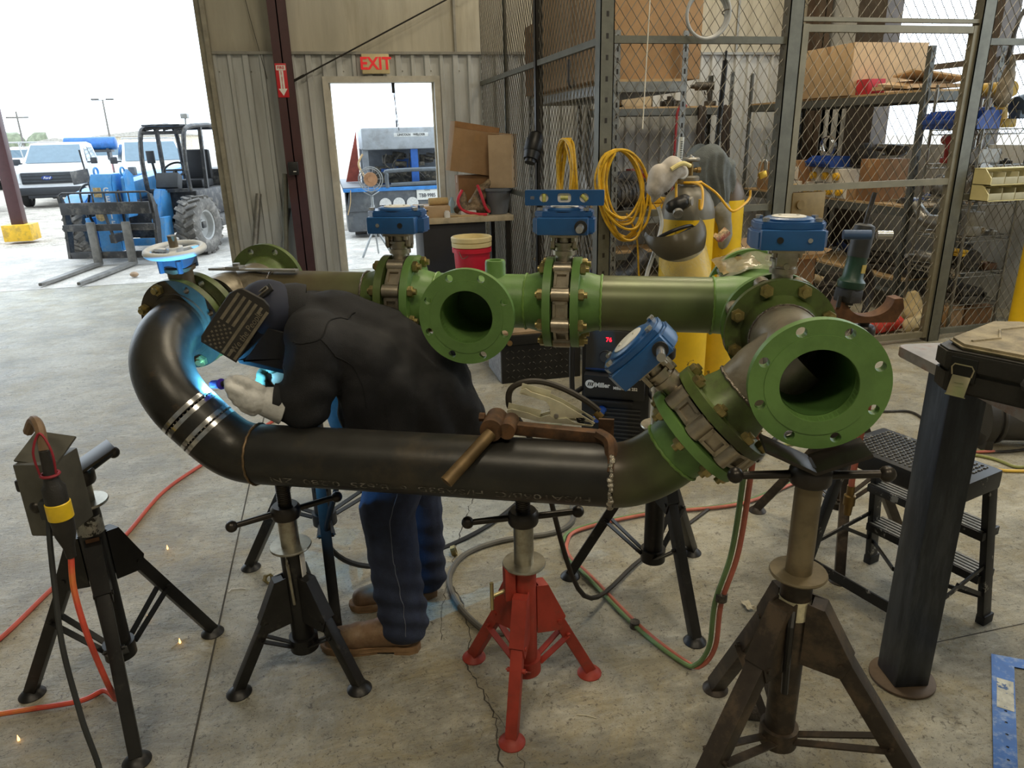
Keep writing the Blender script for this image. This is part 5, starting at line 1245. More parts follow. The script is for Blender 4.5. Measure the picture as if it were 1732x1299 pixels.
# pale divided organizer hung on the fence
og = thing('drawer_organizer', 'pale yellow divided bin rack hung on the fence right of gate', 'organizer', (4.80, -3.80, 1.07))
M_og = mat('cream_plastic', (214, 202, 146), .45, var=.06); M_ogc = mat('clear_drawer', (196, 190, 160), .25, var=.1, alpha=.75)
b = MB()
for z in (0, .112): 
    b.bx(0, 1.05, -.16, 0, z, z+.006).bx(0, 1.05, -.006, 0, z, z+.112); b.prism([(-.16, 0), (0, 0), (0, .112), (-.10, .112), (-.16, .05)], 0, .008, T(0, 0, z) @ Matrix(((0, 0, 1, 0), (1, 0, 0, 0), (0, 1, 0, 0), (0, 0, 0, 1)))); b.prism([(-.16, 0), (0, 0), (0, .112), (-.10, .112), (-.16, .05)], 1.042, 1.05, T(0, 0, z) @ Matrix(((0, 0, 1, 0), (1, 0, 0, 0), (0, 1, 0, 0), (0, 0, 0, 1))))
b.bx(0, 1.05, -.10, 0, .222, .228); part('shell', b, M_og, og)
for z in (0, .112):
    for k in range(9):
        b = MB().bx(.012+.115*k, .120+.115*k, -.158, -.150, z+.008, z+.056, .002); b.bx(.012+.115*k, .016+.115*k, -.15, -.01, z+.006, z+.09)
        part('drawer', b, M_ogc, og)
# clutter on the shelves
M_dk = mat('dark_parts', (58, 56, 54), .5, .4, var=.4, scale=20, dirt=(120, 112, 100), damt=.6, dscale=14)
M_alu = mat('cast_aluminium', (156, 154, 148), .42, .7, var=.2, scale=14)
M_tanp = mat('tan_part', (168, 150, 118), .6, var=.2)
def junk(name, label, cat, x, y, z, m, kind, s=1., rz=0.):
    t = MB(); rnd = random.Random(sum(map(ord, label)))
    if kind == 'motor':
        t.cyl((-.10*s, 0, .065*s), (.08*s, 0, .065*s), .062*s, n=20).cyl((.08*s, 0, .065*s), (.13*s, 0, .065*s), .016*s, n=12).cyl((-.10*s, 0, .065*s), (-.12*s, 0, .065*s), .05*s, n=20).box((0, 0, .135*s), (.07*s, .06*s, .04*s), bev=.006*s).box((0, 0, .008*s), (.14*s, .13*s, .016*s), bev=.003)
        for k in range(8): t.torus((-.08*s+.02*s*k, 0, .065*s), .063*s, .003*s, (1, 0, 0), 20, 5)
    elif kind == 'drill':
        t.cyl((-.10*s, 0, .16*s), (.06*s, 0, .16*s), .034*s, n=18).cyl((.06*s, 0, .16*s), (.10*s, 0, .16*s), .020*s, .014*s, n=14).bar((-.05*s, 0, .14*s), (-.075*s, 0, .03*s), .04*s, .034*s, bev=.01*s).box((-.075*s, 0, .02*s), (.10*s, .07*s, .04*s), bev=.008*s).bar((-.02*s, 0, .12*s), (-.03*s, 0, .09*s), .012*s, .012*s)
    elif kind == 'grinder':
        t.cyl((-.13*s, 0, .05*s), (.08*s, 0, .05*s), .032*s, .038*s, 18).box((.11*s, 0, .05*s), (.07*s, .075*s, .07*s), bev=.014*s).cyl((.115*s, 0, .02*s), (.115*s, 0, .012*s), .06*s, n=24).cyl((.11*s, .03*s, .05*s), (.11*s, .13*s, .06*s), .015*s, n=12)
        t.tube(spline([(-.13*s, 0, .05*s), (-.18*s, .02, .03*s), (-.2*s, .08*s, .01*s)], 5), .007*s, 6)
    elif kind == 'gear':
        t.cyl((0, 0, 0), (0, 0, .05*s), .075*s, n=24).cyl((0, 0, .05*s), (0, 0, .09*s), .03*s, n=16).cyl((0, 0, .05*s), (0, 0, .06*s), .055*s, n=20)
        for k in range(12): a = PI*2*k/12; t.box((.08*s*math.cos(a), .08*s*math.sin(a), .025*s), (.025*s, .016*s, .05*s), M=rotz(a))
    elif kind == 'crate':
        t.bx(-.12*s, .12*s, -.09*s, .09*s, 0, .012*s).bx(-.12*s, .12*s, -.09*s, -.08*s, 0, .10*s).bx(-.12*s, .12*s, .08*s, .09*s, 0, .10*s).bx(-.12*s, -.11*s, -.09*s, .09*s, 0, .10*s).bx(.11*s, .12*s, -.09*s, .09*s, 0, .10*s)
        for k in range(6): t.sphere((rnd.uniform(-.08, .08)*s, rnd.uniform(-.06, .06)*s, .08*s), .03*s, 8)
    elif kind == 'bag':
        t = blob([(V(-.08*s, 0, .05*s), .05*s, V(.08*s, .02*s, .05*s), .055*s), (V(0, 0, .06*s), .06*s, V(.02*s, 0, .14*s), .03*s)], .012*s, 3); wrinkle(t, .012*s, 22/s)
    elif kind == 'case':
        t.bx(-.15*s, .15*s, -.08*s, .08*s, 0, .05*s, .012*s).bx(-.15*s, .15*s, -.08*s, .08*s, .054*s, .10*s, .012*s).tube(spline([(-.05*s, -.08*s, .06*s), (-.04*s, -.11*s, .06*s), (.04*s, -.11*s, .06*s), (.05*s, -.08*s, .06*s)], 4), .008*s, 6)
    elif kind == 'duct':
        t.tube(spline([(-.16*s, 0, .07*s), (0, 0, .06*s), (.08*s, 0, .09*s), (.18*s, 0, .17*s)], 5), [.055*s]*5+[.052*s]*5+[.05*s]*6, 14).torus((-.16*s, 0, .07*s), .057*s, .006*s, (1, 0, 0), 20, 6)
    elif kind == 'bottle':
        t.lathe([(0, 0), (.035*s, 0), (.037*s, .01*s), (.037*s, .12*s), (.015*s, .155*s), (.014*s, .175*s), (.02*s, .177*s), (.02*s, .195*s), (0, .195*s)], 18)
    elif kind == 'hose':
        for k in range(3): t.torus((0, 0, .016*s+.03*s*k), (.11-.006*k)*s, .014*s, (.05*k, .03, 1), 28, 7)
        t.tube(spline([(.10*s, 0, .06*s), (.15*s, .03*s, .04*s), (.18*s, .1*s, .02*s)], 5), .014*s, 7)
    elif kind == 'vise':
        t.box((0, 0, .03*s), (.16*s, .10*s, .06*s), bev=.01*s).box((-.05*s, 0, .10*s), (.05*s, .11*s, .09*s), bev=.008*s).box((.06*s, 0, .10*s), (.04*s, .11*s, .09*s), bev=.008*s).cyl((.06*s, 0, .05*s), (.17*s, 0, .05*s), .012*s, n=10).cyl((.16*s, -.07*s, .05*s), (.16*s, .07*s, .05*s), .006*s, n=8)
    return solo(name, t, m, label, cat, loc=(x, y, z), rz=rz)
J = junk
# galvanized rack
J('small_engine', 'black small engine on the galvanized rack middle deck', 'engine', 2.52, -2.80, 1.02, M_dk, 'motor', 1.9, .3)
J('tool_case', 'yellow tool case beside black engine on galvanized rack', 'case', 2.74, -2.78, 1.02, mat('case_yellow', (226, 176, 40), .45), 'case', .9, 1.57)
J('plastic_sack', 'pale plastic sack slumped on galvanized rack middle deck', 'sack', 2.62, -2.15, 1.02, mat('sack_pale', (192, 182, 164), .6, var=.15), 'bag', 1.6, .4)
J('plastic_sack', 'clear wrapped bundle behind pale sack on galvanized rack', 'sack', 2.55, -1.55, 1.02, mat('wrap_clear', (176, 178, 176), .3, var=.1), 'bag', 1.5, 1.2)
J('duct_piece', 'bent grey duct under the middle deck of galvanized rack', 'duct', 2.60, -2.5, .32, M_dk, 'duct', 1.6, .5)
J('floor_crate', 'shallow grey crate on galvanized rack bottom deck', 'crate', 2.60, -1.7, .32, M_alu, 'crate', 1.6, .2)
# back wall rack
J('plank_stack', 'tan crate of offcuts on the back wall shelf', 'crate', 3.55, -.40, 1.862, M_tanp, 'crate', 1.5, 0)
J('pipe_fitting', 'dark gear on back wall shelf, right of tan crate', 'gear', 4.0, -.40, 1.862, M_dk, 'gear', 1.2, 0)
J('power_drill', 'dark power drill at right end of back wall shelf', 'drill', 4.38, -.40, 1.862, M_dk, 'drill', 1.3, 2.6)
J('hand_vise', 'tan vise on back wall shelf by left post', 'vise', 3.28, -.4, 1.862, M_tanp, 'vise', 1.0, .3)
J('air_compressor', 'dark red compressor on lower back wall shelf', 'motor', 3.60, -.40, .872, mat('machine_red', (140, 40, 44), .45, var=.15), 'motor', 2.2, .2)
J('floor_sander', 'black machine on the lower back wall shelf, right of red one', 'motor', 4.25, -.40, .872, M_dk, 'motor', 2.0, -.3)
for i, (x, w_) in enumerate(((4.22, .05), (4.52, .055))):
    pts = [(0, 0, .05), (.01, -.02, 0), (.0, -.03, -.25), (.02, -.03, -.52), (0, -.03, -.62)]
    solo('hanging_strap', MB().tube(spline(pts, 6), .028, 6).tube(spline([(p[0]+.05, p[1], p[2]*.9) for p in pts], 6), .022, 6), mat('strap_dark', (52, 44, 38), .8, var=.3), ('dark straps hanging from the back wall shelf, left pair', 'dark straps hanging from the back wall shelf, right pair')[i], 'strap', loc=(x, -.66, 1.80))
J('parts_case', 'pale case on galvanized rack bottom deck near front', 'case', 2.6, -2.85, .32, M_card2, 'case', 1.4, 0)
solo('hanging_hook', MB().tube(spline([(0, 0, .16), (0, 0, .02), (.02, 0, -.02), (.045, 0, 0), (.04, 0, .03)], 6), .008, 8), M_dksteel, 'black steel hook hanging on side mesh of the cage', 'hook', loc=(1.93, -3.1, 1.93))
# long thin items leaning inside the cage
solo('black_pole', MB().cyl((0, 0, 0), (.10, .05, 1.62), .018, n=10).cyl((.10, .05, 1.62), (.103, .052, 1.68), .008, n=8), M_blk, 'long black pole leaning inside the cage left of the gate', 'pole', loc=(2.78, -3.60, .42))
solo('red_crowbar', MB().tube(spline([(0, 0, 0), (.02, .01, .9), (.03, .01, 1.10), (.08, 0, 1.17), (.12, -.01, 1.15)], 6), .014, 8), mat('bar_red', (150, 42, 48), .5), 'red bent bar leaning beside the black pole', 'bar', loc=(3.9, -.75, .70))
solo('pull_cord', MB().cyl((2.20, -3.78, 1.62), (2.235, -3.78, 2.9), .004, n=6), mat('white_cord', (214, 208, 192), .7), 'thin white cord hanging in front of the cage corner', 'cord')
# floor of the cage
J('shop_vacuum', 'black round machine with big hose on the cage floor', 'motor', 4.55, -2.75, .0, M_dk, 'motor', 2.4, .8)
b = MB()
for k in range(4): b.torus((0, 0, 0), .24-.014*k, .022, (.35+.05*k, -1, .1*k), 36, 8)
solo('hose_coil', b, mat('hose_black', (44, 42, 42), .6, var=.2), 'coil of thick black hose standing behind the gate', 'hose', loc=(4.36, -3.28, .285))
solo('red_bag', wrinkle(blob([(V(-.10, 0, .07), .07, V(.10, 0, .08), .07), (V(0, 0, .1), .06, V(.08, .02, .18), .03)], .012, 3), .012, 14), mat('bag_red', (196, 62, 50), .7, var=.15), 'red bag on cage floor behind gate hinge post', 'bag', loc=(4.52, -3.48, 0))
carton('tall narrow carton on floor right of gate post', 4.98, 5.16, -3.60, -3.46, .0, .20, M_card, .1)
carton('brown carton with white label on cage floor, far right', 5.20, 5.44, -3.60, -3.42, .0, .19, M_card3, -.1)
J('canvas_sack', 'cream canvas sack slumped on the floor inside gate', 'sack', 4.80, -3.58, .0, mat('canvas_cream', (206, 190, 150), .8, var=.1), 'bag', 1.5, .2)
J('canvas_sack', 'tan canvas sack upright beside the cream one', 'sack', 4.93, -3.30, .0, mat('canvas_tan', (188, 168, 124), .8, var=.1), 'bag', 1.7, 1.0)
# wire shelf contents (x, y, tray z)
WS = [('tool_box', 'dark case on lowest wire tray', 'case', 5.2, -3.45, .225, M_dk, 'case', 1.2, 1.5), ('gear_wheel', 'dark gear wheel on lowest wire tray', 'gear', 5.15, -3.22, .225, M_dk, 'gear', 1.2, 0),
  ('drive_motor', 'black motor on second wire tray', 'motor', 5.2, -3.46, .485, M_dk, 'motor', 1.3, 1.2), ('yellow_note_box', 'yellow box with black scribble on second wire tray', 'case', 5.08, -3.60+.1, .60, M_yfit, 'case', .5, 1.57), ('angle_grinder', 'grey angle grinder on second wire tray', 'grinder', 5.1, -3.25, .485, M_alu, 'grinder', 1.2, 1.8),
  ('cast_housing', 'pale cast housing on third wire tray', 'vise', 5.12, -3.52, .765, M_alu, 'vise', 1.3, 1.2), ('power_drill', 'grey power drill on third wire tray', 'drill', 5.15, -3.28, .765, M_alu, 'drill', 1.2, 1.9), ('vent_duct', 'bent aluminium duct on third wire tray', 'duct', 5.1, -3.16, .765, M_alu, 'duct', 1.1, 1.57),
  ('vent_duct', 'long bent aluminium duct on fourth wire tray', 'duct', 5.08, -3.42, 1.045, M_alu, 'duct', 1.3, -1.57), ('label_case', 'dark case with pale label on fourth wire tray', 'case', 5.2, -3.2, 1.045, M_dk, 'case', .9, 1.5),
  ('parts_tray', 'grey tray of odd parts on fifth wire tray', 'crate', 5.15, -3.45, 1.305, M_alu, 'crate', 1.1, 1.57), ('power_drill', 'red handled drill on fifth wire tray', 'drill', 5.1, -3.2, 1.305, mat('tool_red', (170, 50, 48), .5), 'drill', 1.1, 1.0),
  ('small_saw', 'blue power saw on top wire shelf behind the bins', 'grinder', 5.25, -3.15, 1.566, M_bin, 'grinder', 1.6, 2.0), ('yellow_drill', 'yellow and dark drill on top wire shelf', 'drill', 5.26, -3.40, 1.566, mat('tool_yellow', (196, 160, 60), .5), 'drill', 1.7, 1.5),
  ('blue_case', 'upright blue case behind the gate post on wire shelf', 'case', 5.30, -3.28, 1.62, M_bin, 'case', 1.0, 1.57)]
for nm, lb, ct, x, y, z, m, k, s, rz in WS: J(nm, lb, ct, x, y, z+.004, m, k, s, rz)
# more on the gate rack (middle deck far part and lower)
GR = [('pump_motor', 'dark pump motor on middle shelf above white cartons', 'motor', 5.3, -2.0, 1.235, M_dk, 'motor', 1.4, 1.3), ('angle_grinder', 'black grinder on middle shelf behind slotted post', 'grinder', 5.25, -2.5, 1.33, M_dk, 'grinder', 1.3, 1.2), ('air_hose', 'black hose coil low on the gate rack bottom deck', 'hose', 5.3, -2.4, .32, M_dk, 'hose', 1.6, 0), ('floor_motor', 'big dark motor on gate rack bottom deck', 'motor', 5.3, -1.4, .32, M_dk, 'motor', 2.2, 1.0), ('tool_case', 'dark tool case on bottom deck of gate rack, near end', 'case', 5.25, -2.8, .32, M_dk, 'case', 1.5, 1.57)]
for nm, lb, ct, x, y, z, m, k, s, rz in GR: J(nm, lb, ct, x, y, z, m, k, s, rz)
b = MB()
for k in range(3): b.torus((0, 0, 0), .085+.004*k, .004, (1, .15*k, .3-.1*k), 28, 6)
solo('wire_loop', b, M_chrome, 'shiny wire loop standing on middle shelf behind the gate', 'wire', loc=(5.1, -1.72, 1.43))
# loose machine parts nobody could tell apart, filling the shelves
rnd = random.Random(77)
def fill(n, label, grp, x0, x1, y0, y1, z, s0, s1, mats, along='y'):
    for k in range(n):
        kd = rnd.choice(['motor', 'gear', 'grinder', 'crate', 'vise', 'drill', 'hose', 'duct', 'bottle']); m = rnd.choice(mats); sz = s0+(s1-s0)*rnd.random()
        if kd == 'hose': sz *= .6
        if kd == 'grinder': kd = 'gear'
        t_ = (k+.5)/n
        x, y = (x0+(x1-x0)*rnd.random(), y0+(y1-y0)*t_) if along == 'y' else (x0+(x1-x0)*t_, y0+(y1-y0)*rnd.random())
        o = J('machine_part', label, 'machine part', x, y, z, m, kd, sz, rnd.choice((0, PI))+rnd.uniform(-.15, .15)+(0 if along == 'y' else PI/2)); o['group'] = grp
M_cbl = mat('parts_blue', (44, 66, 118), .5, var=.2); M_rustp = mat('parts_rusty', (112, 82, 60), .7, .2, var=.3)
mm = [M_dk, M_dk, M_alu, M_tanp, M_rustp, M_cbl]
fill(11, 'small grimy machine part among the clutter at back of middle shelf', 'machine parts on the middle gate rack shelf', 5.50, 5.53, -2.9, -.5, .950, .6, .8, mm)
fill(7, 'worn machine part piled on the near half of middle gate rack shelf', 'worn parts on near half of middle shelf', 5.16, 5.24, -2.95, -2.58, .950, .40, .5, mm)
fill(12, 'small grimy machine part on the crowded bottom deck behind gate', 'machine parts on the bottom gate rack deck', 5.56, 5.58, -2.95, -.5, .32, .6, .75, mm)
for zz, nm in ((.2225, 'lowest'), (.4825, 'second'), (.7625, 'third'), (1.0425, 'fourth'), (1.3025, 'fifth')):
    fill(5, 'worn machine part crowding back of the %s wire tray right of gate' % nm, 'machine parts on the %s wire tray' % nm, 5.34, 5.36, -3.58, -3.16, zz, .42, .58, mm)
fill(6, 'dark odds and ends on cage floor behind the gate', 'odds and ends on the cage floor', 3.5, 4.9, -2.3, -2.1, .0, 1.1, 1.5, mm, 'x')
fill(7, 'small part lying on bottom deck of galvanized rack', 'parts on the galvanized rack bottom deck', 2.42, 2.44, -2.8, -.8, .32, .5, .6, mm)
fill(6, 'small part lying on lower shelf of back wall rack', 'parts on the back wall lower shelf', 3.9, 4.55, -.50, -.45, .872, .5, .6, mm, 'x') if False else None
# mirror-like hanging machine parts at the top right
t = thing('handwheel_machine', 'dark machine with a big handwheel on top wire shelf', 'machine', (5.22, -3.72, 1.66)); 
part('body', MB().cyl((-.06, 0, .05), (.10, 0, .09), .075, n=22).box((0, 0, 0), (.14, .10, .06), bev=.01), mat('machine_bluegrey', (72, 84, 96), .45, .3), t); part('wheel', MB().torus((.10, -.05, .15), .12, .012, (.4, -1, .1), 30, 8).bar((.10, -.05, .04), (.10, -.05, .26), .018, .012), M_dk, t)
solo('hanging_cable', MB().tube(spline([(0, 0, 0), (.03, 0, .25), (.12, .02, .38), (.22, 0, .30), (.26, 0, -.05)], 8), .014, 8).tube(spline([(.1, .02, .36), (.2, .03, .40), (.32, .02, .32), (.36, .0, .0)], 8), .012, 8), M_dk, 'dark cables looped over the rail at upper right', 'cable', loc=(5.06, -3.66, 2.0))
b = wrinkle(blob([(V(0, 0, .05), .06, V(.02, 0, .22), .045), (V(.02, 0, .22), .04, V(.03, 0, .34), .015)], .012, 3), .008, 16)
solo('leather_pouch', b, mat('pouch_tan', (132, 120, 100), .7, var=.2), 'tan leather pouch hanging under the dark cables', 'pouch', loc=(5.08, -3.66, 1.72))
# coil hung on the fence front
t = thing('hose_ring', 'pale grey hose ring hung high on the cage front', 'hose', (2.59, -3.80, 2.27))
b = MB()
for k in range(3): b.torus((0, -.012*k, .004*k), .128+.006*k, .010, (.06, 1, .04*k), 44, 8)
part('coils', b, mat('pale_hose', (168, 170, 170), .45, var=.08), t)
part('tie', MB().torus((.13, -.012, .02), .028, .004, (0, .4, 1), 16, 6), M_dk, t)
# yellow extension cords hung on the cage corner
M_ycord = mat('yellow_cord', (214, 170, 36), .5, var=.18, scale=14, dirt=(150, 116, 30), damt=.5, dscale=20)
def loops(label, loc, rx, rz_, n, tilt, seed, axis='x'):
    rnd = random.Random(seed); pts = []
    for k in range(n*14):
        a = 2*PI*k/14; j = k//14
        ex = rx*(1+.16*math.sin(j*2.1)+rnd.uniform(-.03, .03)); ez = rz_*(1+.14*math.sin(j*1.3+1)+rnd.uniform(-.03, .03))
        x = ex*math.sin(a)+.02*math.sin(j*1.7); z = ez*(math.cos(a)-1)*.5*2*.5
        d = -.03-.035*abs(math.sin(j*2.7))+.012*math.sin(a*2+j)
        pts.append(V(x+tilt*z, d, z) if axis == 'x' else V(d, x+tilt*z, z))
    return solo('extension_cord', MB().tube(spline(pts, 3), .0080, 6), M_ycord, label, 'cord', loc=loc)
o1 = loops('yellow extension cord hung in open loops on cage corner post', (2.02, -3.79, 1.50), .145, .50, 9, -.12, 4)
o2 = loops('yellow extension cord hung in a narrow hank left of corner post', (1.90, -3.30, 1.57), .16, .60, 10, .0, 9, 'y')
solo('cord_tail', MB().tube(spline([(2.10, -3.80, 1.1), (2.17, -3.81, .95), (2.20, -3.80, .7), (2.23, -3.80, .45)], 6), .0065, 6), M_ycord, 'loose yellow cord end hanging below the open loops', 'cord')
t = thing('black_lamp', 'black bell-shaped lamp head clamped to the thin dark cage post', 'lamp', (1.89, -2.30, 1.50))
part('shade', MB(euler(-.3, .35, 0)).lathe([(0, .14), (.03, .135), (.062, .11), (.075, .05), (.076, -.03), (.070, -.04), (.066, .04), (0, .10)], 26), M_blk, t); part('collar', MB(euler(-.3, .35, 0)).cyl((0, 0, -.10), (0, 0, -.03), .060, .07, n=24).cyl((0, 0, -.13), (0, 0, -.10), .045, n=20), mat('black_plastic2', (28, 28, 30), .4), t)
# ================================================================ SHOP FLOOR: BENCH, WELDER, CYLINDERS, TABLE, STOOL
# ---- workbench by the doorway
wb = thing('workbench', 'workbench with pale worn top and dark panel beside doorway', 'workbench', (.98, -1.50, 0))
part('top', MB().bx(-.14, .93, 0, .80, .835, .885, .004), mat('bench_top', (196, 180, 150), .55, var=.15, dirt=(120, 104, 80), damt=.4), wb)
part('panel', MB().bx(.06, .66, .04, .70, .02, .835, .004), mat('bench_dark', (46, 47, 52), .5, .1, var=.1), wb, 'dark panel body')
for x in (-.10, .88):
    for y in (.06, .74): part('leg', MB().bx(x-.02, x+.02, y-.02, y+.02, 0, .835), M_dksteel, wb)
bt_ = .885
carton('pale open-front carton lying at the left end of workbench', 1.00, 1.32, -1.40, -1.05, bt_, bt_+.10, M_card2)
solo('paper_roll', MB().cyl((-.08, 0, .035), (.10, .02, .035), .035, n=20).cyl((-.0801, 0, .035), (-.082, 0, .035), .018, n=14), mat('kraft_roll', (204, 176, 122), .7), 'brown paper roll on top of the pale carton on workbench', 'roll', loc=(1.22, -1.25, bt_+.10))
t = thing('cardboard_box', 'big tilted cardboard box leaning behind respirator on workbench', 'box', M=T(1.56, -1.14, bt_+.40) @ euler(.0, .16, .12))
part('body', MB().bx(-.205, .24, -.06, .10, -.02, .43, .003), M_card, t); part('tape', MB().bx(.0, .05, -.0608, -.0600, .28, .43), M_tape, t); part('flap', MB().bx(-.205, .24, -.063, -.0605, .375, .43), mat('flap_brown', (160, 118, 76), .8), t)
carton('folded support carton under the tilted box on workbench', 1.45, 1.78, -1.15, -.95, bt_, bt_+.36, M_card3)
t = thing('flower_pot', 'grey plastic pot on workbench with upright carton on it', 'pot', (1.80, -1.30, bt_))
part('pot', MB().lathe([(0, .004), (.09, 0), (.095, .004), (.128, .215), (.140, .218), (.142, .245), (.132, .245), (.124, .22), (.09, .02), (0, .02)], 36), mat('pot_grey', (104, 106, 108), .45, var=.06), t)
t = thing('cardboard_box', 'narrow upright carton standing on the grey pot', 'box', (1.85, -1.30, bt_+.245), -.55)
part('body', MB().bx(-.10, .13, -.085, .085, 0, .48, .003), M_card2, t); part('flap', MB().box((.02, 0, .488), (.23, .175, .006), M=euler(0, .08, 0)), M_card, t); part('tape', MB().bx(.131, .132, -.02, .02, 0, .48), M_tape, t)
M_boots = mat('camo_leather', (128, 108, 80), .6, var=.45, scale=22, dirt=(60, 48, 36), damt=.8, dscale=12, dlo=.48, dhi=.58)
t = thing('hiking_boot', 'camouflage leather harness with red trim heaped on workbench', 'harness', (1.56, -1.36, bt_)); t.name = 'harness'
part('pad', wrinkle(blob([(V(-.14, 0, .07), .06, V(.10, 0, .05), .06), (V(.02, .05, .10), .07, V(.10, .06, .24), .05), (V(.1, .06, .24), .045, V(.16, .06, .30), .03), (V(-.12, 0, .1), .04, V(-.10, .02, .20), .03)], .012, 3), .012, 16), M_boots, t)
part('red_trim', MB().tube(spline([(-.12, -.04, .24), (-.17, -.07, .15), (-.13, -.08, .06), (0, -.085, .02), (.10, -.08, .01)], 6), .014, 8).tube(spline([(.03, -.03, .28), (.06, -.07, .18), (.09, -.08, .08), (.13, -.07, .03)], 6), .014, 8), mat('trim_red', (204, 46, 62), .5), t, 'red trim')
part('lining', MB().box((-.08, -.03, .03), (.16, .10, .05), M=euler(0, 0, .2), bev=.015), mat('lining_white', (214, 208, 200), .6), t)
solo('bottle', MB().lathe([(0, 0), (.03, 0), (.03, .10), (.015, .13), (.015, .15), (0, .15)], 16), mat('clear_blue', (160, 188, 206), .15, var=.1), 'clear bluish bottle behind the harness on workbench', 'bottle', loc=(1.40, -1.02, bt_+.0))
solo('tape_roll', MB().cyl((0, 0, 0), (0, 0, .05), .028, n=20).cyl((0, 0, .05), (0, 0, .062), .02, n=16), M_sw, 'small white jar on front edge of workbench', 'jar', loc=(1.28, -1.44, bt_))
solo('rope_bundle', MB().tube(spline([(-.1, 0, .01), (.0, -.02, .012), (.15, -.02, .01), (.28, .02, .01), (.15, .05, .012), (.0, .04, .01), (-.1, 0, .01)], 8), .010, 6).bx(-.02, .22, -.03, .05, 0, .006), mat('rope_tan', (196, 174, 134), .8), 'flat tan strap loop lying on front of workbench', 'strap', loc=(1.40, -1.43, bt_))
solo('bench_cable', MB().tube(spline([(.92, -1.46, .89), (1.0, -1.44, .935), (1.1, -1.40, .95), (1.15, -1.35, .94)], 6), .006, 6), M_blk, 'black cable arching over the left end of workbench', 'cable')
# ---- red bucket with pale lid ring, on a plywood crate
solo('plywood_crate', MB().bx(-.2, .2, -.2, .2, 0, .49, .006), mat('crate_dark', (72, 62, 52), .7, var=.2), 'dark crate under the red bucket', 'crate', loc=(1.275, -2.65, 0))
bk = thing('bucket', 'red plastic bucket with cream rim standing in front of workbench', 'bucket', (1.275, -2.66, .49))
part('pail', MB().lathe([(0, .004), (.125, 0), (.130, .006), (.142, .25), (.155, .252), (.155, .285), (.146, .288), (.146, .30)], 40), mat('pail_red', (206, 32, 58), .4, var=.08), bk)
part('rim', MB().lathe([(.147, .29), (.157, .295), (.158, .325), (.150, .328), (.160, .335), (.161, .365), (.153, .372), (.143, .372), (.140, .33), (.0, .33)], 40), mat('rim_cream', (222, 206, 156), .45, var=.08), bk, 'cream lid ring with yellow inside')
part('bail', MB().tube(spline([(-.12, -.10, .27), (-.10, -.13, .22), (-.06, -.15, .24)], 6), .003, 6), M_zinc, bk)
# ---- tread plate chest
ch = thing('tool_chest', 'black tread plate chest on the floor by cage fence', 'chest', (1.50, -3.56, 0))
b = MB().bx(-.26, .30, -.21, .20, 0, .27, .004)
part('body', b, mat('black_tread', (38, 38, 38), .45, .4, var=.25), ch)
b = MB()
for i in range(13):
    for j in range(5):
        x = -.22+.038*i; z = .04+.045*j; b.box((x, -.212, z), (.024, .004, .005), M=Matrix.Rotation(.7 if (i+j) % 2 else -.7, 4, 'Y'))
part('tread_pattern', b, mat('tread_bright', (70, 68, 64), .4, .6), ch, ang=0); ch.children[-1]['kind'] = 'stuff'
part('lid', MB().bx(-.275, .315, -.225, .21, .27, .335, .006), MATS['black_tread'], ch); part('lid_wood', MB().bx(-.25, .30, -.2, .2, .335, .352), mat('lid_wood', (150, 128, 100), .7), ch)
part('latch', MB().cyl((-.205, -.225, .290), (-.205, -.235, .290), .018, n=20).cyl((-.205, -.235, .290), (-.205, -.239, .290), .008, n=12), mat('latch_brass', (150, 120, 80), .4, .6), ch)
part('dent_panel', MB().box((-.262, -.0, .135), (.004, .40, .26)), mat('side_bright', (140, 142, 146), .45, .6, var=.3, scale=40), ch)
# ---- wire feed welder
we = thing('welding_machine', 'black wire-feed welding machine with red digits behind the manifold', 'welder', (1.53, -5.085, 0), -.53)
M_we = mat('welder_black', (26, 26, 28), .45, var=.12); M_we2 = mat('welder_grey', (52, 52, 52), .5, var=.1); M_weside = mat('welder_side', (72, 88, 100), .45, .2, var=.12)
b = MB().bx(-.165, .165, .02, .52, .06, .70, .012); part('case', b, M_weside, we)
b = MB().bx(-.172, .172, -.012, .03, .06, .72, .010); fp = part('front_panel', b, M_we, we)
part('name_panel', MB().box((.0, -.030, .405), (.30, .045, .13), M=euler(.18), bev=.006), M_we, fp)
part('lettering', text_mb('Miller', .036, .0008, T(-.058, -.0540, .412) @ euler(PI/2+.18), bold=.0012, sx=.9), M_sw, fp); part('model_lettering', text_mb('Millermatic 252', .0225, .0008, T(.056, -.0545, .402) @ euler(PI/2+.18), bold=.0006, sx=.85), M_sw, fp)
part('logo', MB(T(-.120, -.0535, .415) @ euler(.18)).cyl((0, .002, 0), (0, -.0012, 0), .0245, n=28), M_sw, fp)
b = MB(T(-.120, -.0550, .415) @ euler(.18))
for k in range(3): b.prism([(-.014+.010*k, -.010), (-.008+.010*k, -.010), (-.001+.010*k, .011), (-.007+.010*k, .011)], 0, .0008, euler(PI/2))
part('logo_bars', b, M_we, fp)
part('display_panel', MB().box((-.0, -.016, .585), (.30, .012, .20), bev=.004), M_we2, fp)
M_led = mat('led_red', (255, 40, 50), .4, var=0, emis=(255, 30, 50), estr=2.2)
part('digits', text_mb('76', .030, .0006, T(-.035, -.0232, .640) @ euler(PI/2), bold=.0008), M_led, fp, 'glowing red digits'); part('digits', text_mb('17.5', .030, .0006, T(.065, -.0232, .640) @ euler(PI/2), bold=.0008), M_led, fp, 'glowing red digits')
part('knob', MB().cyl((-.05, -.02, .555), (-.05, -.042, .555), .026, n=24).torus((-.05, -.024, .555), .030, .0025, (0, 1, 0), 28, 5), M_we2, fp)
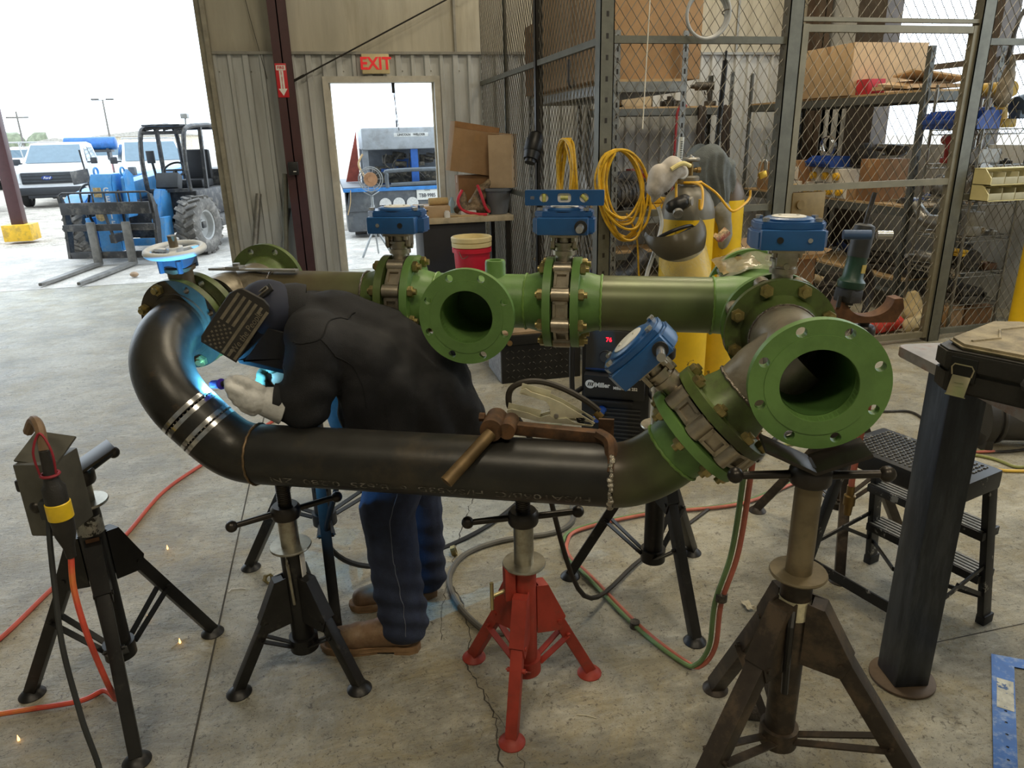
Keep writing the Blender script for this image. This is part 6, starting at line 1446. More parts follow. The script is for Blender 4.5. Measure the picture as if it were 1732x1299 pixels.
part('knob', MB().cyl((.09, -.02, .555), (.09, -.042, .555), .026, n=24).torus((.09, -.024, .555), .030, .0025, (0, 1, 0), 28, 5), M_we2, fp)
part('trim_strip', MB().box((0, -.022, .486), (.30, .006, .008)), mat('trim_blue', (30, 50, 96), .4), fp)
b = MB()
for k in range(9): b.box((.03, -.015, .10+.022*k), (.20, .008, .007))
part('louvres', b, M_we2, fp); fp.children[-1]['kind'] = 'stuff'
part('ledge', MB().box((-.03, -.03, .325), (.25, .05, .014), bev=.003), M_we, fp)
for x in (-.20, .20): part('handle', MB().tube(spline([(x*.86, -.0, .66), (x, -.07, .66), (x*1.03, -.085, .60), (x*1.03, -.085, .42), (x, -.07, .37), (x*.86, 0, .37)], 6), .013, 10), M_we, we)
part('gun_socket', MB().cyl((-.06, -.01, .27), (-.085, -.085, .235), .022, .018, 16), mat('socket_blue', (44, 84, 168), .4), we, 'blue cable boot')
for x in (-.14, .14): part('caster', MB().cyl((x-.015, .05, .035), (x+.015, .05, .035), .035, n=16).cyl((x-.015, .46, .035), (x+.015, .46, .035), .035, n=16).bx(x-.02, x+.02, .03, .48, .045, .065), M_blk, we)
part('side_strip', MB().bx(.166, .172, .10, .13, .07, .69), M_sw, we)
# ---- gas cylinders
M_cy = mat('cylinder_yellow', (226, 184, 24), .4, var=.1, scale=4, dirt=(60, 48, 30), damt=.85, dscale=16, dlo=.63, dhi=.67); M_cg = mat('cylinder_grey', (112, 108, 96), .4, .15, var=.12)
c1 = thing('gas_cylinder', 'yellow gas cylinder with grey dome hung with a face shield', 'gas cylinder', (2.28, -4.30, 0))
part('body', MB().lathe([(0, .0), (.14, 0), (.155, .02), (.156, .30), (.156, 1.115)], 48), M_cy, c1); part('shoulder', MB().lathe([(.156, 1.115), (.155, 1.15), (.145, 1.20), (.12, 1.25), (.085, 1.285), (.052, 1.30), (.05, 1.315), (.055, 1.318), (.056, 1.345), (.045, 1.355), (0, 1.355)], 48), M_cg, c1, 'grey dome')
M_brass = mat('old_brass', (128, 104, 62), .4, .8, var=.2)
part('valve', MB().cyl((0, 0, 1.35), (0, 0, 1.42), .018, n=16).cyl((-.06, 0, 1.385), (.055, 0, 1.385), .013, n=14).cyl((.04, 0, 1.385), (.062, 0, 1.385), .018, n=6).cyl((0, 0, 1.415), (0, 0, 1.432), .012, n=12), M_brass, c1, 'brass valve')
part('handwheel', MB().lathe([(0, 1.432), (.04, 1.432), (.052, 1.438), (.054, 1.448), (.046, 1.456), (.02, 1.456), (.018, 1.462), (0, 1.462)], 24).sphere((.0, 0, 1.462), .010, 10), M_alu, c1)
c2 = thing('gas_cylinder', 'yellow gas cylinder behind, with grey jacket hung over it', 'gas cylinder', (2.66, -4.03, 0))
part('body', MB().lathe([(0, .0), (.12, 0), (.130, .02), (.131, 1.185)], 48), M_cy, c2); part('shoulder', MB().lathe([(.131, 1.185), (.128, 1.22), (.11, 1.27), (.08, 1.31), (.045, 1.33), (.04, 1.40), (0, 1.40)], 48), mat('dome_brown', (92, 78, 62), .4, .2), c2, 'brown grey dome')
hk = thing('wire_hook_rack', 'yellow bent rod hook rack around neck of front gas cylinder', 'hook rack', (2.28, -4.30, 0)); M_yr = mat('rod_yellow', (216, 166, 36), .4, var=.1)
b = MB().torus((0, 0, 1.318), .066, .008, n=28, m=8); part('collar', b, M_yr, hk)
for pts in ([(-.06, -.03, 1.318), (-.13, -.10, 1.325), (-.16, -.16, 1.26), (-.165, -.185, 1.20), (-.168, -.205, 1.23)], [(-.02, -.06, 1.318), (-.01, -.17, 1.30), (-.03, -.225, 1.20), (-.05, -.235, 1.19), (-.055, -.24, 1.24)], [(.05, -.04, 1.318), (.10, -.14, 1.26), (.16, -.20, 1.17), (.20, -.21, 1.17), (.30, -.16, 1.22), (.31, -.15, 1.27)]):
    part('hook', MB().tube(spline(pts, 5), .0075, 8), M_yr, hk)
fs_ = thing('face_shield', 'olive brow face shield with clear visor hanging on the front cylinder', 'face shield', M=T(2.10, -4.545, 1.01) @ euler(-.15, -.30, -.15))
def brow(u, v):
    a = -PI*.56+PI*1.12*u; h = .085+.05*math.cos(a)*.3; top = .055+.06*(abs(a)/(PI*.56))**2
    r = .150+.020*math.sin(PI*v); z = top-(.055+.10*math.cos(a*.8))*v
    return (r*math.sin(a), -r*math.cos(a)*.95, z)
b = MB().grid(brow, 36, 8); bmesh.ops.solidify(b.bm, geom=b.bm.faces[:], thickness=.004); part('brow_guard', b, mat('olive_plastic', (104, 97, 78), .28, var=.06), fs_)
def vis(u, v):
    a = -PI*.5+PI*u; rr = 1-.0*v; e = .20*(1-.75*(max(0, abs(2*u-1)-.25)/.75)**2.2)
    return (.146*math.sin(a)*(1-.05*v), -.150*math.cos(a), -.03-e*v)
b = MB().grid(vis, 36, 8); bmesh.ops.solidify(b.bm, geom=b.bm.faces[:], thickness=.0015)
m_ = mat('clear_visor', (226, 216, 176), .10, var=0, alpha=.30); part('visor', b, m_, fs_, 'clear scratched visor')
part('headband', MB().torus((0, .02, .05), .105, .011, (0, .25, 1), 32, 8).bar((-.14, -.02, .05), (-.10, .02, .05), .03, .01).bar((.14, -.02, .05), (.10, .02, .05), .03, .01), MATS['black_plastic'], fs_)
b = wrinkle(blob([(V(0, 0, 0), .06, V(.06, .0, .075), .065), (V(-.045, -.01, -.03), .05, V(-.02, 0, .04), .06), (V(-.03, 0, -.06), .03, V(-.05, 0, -.10), .014), (V(.06, 0, .08), .06, V(.105, 0, .06), .045)], .009, 6), .004, 14)
hd = thing('welding_hood', 'white grey cloth hood hanging left of the cylinder valve', 'hood', (2.03, -4.46, 1.335))
part('cloth', b, mat('hood_cloth', (192, 184, 174), .85, var=.12, scale=10, dirt=(120, 110, 100), damt=.5), hd); part('band', MB().tube(spline([(.02, -.065, .07), (.08, -.07, .10), (.14, -.05, .085)], 5), [.012]*11, 8), mat('band_yellow', (222, 206, 140), .7), hd, 'pale yellow band')
rg = thing('flow_regulator', 'gas flow regulator with round gauge and clear ruled tube', 'regulator', (2.16, -4.40, 1.38))
part('gauge', MB().cyl((0, -.05, 0), (0, -.012, 0), .036, n=28), M_alu, rg); part('dial', MB().cyl((0, -.0505, 0), (0, -.052, 0), .031, n=28), M_sw, rg); part('body', MB().cyl((0, -.012, 0), (.07, .08, .0), .016, n=14).box((0, -.01, -.045), (.04, .03, .03), bev=.004), M_brass, rg)
part('flow_tube', MB().cyl((.012, .03, .05), (.02, .03, .19), .016, n=16), mat('clear_tube', (206, 210, 206), .15, var=.05), rg, 'clear ruled tube')
b = MB()
for k in range(9): b.box((.014, .013, .07+.012*k), (.014, .002, .0035))
part('scale_marks', b, MATS['plate_ink'], rg); rg.children[-1]['kind'] = 'stuff'
rp_ = thing('respirator', 'black half mask respirator hanging under the cloth hood', 'respirator', (2.10, -4.52, 1.215))
part('mask', blob([(V(-.035, 0, -.01), .035, V(.04, .0, .015), .042), (V(0, -.02, 0), .04, V(.02, -.03, .01), .035)], .007, 3), MATS['black_plastic'], rp_); part('filter', MB().cyl((-.02, -.05, -.035), (-.024, -.066, -.045), .028, n=22), M_alu, rp_); part('filter', MB().cyl((.055, -.04, .02), (.065, -.05, .02), .024, n=20), M_alu, rp_)
# jacket over the rear cylinder
def jacket_cloth(u, v):
    xt, xb = 2.40+.285*u, 2.475+.17*u; zt = 1.44+.085*math.sin(PI*min(1, u*1.15+.05)); zb = 1.16+.02*u-.20*math.exp(-((u-.68)/.20)**2)
    k = v**.9; f = .014*math.sin(13*u+2.4*v)+.010*math.sin(29*u-3*v); bulge = .10*math.sin(PI*(.12+.76*u))*(.55+.45*math.cos(v*1.2))
    top = max(0, 1-v*6)
    return (xt+(xb-xt)*k+.01*math.sin(9*v+3*u), -4.10-bulge-f*(.3+v)+.10*top*top, zt+(zb-zt)*v)
b = MB().grid(jacket_cloth, 48, 36)
b.grid(lambda u, v: (2.40+.285*u, -4.0+.04*math.sin(PI*u)+.02*v, 1.44+.085*math.sin(PI*min(1, u*1.15+.05))-.34*v), 30, 8)
for v_ in b.bm.verts: v_.co -= V(2.55, -4.12, 0)
bmesh.ops.solidify(b.bm, geom=b.bm.faces[:], thickness=.006)
jt = thing('work_jacket', 'grey cloth work jacket draped over the rear gas cylinder', 'jacket', (2.55, -4.12, 0)); M_gj = mat('grey_cloth', (142, 148, 148), .9, var=.12, scale=20, bump=.4, bscale=160)
part('body', b, M_gj, jt)
part('lining_tail', wrinkle(blob([(V(.0, -.10, 1.14), .05, V(.035, -.10, 1.0), .042), (V(.035, -.10, 1.0), .042, V(.02, -.10, .93), .032)], .010, 4), .010, 12), mat('grey_cloth_light', (134, 132, 124), .9, var=.12, scale=20), jt, 'paler hanging sleeve end')
solo('glove_roll', MB().cyl((0, 0, 0), (.05, -.01, .05), .028, n=16).cyl((-.018, .004, .0), (-.0, 0, .018), .029, n=16), mat('plaid_roll', (196, 176, 150), .8, var=.5, scale=40, dirt=(150, 30, 50), damt=.9, dscale=9), 'small red and tan cloth roll tucked between the cylinders', 'cloth', loc=(2.46, -4.36, .985))
solo('white_hose', MB().tube(spline([(2.02, -4.45, 1.20), (2.03, -4.48, 1.1), (1.98, -4.5, .95), (1.93, -4.52, .82), (1.90, -4.52, .6), (1.85, -4.6, .2), (1.75, -4.72, .02)], 8), .011, 8), mat('hose_white', (196, 196, 190), .4), 'white hose hanging in front of left yellow cylinder', 'hose')
# ---- blue level on the middle valve, steel rule on the left pipe
lv = thing('spirit_level', 'blue torpedo level lying across the middle valve gearbox', 'level', M=A_M @ T(.262, -.03, .297))
o = rrect(.232, .044, .004); holes = [circ(.0135, 20, -.060, 0), rrect(.040, .026, .008, 4, 0, 0), circ(.0135, 20, .058, 0), rrect(.012, .010, .002, 3, -.094, 0)]
b = MB(T(0, 0, .022) @ euler(PI/2)); b.plate_holes(o, holes, -.010, .010); part('body', b, M_bluep, lv)
for x, rot, w in ((-.060, PI/2, 0), (0, 0, 1), (.058, PI/4, 0)):
    R = T(x, 0, .022) @ Matrix.Rotation(rot, 4, 'Y'); bk_ = MB(T(0, 0, .022))
    if w: bk_.box((0, 0, 0), (.04, .008, .026))
    else: bk_.cyl((x, -.004, 0), (x, .004, 0), .0138, n=20)
    o_ = part('vial_housing', bk_, M_sw, lv); part('vial', MB().cyl(R @ V(-.011, -.004, 0), R @ V(.011, -.004, 0), .006, n=12), mat('vial_yellow', (206, 206, 120), .15, var=.2, scale=60), o_)
st = thing('welding_clamp_bar', 'flat steel bar lying on top of the left rear pipe', 'bar', M=A_M @ T(xL+.085, -.03, .088)); st.name = 'steel_bar'
part('bar', MB().box((.02, 0, .004), (.27, .026, .006), bev=.001), M_alu, st); part('sliding_head', MB().box((-.06, 0, .010), (.05, .04, .010), bev=.002).cyl((-.055, 0, .012), (-.055, 0, .024), .012, n=14).box((-.12, -.006, .006), (.05, .03, .008), bev=.003), M_alu, st)
# plastic film on the blind end flange
b = MB()
def film(u, v):
    a = PI*.18+PI*.62*u; r = .142+.012*mnoise.noise(V(u*5, v*4, 2)); return (xR+r*math.cos(a), .242-.15*v+.012*mnoise.noise(V(u*7, v*5, 0)), r*math.sin(a)-.045*v)
b.grid(film, 30, 10); bmesh.ops.solidify(b.bm, geom=b.bm.faces[:], thickness=.0008)
mf = mat('plastic_film', (226, 224, 196), .12, var=.1, alpha=.28); P('plastic_wrap', b, mf, 'crumpled plastic wrap')
b = MB().grid(lambda u, v: (xR-.13+.11*u+.03*v, .235-.11*v, .10+.035*u-.03*v+.008*mnoise.noise(V(u*4, v*6, 5))), 8, 12); bmesh.ops.solidify(b.bm, geom=b.bm.faces[:], thickness=.001); P('tape_strip', b, mat('film_tape', (176, 156, 108), .35, var=.3, scale=20), 'tan tape strip')
# long pin with blue tape in the right valve
b = MB(A_M).cyl((xR+.09, -.26, .246), (xR+.245, -.26, .246), .0125, n=16); b.cyl((xR+.13, -.26, .246), (xR+.185, -.26, .246), .0135, n=16) if False else None
o_ = MB().cyl((xR+.215, -.26, .246), (xR+.25, -.26, .246), .0105, n=16); P('input_shaft', o_, M_shaft); P('tape_wrap', MB().cyl((xR+.135, -.26, .246), (xR+.20, -.26, .246), .0120, n=16), mat('blue_tape', (58, 84, 122), .5), 'blue tape'); b.bm.free()
# ---- rusty pipe clamp and ground clamp on the lower pipe
pc = thing('pipe_clamp', 'rusty clamp bar with round handle gripping the lower pipe', 'clamp', M=A_M)
M_ru = mat('rusty_clamp', (84, 62, 44), .65, .4, var=.35, scale=20, dirt=(120, 84, 52), damt=.6, dscale=16)
part('bar', MB().bar((.145, -.475, -.232), (.405, -.475, -.246), .030, .030, up=(0, 1, 0), bev=.003), M_ru, pc)
part('jaw', MB().tube(spline([(.395, -.475, -.24), (.425, -.50, -.25), (.432, -.535, -.272), (.432, -.565, -.305)], 6), [.018]*13+[.016]*6, 8).bar((.415, -.44, -.21), (.415, -.44, -.26), .01, .04), M_ru, pc)
part('pivot', MB().cyl((.125, -.53, -.222), (.125, -.44, -.222), .030, n=20).cyl((.165, -.53, -.222), (.165, -.45, -.222), .022, n=18).bar((.13, -.47, -.235), (.135, -.455, -.30), .028, .028).cyl((.10, -.48, -.205), (.085, -.48, -.205), .012, n=6), M_ru, pc)
part('handle', MB().cyl((.125, -.53, -.228), (.03, -.640, -.320), .0165, .0175, 16), mat('handle_worn', (112, 92, 62), .5, .5, var=.25, scale=16), pc, 'worn round handle')
gc = thing('ground_clamp', 'zinc plated welding ground clamp biting the rusty bar', 'ground clamp', M=A_M)
UP = [(.187, -.143), (.201, -.138), (.217, -.148), (.264, -.161), (.297, -.175), (.385, -.227), (.38, -.232), (.354, -.212), (.28, -.222), (.268, -.214), (.265, -.186), (.254, -.171), (.212, -.159)]
LO = [(.15, -.200), (.163, -.196), (.21, -.206), (.238, -.217), (.265, -.208), (.28, -.219), (.311, -.215), (.334, -.228), (.381, -.232), (.378, -.236), (.331, -.233), (.227, -.227), (.155, -.212)]
M_zy = mat('zinc_yellow', (216, 212, 186), .35, .5, var=.12, scale=20); Fp = Matrix(((1, 0, 0, 0), (0, 0, 1, 0), (0, 1, 0, 0), (0, 0, 0, 1)))
for nm, pl_, y0, y1 in (('upper_jaw', UP, -.432, -.428), ('lower_jaw', LO, -.436, -.4325)):
    b = MB().prism(pl_, y0, y1, Fp); b.prism(pl_, y0+.030, y1+.030, Fp)
    k = 3; b.bar(V(pl_[0][0], -.418, pl_[0][1]), V(pl_[3][0], -.418, pl_[3][1]), .030, .003, up=(0, 1, 0)); part(nm, b, M_zy, gc)
part('rivet', MB().cyl((.283, -.438, -.210), (.283, -.395, -.210), .006, n=12), M_alu, gc)
part('spring', MB().torus((.345, -.415, -.224), .009, .003, (.3, 0, 1), 14, 5).torus((.346, -.415, -.217), .009, .003, (.3, 0, 1), 14, 5).torus((.347, -.415, -.231), .009, .003, (.3, 0, 1), 14, 5), M_blk, gc)
part('cable', MB().tube(spline([(.395, -.40, -.205), (.36, -.395, -.180), (.30, -.39, -.150), (.24, -.39, -.132), (.19, -.40, -.132), (.155, -.40, -.155), (.150, -.395, -.20), (.16, -.36, -.24), (.22, -.28, -.42), (.35, -.1, -1.0), (.55, .3, -1.09), (.85, .75, -1.09)], 8), .0085, 8), mat('cable_olive', (50, 44, 36), .6), gc)
part('lug', MB().cyl((.385, -.40, -.208), (.400, -.405, -.222), .011, n=14), M_brass, gc)
# ---- steel table with tool case
tb_ = thing('steel_table', 'steel table with thick black leg at right foreground', 'table', (1.73, -6.65, 0), -.20)
M_tt = mat('table_top_worn', (150, 142, 132), .4, .5, var=.25, scale=8, dirt=(128, 82, 58), damt=.8, dscale=4, dlo=.5, dhi=.58)
M_leg = mat('leg_mill_black', (52, 56, 62), .38, .55, var=.3, scale=4, stretch=(6, 6, 1), dirt=(100, 104, 108), damt=.3, dscale=3)
b = MB(); o = rrect(1.2, .8, .03, 5, .6, -.4); b.prism(o, .992, 1.02, bev=.002); part('top', b, M_tt, tb_)
for x, y in ((.085, -.165), (1.1, -.165), (1.1, -.72)): 
    part('leg', MB().bx(x-.052, x+.052, y-.052, y+.052, .012, .992, .008), M_leg, tb_); part('foot_plate', MB().lathe([(0, 0), (.088, 0), (.092, .004), (.092, .010), (.088, .013), (0, .013)], 36, T(x, y, 0)), mat('rust_plate', (98, 82, 66), .6, .3, var=.25), tb_)
solo('paper_sheet', MB().box((.0, 0, .0008), (.20, .15, .0012), M=rotz(-.15)), mat('paper', (222, 212, 180), .8, var=.03), 'sheet of paper on the steel table behind tool case', 'paper', M=T(1.94, -6.77, 1.0205))
tcx = T(1.54, -6.97, 1.022) @ rotz(math.atan2(.39, .92))
tc_ = thing('tool_case', 'large dusty black plastic tool case with metal latch on table', 'tool case', M=tcx)
M_tc = mat('case_black', (40, 38, 35), .55, var=.15, scale=20, bump=.15, bscale=200); M_tcd = mat('case_dusty', (146, 134, 106), .8, var=.25, scale=14, dirt=(88, 80, 64), damt=.6, dscale=10, bump=.2, bscale=150)
def chamf(x0, x1, y0, y1, c): return [(x0+c, y0), (x1-c, y0), (x1, y0+c), (x1, y1-c), (x1-c, y1), (x0+c, y1), (x0, y1-c), (x0, y0+c)]
part('lower_shell', MB().prism(chamf(0, .34, -.46, 0, .035), 0, .052, bev=.006), M_tc, tc_)
b = MB(); b.prism(chamf(-.003, .343, -.463, .003, .035), .054, .098, bev=.004); part('upper_shell', b, M_tc, tc_)
b = MB().prism(chamf(.012, .33, -.45, -.01, .045), .098, .112, bev=.006); 
lid_ = part('lid_top', b, M_tcd, tc_, 'dusty lid')
b = MB()
for pts in ([(.05, -.06), (.12, -.09), (.20, -.06), (.30, -.10)], [(.04, -.18), (.14, -.15), (.22, -.19), (.31, -.17)], [(.06, -.30), (.16, -.27), (.28, -.30)]): b.tube([(x, y, .112) for x, y in pts], .004, 6)
part('lid_ribs', b, M_tcd, lid_)
part('handle', MB().tube(spline([(-.002, -.20, .06), (-.035, -.215, .062), (-.045, -.28, .062), (-.035, -.345, .062), (-.002, -.36, .06)], 6), .014, 8), M_tc, tc_)
part('latch_pocket', MB().bx(-.006, .01, -.100, -.045, .032, .086, .002), mat('pocket_black', (20, 20, 20), .5), tc_)
LM = T(0, -.072, .036) @ Matrix.Diagonal((.66, .66, .66, 1))
lt = part('latch', MB(LM).box((-.020, 0, -.016), (.004, .058, .075), M=Matrix.Rotation(.42, 4, 'Y'), bev=.001).box((-.034, 0, -.052), (.016, .060, .004), M=Matrix.Rotation(.42, 4, 'Y')).box((-.018, 0, -.008), (.006, .030, .005), M=Matrix.Rotation(.42, 4, 'Y')).box((-.022, 0, -.020), (.006, .030, .005), M=Matrix.Rotation(.42, 4, 'Y')), mat('latch_zinc', (196, 188, 156), .3, .85, var=.1), tc_, 'open metal latch')
part('latch_bail', MB(LM).tube([(-.008, -.030, .014), (-.008, -.035, .040), (-.008, -.027, .052), (-.008, .027, .052), (-.008, .035, .040), (-.008, .030, .014)], .003, 8), MATS['latch_zinc'], lt)
# ---- step stool
su = V(.26, -.966, 0); sv = V(.966, .26, 0); SCn = V(2.00, -6.52, 0)
sl_ = thing('step_stool', 'worn black folding step stool beside the steel table leg', 'step stool', M=T(SCn) @ Matrix(((sv.x, su.x*-1, 0, 0), (sv.y, su.y*-1, 0, 0), (0, 0, 1, 0), (0, 0, 0, 1))))
M_ss = mat('stool_black', (34, 33, 32), .45, .3, var=.3, scale=10, dirt=(170, 166, 156), damt=.8, dscale=18, dlo=.60, dhi=.64); M_tr = mat('stool_tread', (120, 116, 106), .5, .5, var=.25, scale=30)
part('platform', MB().bx(-.125, .125, -.205, .205, .52, .585, .010), M_ss, sl_)
b = MB()
for i in range(14):
    for j in range(22): b.box((-.098+.015*i, -.17+.016*j, .5865), (.009, .004, .003), M=rotz(.5 if (i+j) % 2 else -.5))
part('grip_pattern', b, M_tr, sl_, 'ribbed grip top', ang=0); sl_.children[-1]['kind'] = 'stuff'
for y in (-.19, .19):
    part('front_leg', MB().bar((-.085, y, .53), (-.195, y*1.22, .01), .040, .022, up=(0, 1, 0), bev=.002), M_ss, sl_); part('rear_leg', MB().bar((.095, y, .53), (.190, y*1.12, .01), .044, .022, up=(0, 1, 0), bev=.002), M_ss, sl_)
    part('foot_cap', MB().box((-.197, y*1.22, .018), (.05, .03, .036), bev=.004), MATS['black_rubber'], sl_); part('foot_cap', MB().box((.192, y*1.12, .018), (.055, .03, .036), bev=.004), MATS['black_rubber'], sl_)
    part('side_brace', MB().bar((-.16, y*1.15, .19), (.155, y*1.08, .24), .006, .014).bar((.17, y*1.1, .11), (-.02, y*1.1, .22), .006, .014), M_ss, sl_)
for z, x in ((.37, .128), (.20, .158)):
    o_ = part('tread', MB().bx(x-.045, x+.05, -.205, .205, z-.03, z, .003), M_ss, sl_); b = MB()
    for k in range(5): b.bx(x-.038+.018*k, x-.028+.018*k, -.198, .198, z, z+.002)
    part('tread_ribs', b, M_tr, o_)
part('cross_bar', MB().bar((-.172, -.225, .12), (-.172, .225, .12), .006, .040), M_ss, sl_); part('cross_bar', MB().bar((.178, -.21, .10), (-.02, .0, .16), .006, .014).bar((.178, .21, .10), (-.02, .0, .16), .006, .014), M_ss, sl_)
# ---- angle grinder standing on the saddle
gr = thing('angle_grinder', 'green and black long angle grinder standing upright on rusty saddle', 'grinder', M=T(2.03, -6.06, .985) @ euler(.03, .13, .3))
part('gear_head', MB().box((0, 0, .035), (.075, .075, .055), bev=.014).cyl((0, 0, 0), (0, 0, .02), .024, n=18).cyl((-.045, 0, .03), (-.045, 0, -.01), .008, n=8), M_tc, gr)
part('motor_body', MB().lathe([(.044, .06), (.048, .066), (.048, .085), (.036, .10), (.0345, .17), (.036, .175)], 24), mat('tool_green', (36, 66, 54), .4, var=.1), gr, 'dark green motor body'); part('badge', MB().box((0, -.0355, .135), (.022, .003, .03)), mat('badge_gold', (200, 176, 90), .5), gr)
part('grip', MB().lathe([(.037, .175), (.037, .27), (.034, .285), (.020, .292), (0, .292)], 24), mat('grip_dark', (46, 48, 50), .5), gr); part('cord', MB().tube(spline([(0, 0, .29), (.004, 0, .34), (.012, 0, .40)], 5), .0085, 8), M_dk, gr)
# ---- junction box hanging on the near left stand
jb_ = thing('junction_box', 'grey outlet box with cord plugs hung on the near left stand', 'outlet box', M=T(-.545, -6.36, .645) @ rotz(-.30))
M_jb = mat('enclosure_grey', (92, 90, 82), .5, .3, var=.15, scale=10)
part('box', MB().bx(-.055, .045, -.05, .06, 0, .205, .006), M_jb, jb_); part('cover', MB().box((-.004, .01, .222), (.105, .10, .006), M=euler(.45, .15, 0)), M_jb, jb_)
part('switch_knob', MB().box((-.075, 0, .125), (.04, .03, .035), bev=.008), M_tc, jb_); part('receptacle', MB().bx(-.005, .040, -.056, -.05, .055, .105, .004), M_sw, jb_); part('slots', MB().box((.010, -.0565, .085), (.004, .002, .012)).box((.024, -.0565, .085), (.004, .002, .012)), M_tc, jb_)
pg_ = thing('cord_plug', 'black plug with yellow band on the orange cord, near left stand', 'plug', (-.512, -6.445, .60))
part('connector', MB().lathe([(0, .0), (.012, .0), (.014, .03), (.024, .065), (.027, .10), (.027, .115)], 22).lathe([(.027, .155), (.027, .20), (.020, .21), (.014, .24), (.012, .30), (0, .31)], 22), M_tc, pg_); part('band', MB().lathe([(.027, .113), (.0295, .115), (.0295, .157), (.027, .159)], 22), mat('band_yel', (238, 200, 40), .4), pg_, 'yellow band')
part('cord_end', MB().tube(spline([(0, 0, .30), (-.005, .02, .35), (-.03, .06, .36), (-.06, .09, .32)], 6), .012, 8), mat('cord_tan', (120, 96, 72), .6), pg_); part('tie', MB().torus((0, 0, .235), .020, .004, n=16, m=6).tube(spline([(.018, -.01, .24), (.02, -.01, .30), (.0, 0, .345), (-.02, -.01, .30), (-.018, -.01, .24)], 5), .003, 5), mat('tie_red', (150, 36, 50), .6), pg_, 'red wire tie')
M_ored = mat('cord_orange_red', (204, 78, 60), .5, var=.2, scale=10, dirt=(206, 140, 60), damt=.6, dscale=4)
solo('orange_cord', MB().tube(spline([(-.512, -6.445, .605), (-.515, -6.47, .52), (-.50, -6.50, .40), (-.49, -6.48, .22), (-.53, -6.35, .06), (-.60, -6.24, .012), (-.66, -6.265, .010), (-.80, -6.262, .010), (-1.0, -6.25, .010), (-1.3, -6.2, .010)], 9), .0078, 8), M_ored, 'orange red cord from the plug curving left across the floor', 'cord')
solo('power_cable', MB().tube(spline([(-.545, -6.43, .715), (-.548, -6.45, .66), (-.55, -6.48, .56), (-.545, -6.54, .40), (-.52, -6.60, .22), (-.49, -6.66, .05), (-.53, -6.76, .010), (-.50, -7.0, .008), (-.42, -7.3, .008)], 9), .007, 8).box((-.543, -6.427, .735), (.034, .034, .05), bev=.008), mat('cord_dark', (44, 46, 46), .6), 'dark grey cord from outlet box down to bottom edge', 'cord')
solo('red_air_hose', MB().tube(spline([(-1.35, -6.2, .009), (-1.12, -6.0, .009), (-1.024, -5.87, .009), (-.932, -5.538, .009), (-.80, -5.30, .009), (-.767, -5.20, .009), (-.70, -4.85, .009), (-.568, -4.577, .009), (-.35, -4.2, .009), (-.1, -3.9, .009), (.4, -3.7, .009)], 9), .009, 8), mat('hose_red', (190, 86, 70), .5, var=.12), 'red air hose running along the floor behind near left stand', 'hose')
# twin red and green gas hose
M_hr = mat('hose_pinkred', (184, 104, 86), .5, var=.2, scale=8); M_hg = mat('hose_green', (104, 132, 84), .5, var=.2, scale=8)
th_ = thing('twin_gas_hose', 'twin red and green gas hose looping from floor up to the green flange', 'hose', (1.2, -6.6, 0))
tw = [(1.175, -6.86, .985), (1.207, -6.80, .797), (1.226, -6.745, .496), (1.214, -6.70, .295), (1.222, -6.675, .12), (1.20, -6.645, .03), (1.17, -6.60, .012), (1.10, -6.40, .012), (1.04, -6.08, .012), (1.005, -5.93, .012), (1.03, -5.82, .012), (1.12, -5.74, .012), (1.46, -5.70, .012), (1.88, -5.73, .012), (2.3, -5.6, .012), (2.8, -5.5, .012), (3.4, -5.6, .012)]
for nm, m, o_ in (('red_line', M_hr, V(.006, 0, 0)), ('green_line', M_hg, V(-.010, .008, 0))): part(nm, MB().tube(spline([V(p)+o_-V(1.2, -6.6, 0) for p in tw], 9), .0075, 8), m, th_)
for p in ((1.217, -6.705, .32), (1.095, -6.385, .012)): part('clip', MB().cyl(V(p)-V(1.2, -6.6, 0)+V(-.002, 0, -.012), V(p)-V(1.2, -6.6, 0)+V(-.002, 0, .012), .017, n=12), M_dk, th_)
hc = thing('hose_coupling', 'red hose end with brass coupling hanging behind the front right stand', 'hose', (1.566, -6.75, .56)); part('hose_end', MB().tube(spline([(-.38, -.115, .435), (-.26, -.13, .440), (-.13, -.11, .425), (-.03, -.05, .37), (.008, .0, .27), (.0, 0, .14), (0, 0, .07)], 6), .0085, 8), M_hr, hc); part('coupling', MB().lathe([(0, 0), (.010, 0), (.012, .03), (.016, .032), (.016, .06), (.011, .064), (.011, .09), (0, .09)], 14), M_brass, hc); part('second_coupling', MB().lathe([(0, .20), (.009, .20), (.014, .215), (.014, .24), (.010, .245), (.010, .29), (0, .29)], 14, T(-.025, 0, 0)), mat('brass_bright', (200, 170, 70), .3, .85), hc)
solo('grey_cable', MB().tube(spline([(1.25, -5.30, .011), (1.159, -5.514, .011), (1.109, -5.664, .011), (.999, -5.734, .011), (.781, -5.734, .011), (.62, -5.789, .011), (.532, -5.914, .011), (.521, -6.065, .011), (.562, -6.217, .011), (.618, -6.297, .011), (.72, -6.30, .011), (.80, -6.25, .011)], 9), .011, 8), mat('cable_grey', (92, 90, 84), .55), 'thick grey cable looping on the floor behind red stand', 'cable')
solo('pale_cable', MB().tube(spline([(.70, -4.3, .008), (.82, -4.11, .008), (.96, -3.95, .008), (.98, -4.1, .008), (.94, -4.25, .008), (1.08, -4.45, .008), (1.4, -4.6, .008)], 9), .008, 8), mat('cable_pale', (150, 154, 136), .55), 'pale green cable on the floor behind the welder person', 'cable')
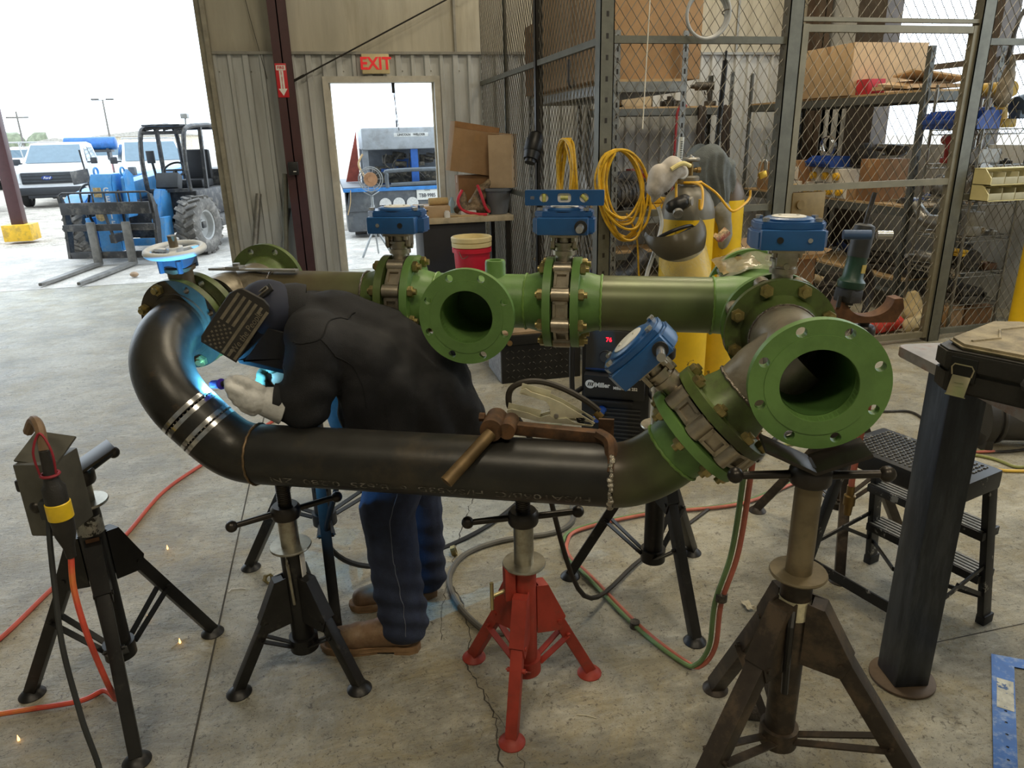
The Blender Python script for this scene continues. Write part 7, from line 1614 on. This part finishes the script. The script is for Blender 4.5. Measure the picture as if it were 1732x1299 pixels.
# floor things at the right
solo('yellow_hose', MB().tube(spline([(2.5, -5.45, .009), (2.9, -5.55, .009), (3.161, -5.695, .009), (3.3, -5.80, .009), (3.6, -5.85, .009), (4.2, -5.8, .009)], 9), .008, 8), mat('hose_yellow', (206, 170, 70), .5), 'yellow hose on the floor behind step stool', 'hose')
solo('olive_hose', MB().tube(spline([(2.3, -5.2, .009), (2.9, -5.3, .009), (3.3, -5.62, .009), (3.38, -5.78, .009), (3.7, -5.7, .009), (4.3, -5.5, .009)], 9), .008, 8), mat('hose_olive', (136, 140, 84), .5), 'olive hose crossing under the yellow hose', 'hose')
solo('floor_cable', MB().tube(spline([(2.9, -4.75, .009), (3.25, -4.95, .009), (3.42, -5.02, .009), (3.35, -5.25, .009), (3.24, -5.42, .009), (3.30, -5.56, .009), (3.6, -5.62, .009), (4.0, -5.5, .009)], 9), .0075, 8), M_dk, 'black cord looping on floor beside the floor blower', 'cord')
solo('floor_cable', MB().tube(spline([(2.2, -5.35, .013), (2.5, -5.1, .013), (2.85, -4.98, .013), (3.15, -4.7, .013), (3.3, -4.4, .013), (3.2, -4.15, .013)], 9), .013, 8), M_dk, 'thick black cable on floor in front of cage gate', 'cable')
bl_ = thing('floor_blower', 'black round floor blower at the right edge below tool case', 'blower', (3.52, -5.52, 0), -.35)
b = MB()
for y in (-.0,): b.cyl((-.13, 0, .15), (-.09, 0, .15), .145, n=32).bx(-.13, -.09, -.12, .12, 0, .1, .01)
part('front_ring', b, M_tc, bl_); part('drum', MB().cyl((-.09, 0, .15), (.25, 0, .15), .115, n=28).torus((-.05, 0, .15), .12, .012, (1, 0, 0), 28, 8), mat('blower_dark', (54, 52, 50), .5), bl_); part('rear_ring', MB().cyl((.25, 0, .15), (.28, 0, .15), .14, n=32).bx(.25, .28, -.12, .12, 0, .1, .01), M_tc, bl_)
bo = thing('bollard', 'yellow round bollard at right edge beside cage', 'bollard', (4.97, -4.30, 0)); part('post', MB().cyl((0, 0, 0), (0, 0, 1.0), .10, n=32).sphere((0, 0, 1.0), (.10, .10, .06), 24), mat('bollard_yellow', (232, 190, 20), .4, var=.06), bo)
sq = thing('framing_square', 'blue metal square with torn sticker lying at bottom right', 'square', (2.135, -6.82, .0015))
def fl_(o): return [(x-2.135, y+6.82) for x, y in o]
b = MB().plate_holes(fl_([(2.128, -6.815), (2.30, -6.93), (2.27, -6.965), (2.145, -6.882), (1.74, -7.27), (1.70, -7.235)]), [circ(.004, 10, *((lambda p: (p[0]-2.135, p[1]+6.82))((2.0-.035*k, -6.985-.035*k)))) for k in range(7)], 0, .003); part('blade', b, mat('square_blue', (46, 90, 150), .4, .3, var=.12, scale=20, dirt=(150, 160, 170), damt=.5, dscale=30), sq)
part('sticker', MB().prism(fl_([(2.055, -6.905), (2.085, -6.935), (1.985, -7.03), (1.955, -7.0)]), .0031, .0036), mat('sticker_torn', (200, 200, 188), .7, var=.2, scale=30, dirt=(46, 90, 150), damt=.9, dscale=26, dlo=.55, dhi=.58), sq, 'torn white sticker')
# small litter
def hexnut(label, x, y, s, rot):
    b = MB(T(0, 0, s*.62) @ euler(PI/2-.3, 0, rot)); ring = [(s*1.15*math.cos(PI/3*i), s*1.15*math.sin(PI/3*i)) for i in range(6)]; b.plate_holes(ring, [circ(s*.62, 18)], -s*.5, s*.5); solo('hex_nut', b, M_bolt, label, 'nut', loc=(x, y, s*.30))
hexnut('brass coloured hex nut on floor by left black stand', -.147, -5.761, .018, .6); hexnut('steel hex nut on the floor right of the welder boots', .571, -5.766, .019, 1.4)
for lb, x, y in (('crumpled paper scrap on the floor left of front right stand', 1.521, -6.39), ('torn paper scrap on floor left of table foot', 1.659, -6.721)): solo('paper_scrap', wrinkle(MB().grid(lambda u, v: ((u-.5)*.05, (v-.5)*.03, .006+.006*mnoise.noise(V(u*4, v*4, x))), 10, 8), .003, 60), mat('scrap_cream', (206, 196, 170), .9), lb, 'paper', loc=(x, y, .004), rz=x)
solo('carbide_cone', MB().lathe([(0, 0), (.024, 0), (.027, .012), (.026, .04), (.018, .075), (.008, .098), (0, .102)], 20, T(0, 0, .026) @ euler(0, -PI/2, 0)), mat('cone_dark', (62, 56, 50), .8, var=.3, scale=60, bump=.8, bscale=200), 'dark pointed grinding cone on floor left of front right stand', 'grinding cone', loc=(1.285, -6.855, 0), rz=-.35)
solo('wire_hook', MB().tube([(-.03, 0, .003), (-.02, .014, .003), (.02, .010, .003), (.034, .0, .003)], .0022, 5), M_sw, 'tiny white bent wire on floor left of black stand', 'wire', loc=(-.263, -5.787, 0))
for i, (x, y, r_, l_, lb) in enumerate(((.70, -6.62, .9, .07, 'bent stub of filler wire by red stand front leg'), (.80, -6.72, -.5, .06, 'thin stub of filler wire right of the red stand'), (-.42, -6.05, .8, .06, 'white scratch-like wire stub near the near left stand'))): solo('wire_stub', MB().tube([(-l_/2, 0, .0016), (0, .004, .0018), (l_/2, 0, .0016)], .0013, 5), mat('stub_pale', (190, 184, 160), .5), lb, 'wire', loc=(x, y, 0), rz=r_)
# lumber and conduit leaning on the wall by the maroon column
for nm, lb, p0, p1, r_, m in (('conduit', 'bright taped conduit leaning on wall left of the column', (-.70, -.22, 0), (-.50, -.045, 1.08), .030, M_alu), ('pipe_offcut', 'grey pipe leaning across behind maroon column', (-.45, -.30, 0), (-.215, -.06, .92), .026, M_galv), ('rubber_hose', 'dark hose leaning on the maroon column', (-.34, -.34, 0), (-.20, -.20, 1.28), .028, M_postgray)):
    solo(nm, MB().cyl(p0, p1, r_, n=16), m, lb, 'pipe')
# ---- glowing weld spatter that has dropped on the floor
M_spark = mat('spark_glow', (255, 190, 110), .5, var=0, emis=(255, 196, 120), estr=3.0)
for x, y in ((-.577, -5.395), (-.646, -5.528), (-.551, -5.881), (-.416, -6.049), (-.789, -6.377)):
    solo('spark', MB().lathe([(0, 0), (.003, .001), (.0038, .005), (.002, .013), (0, .022)], 8), M_spark, 'tiny glowing orange spark on the floor around the near left stand', 'spark', 'sparks on the floor', loc=(x, y, .0))
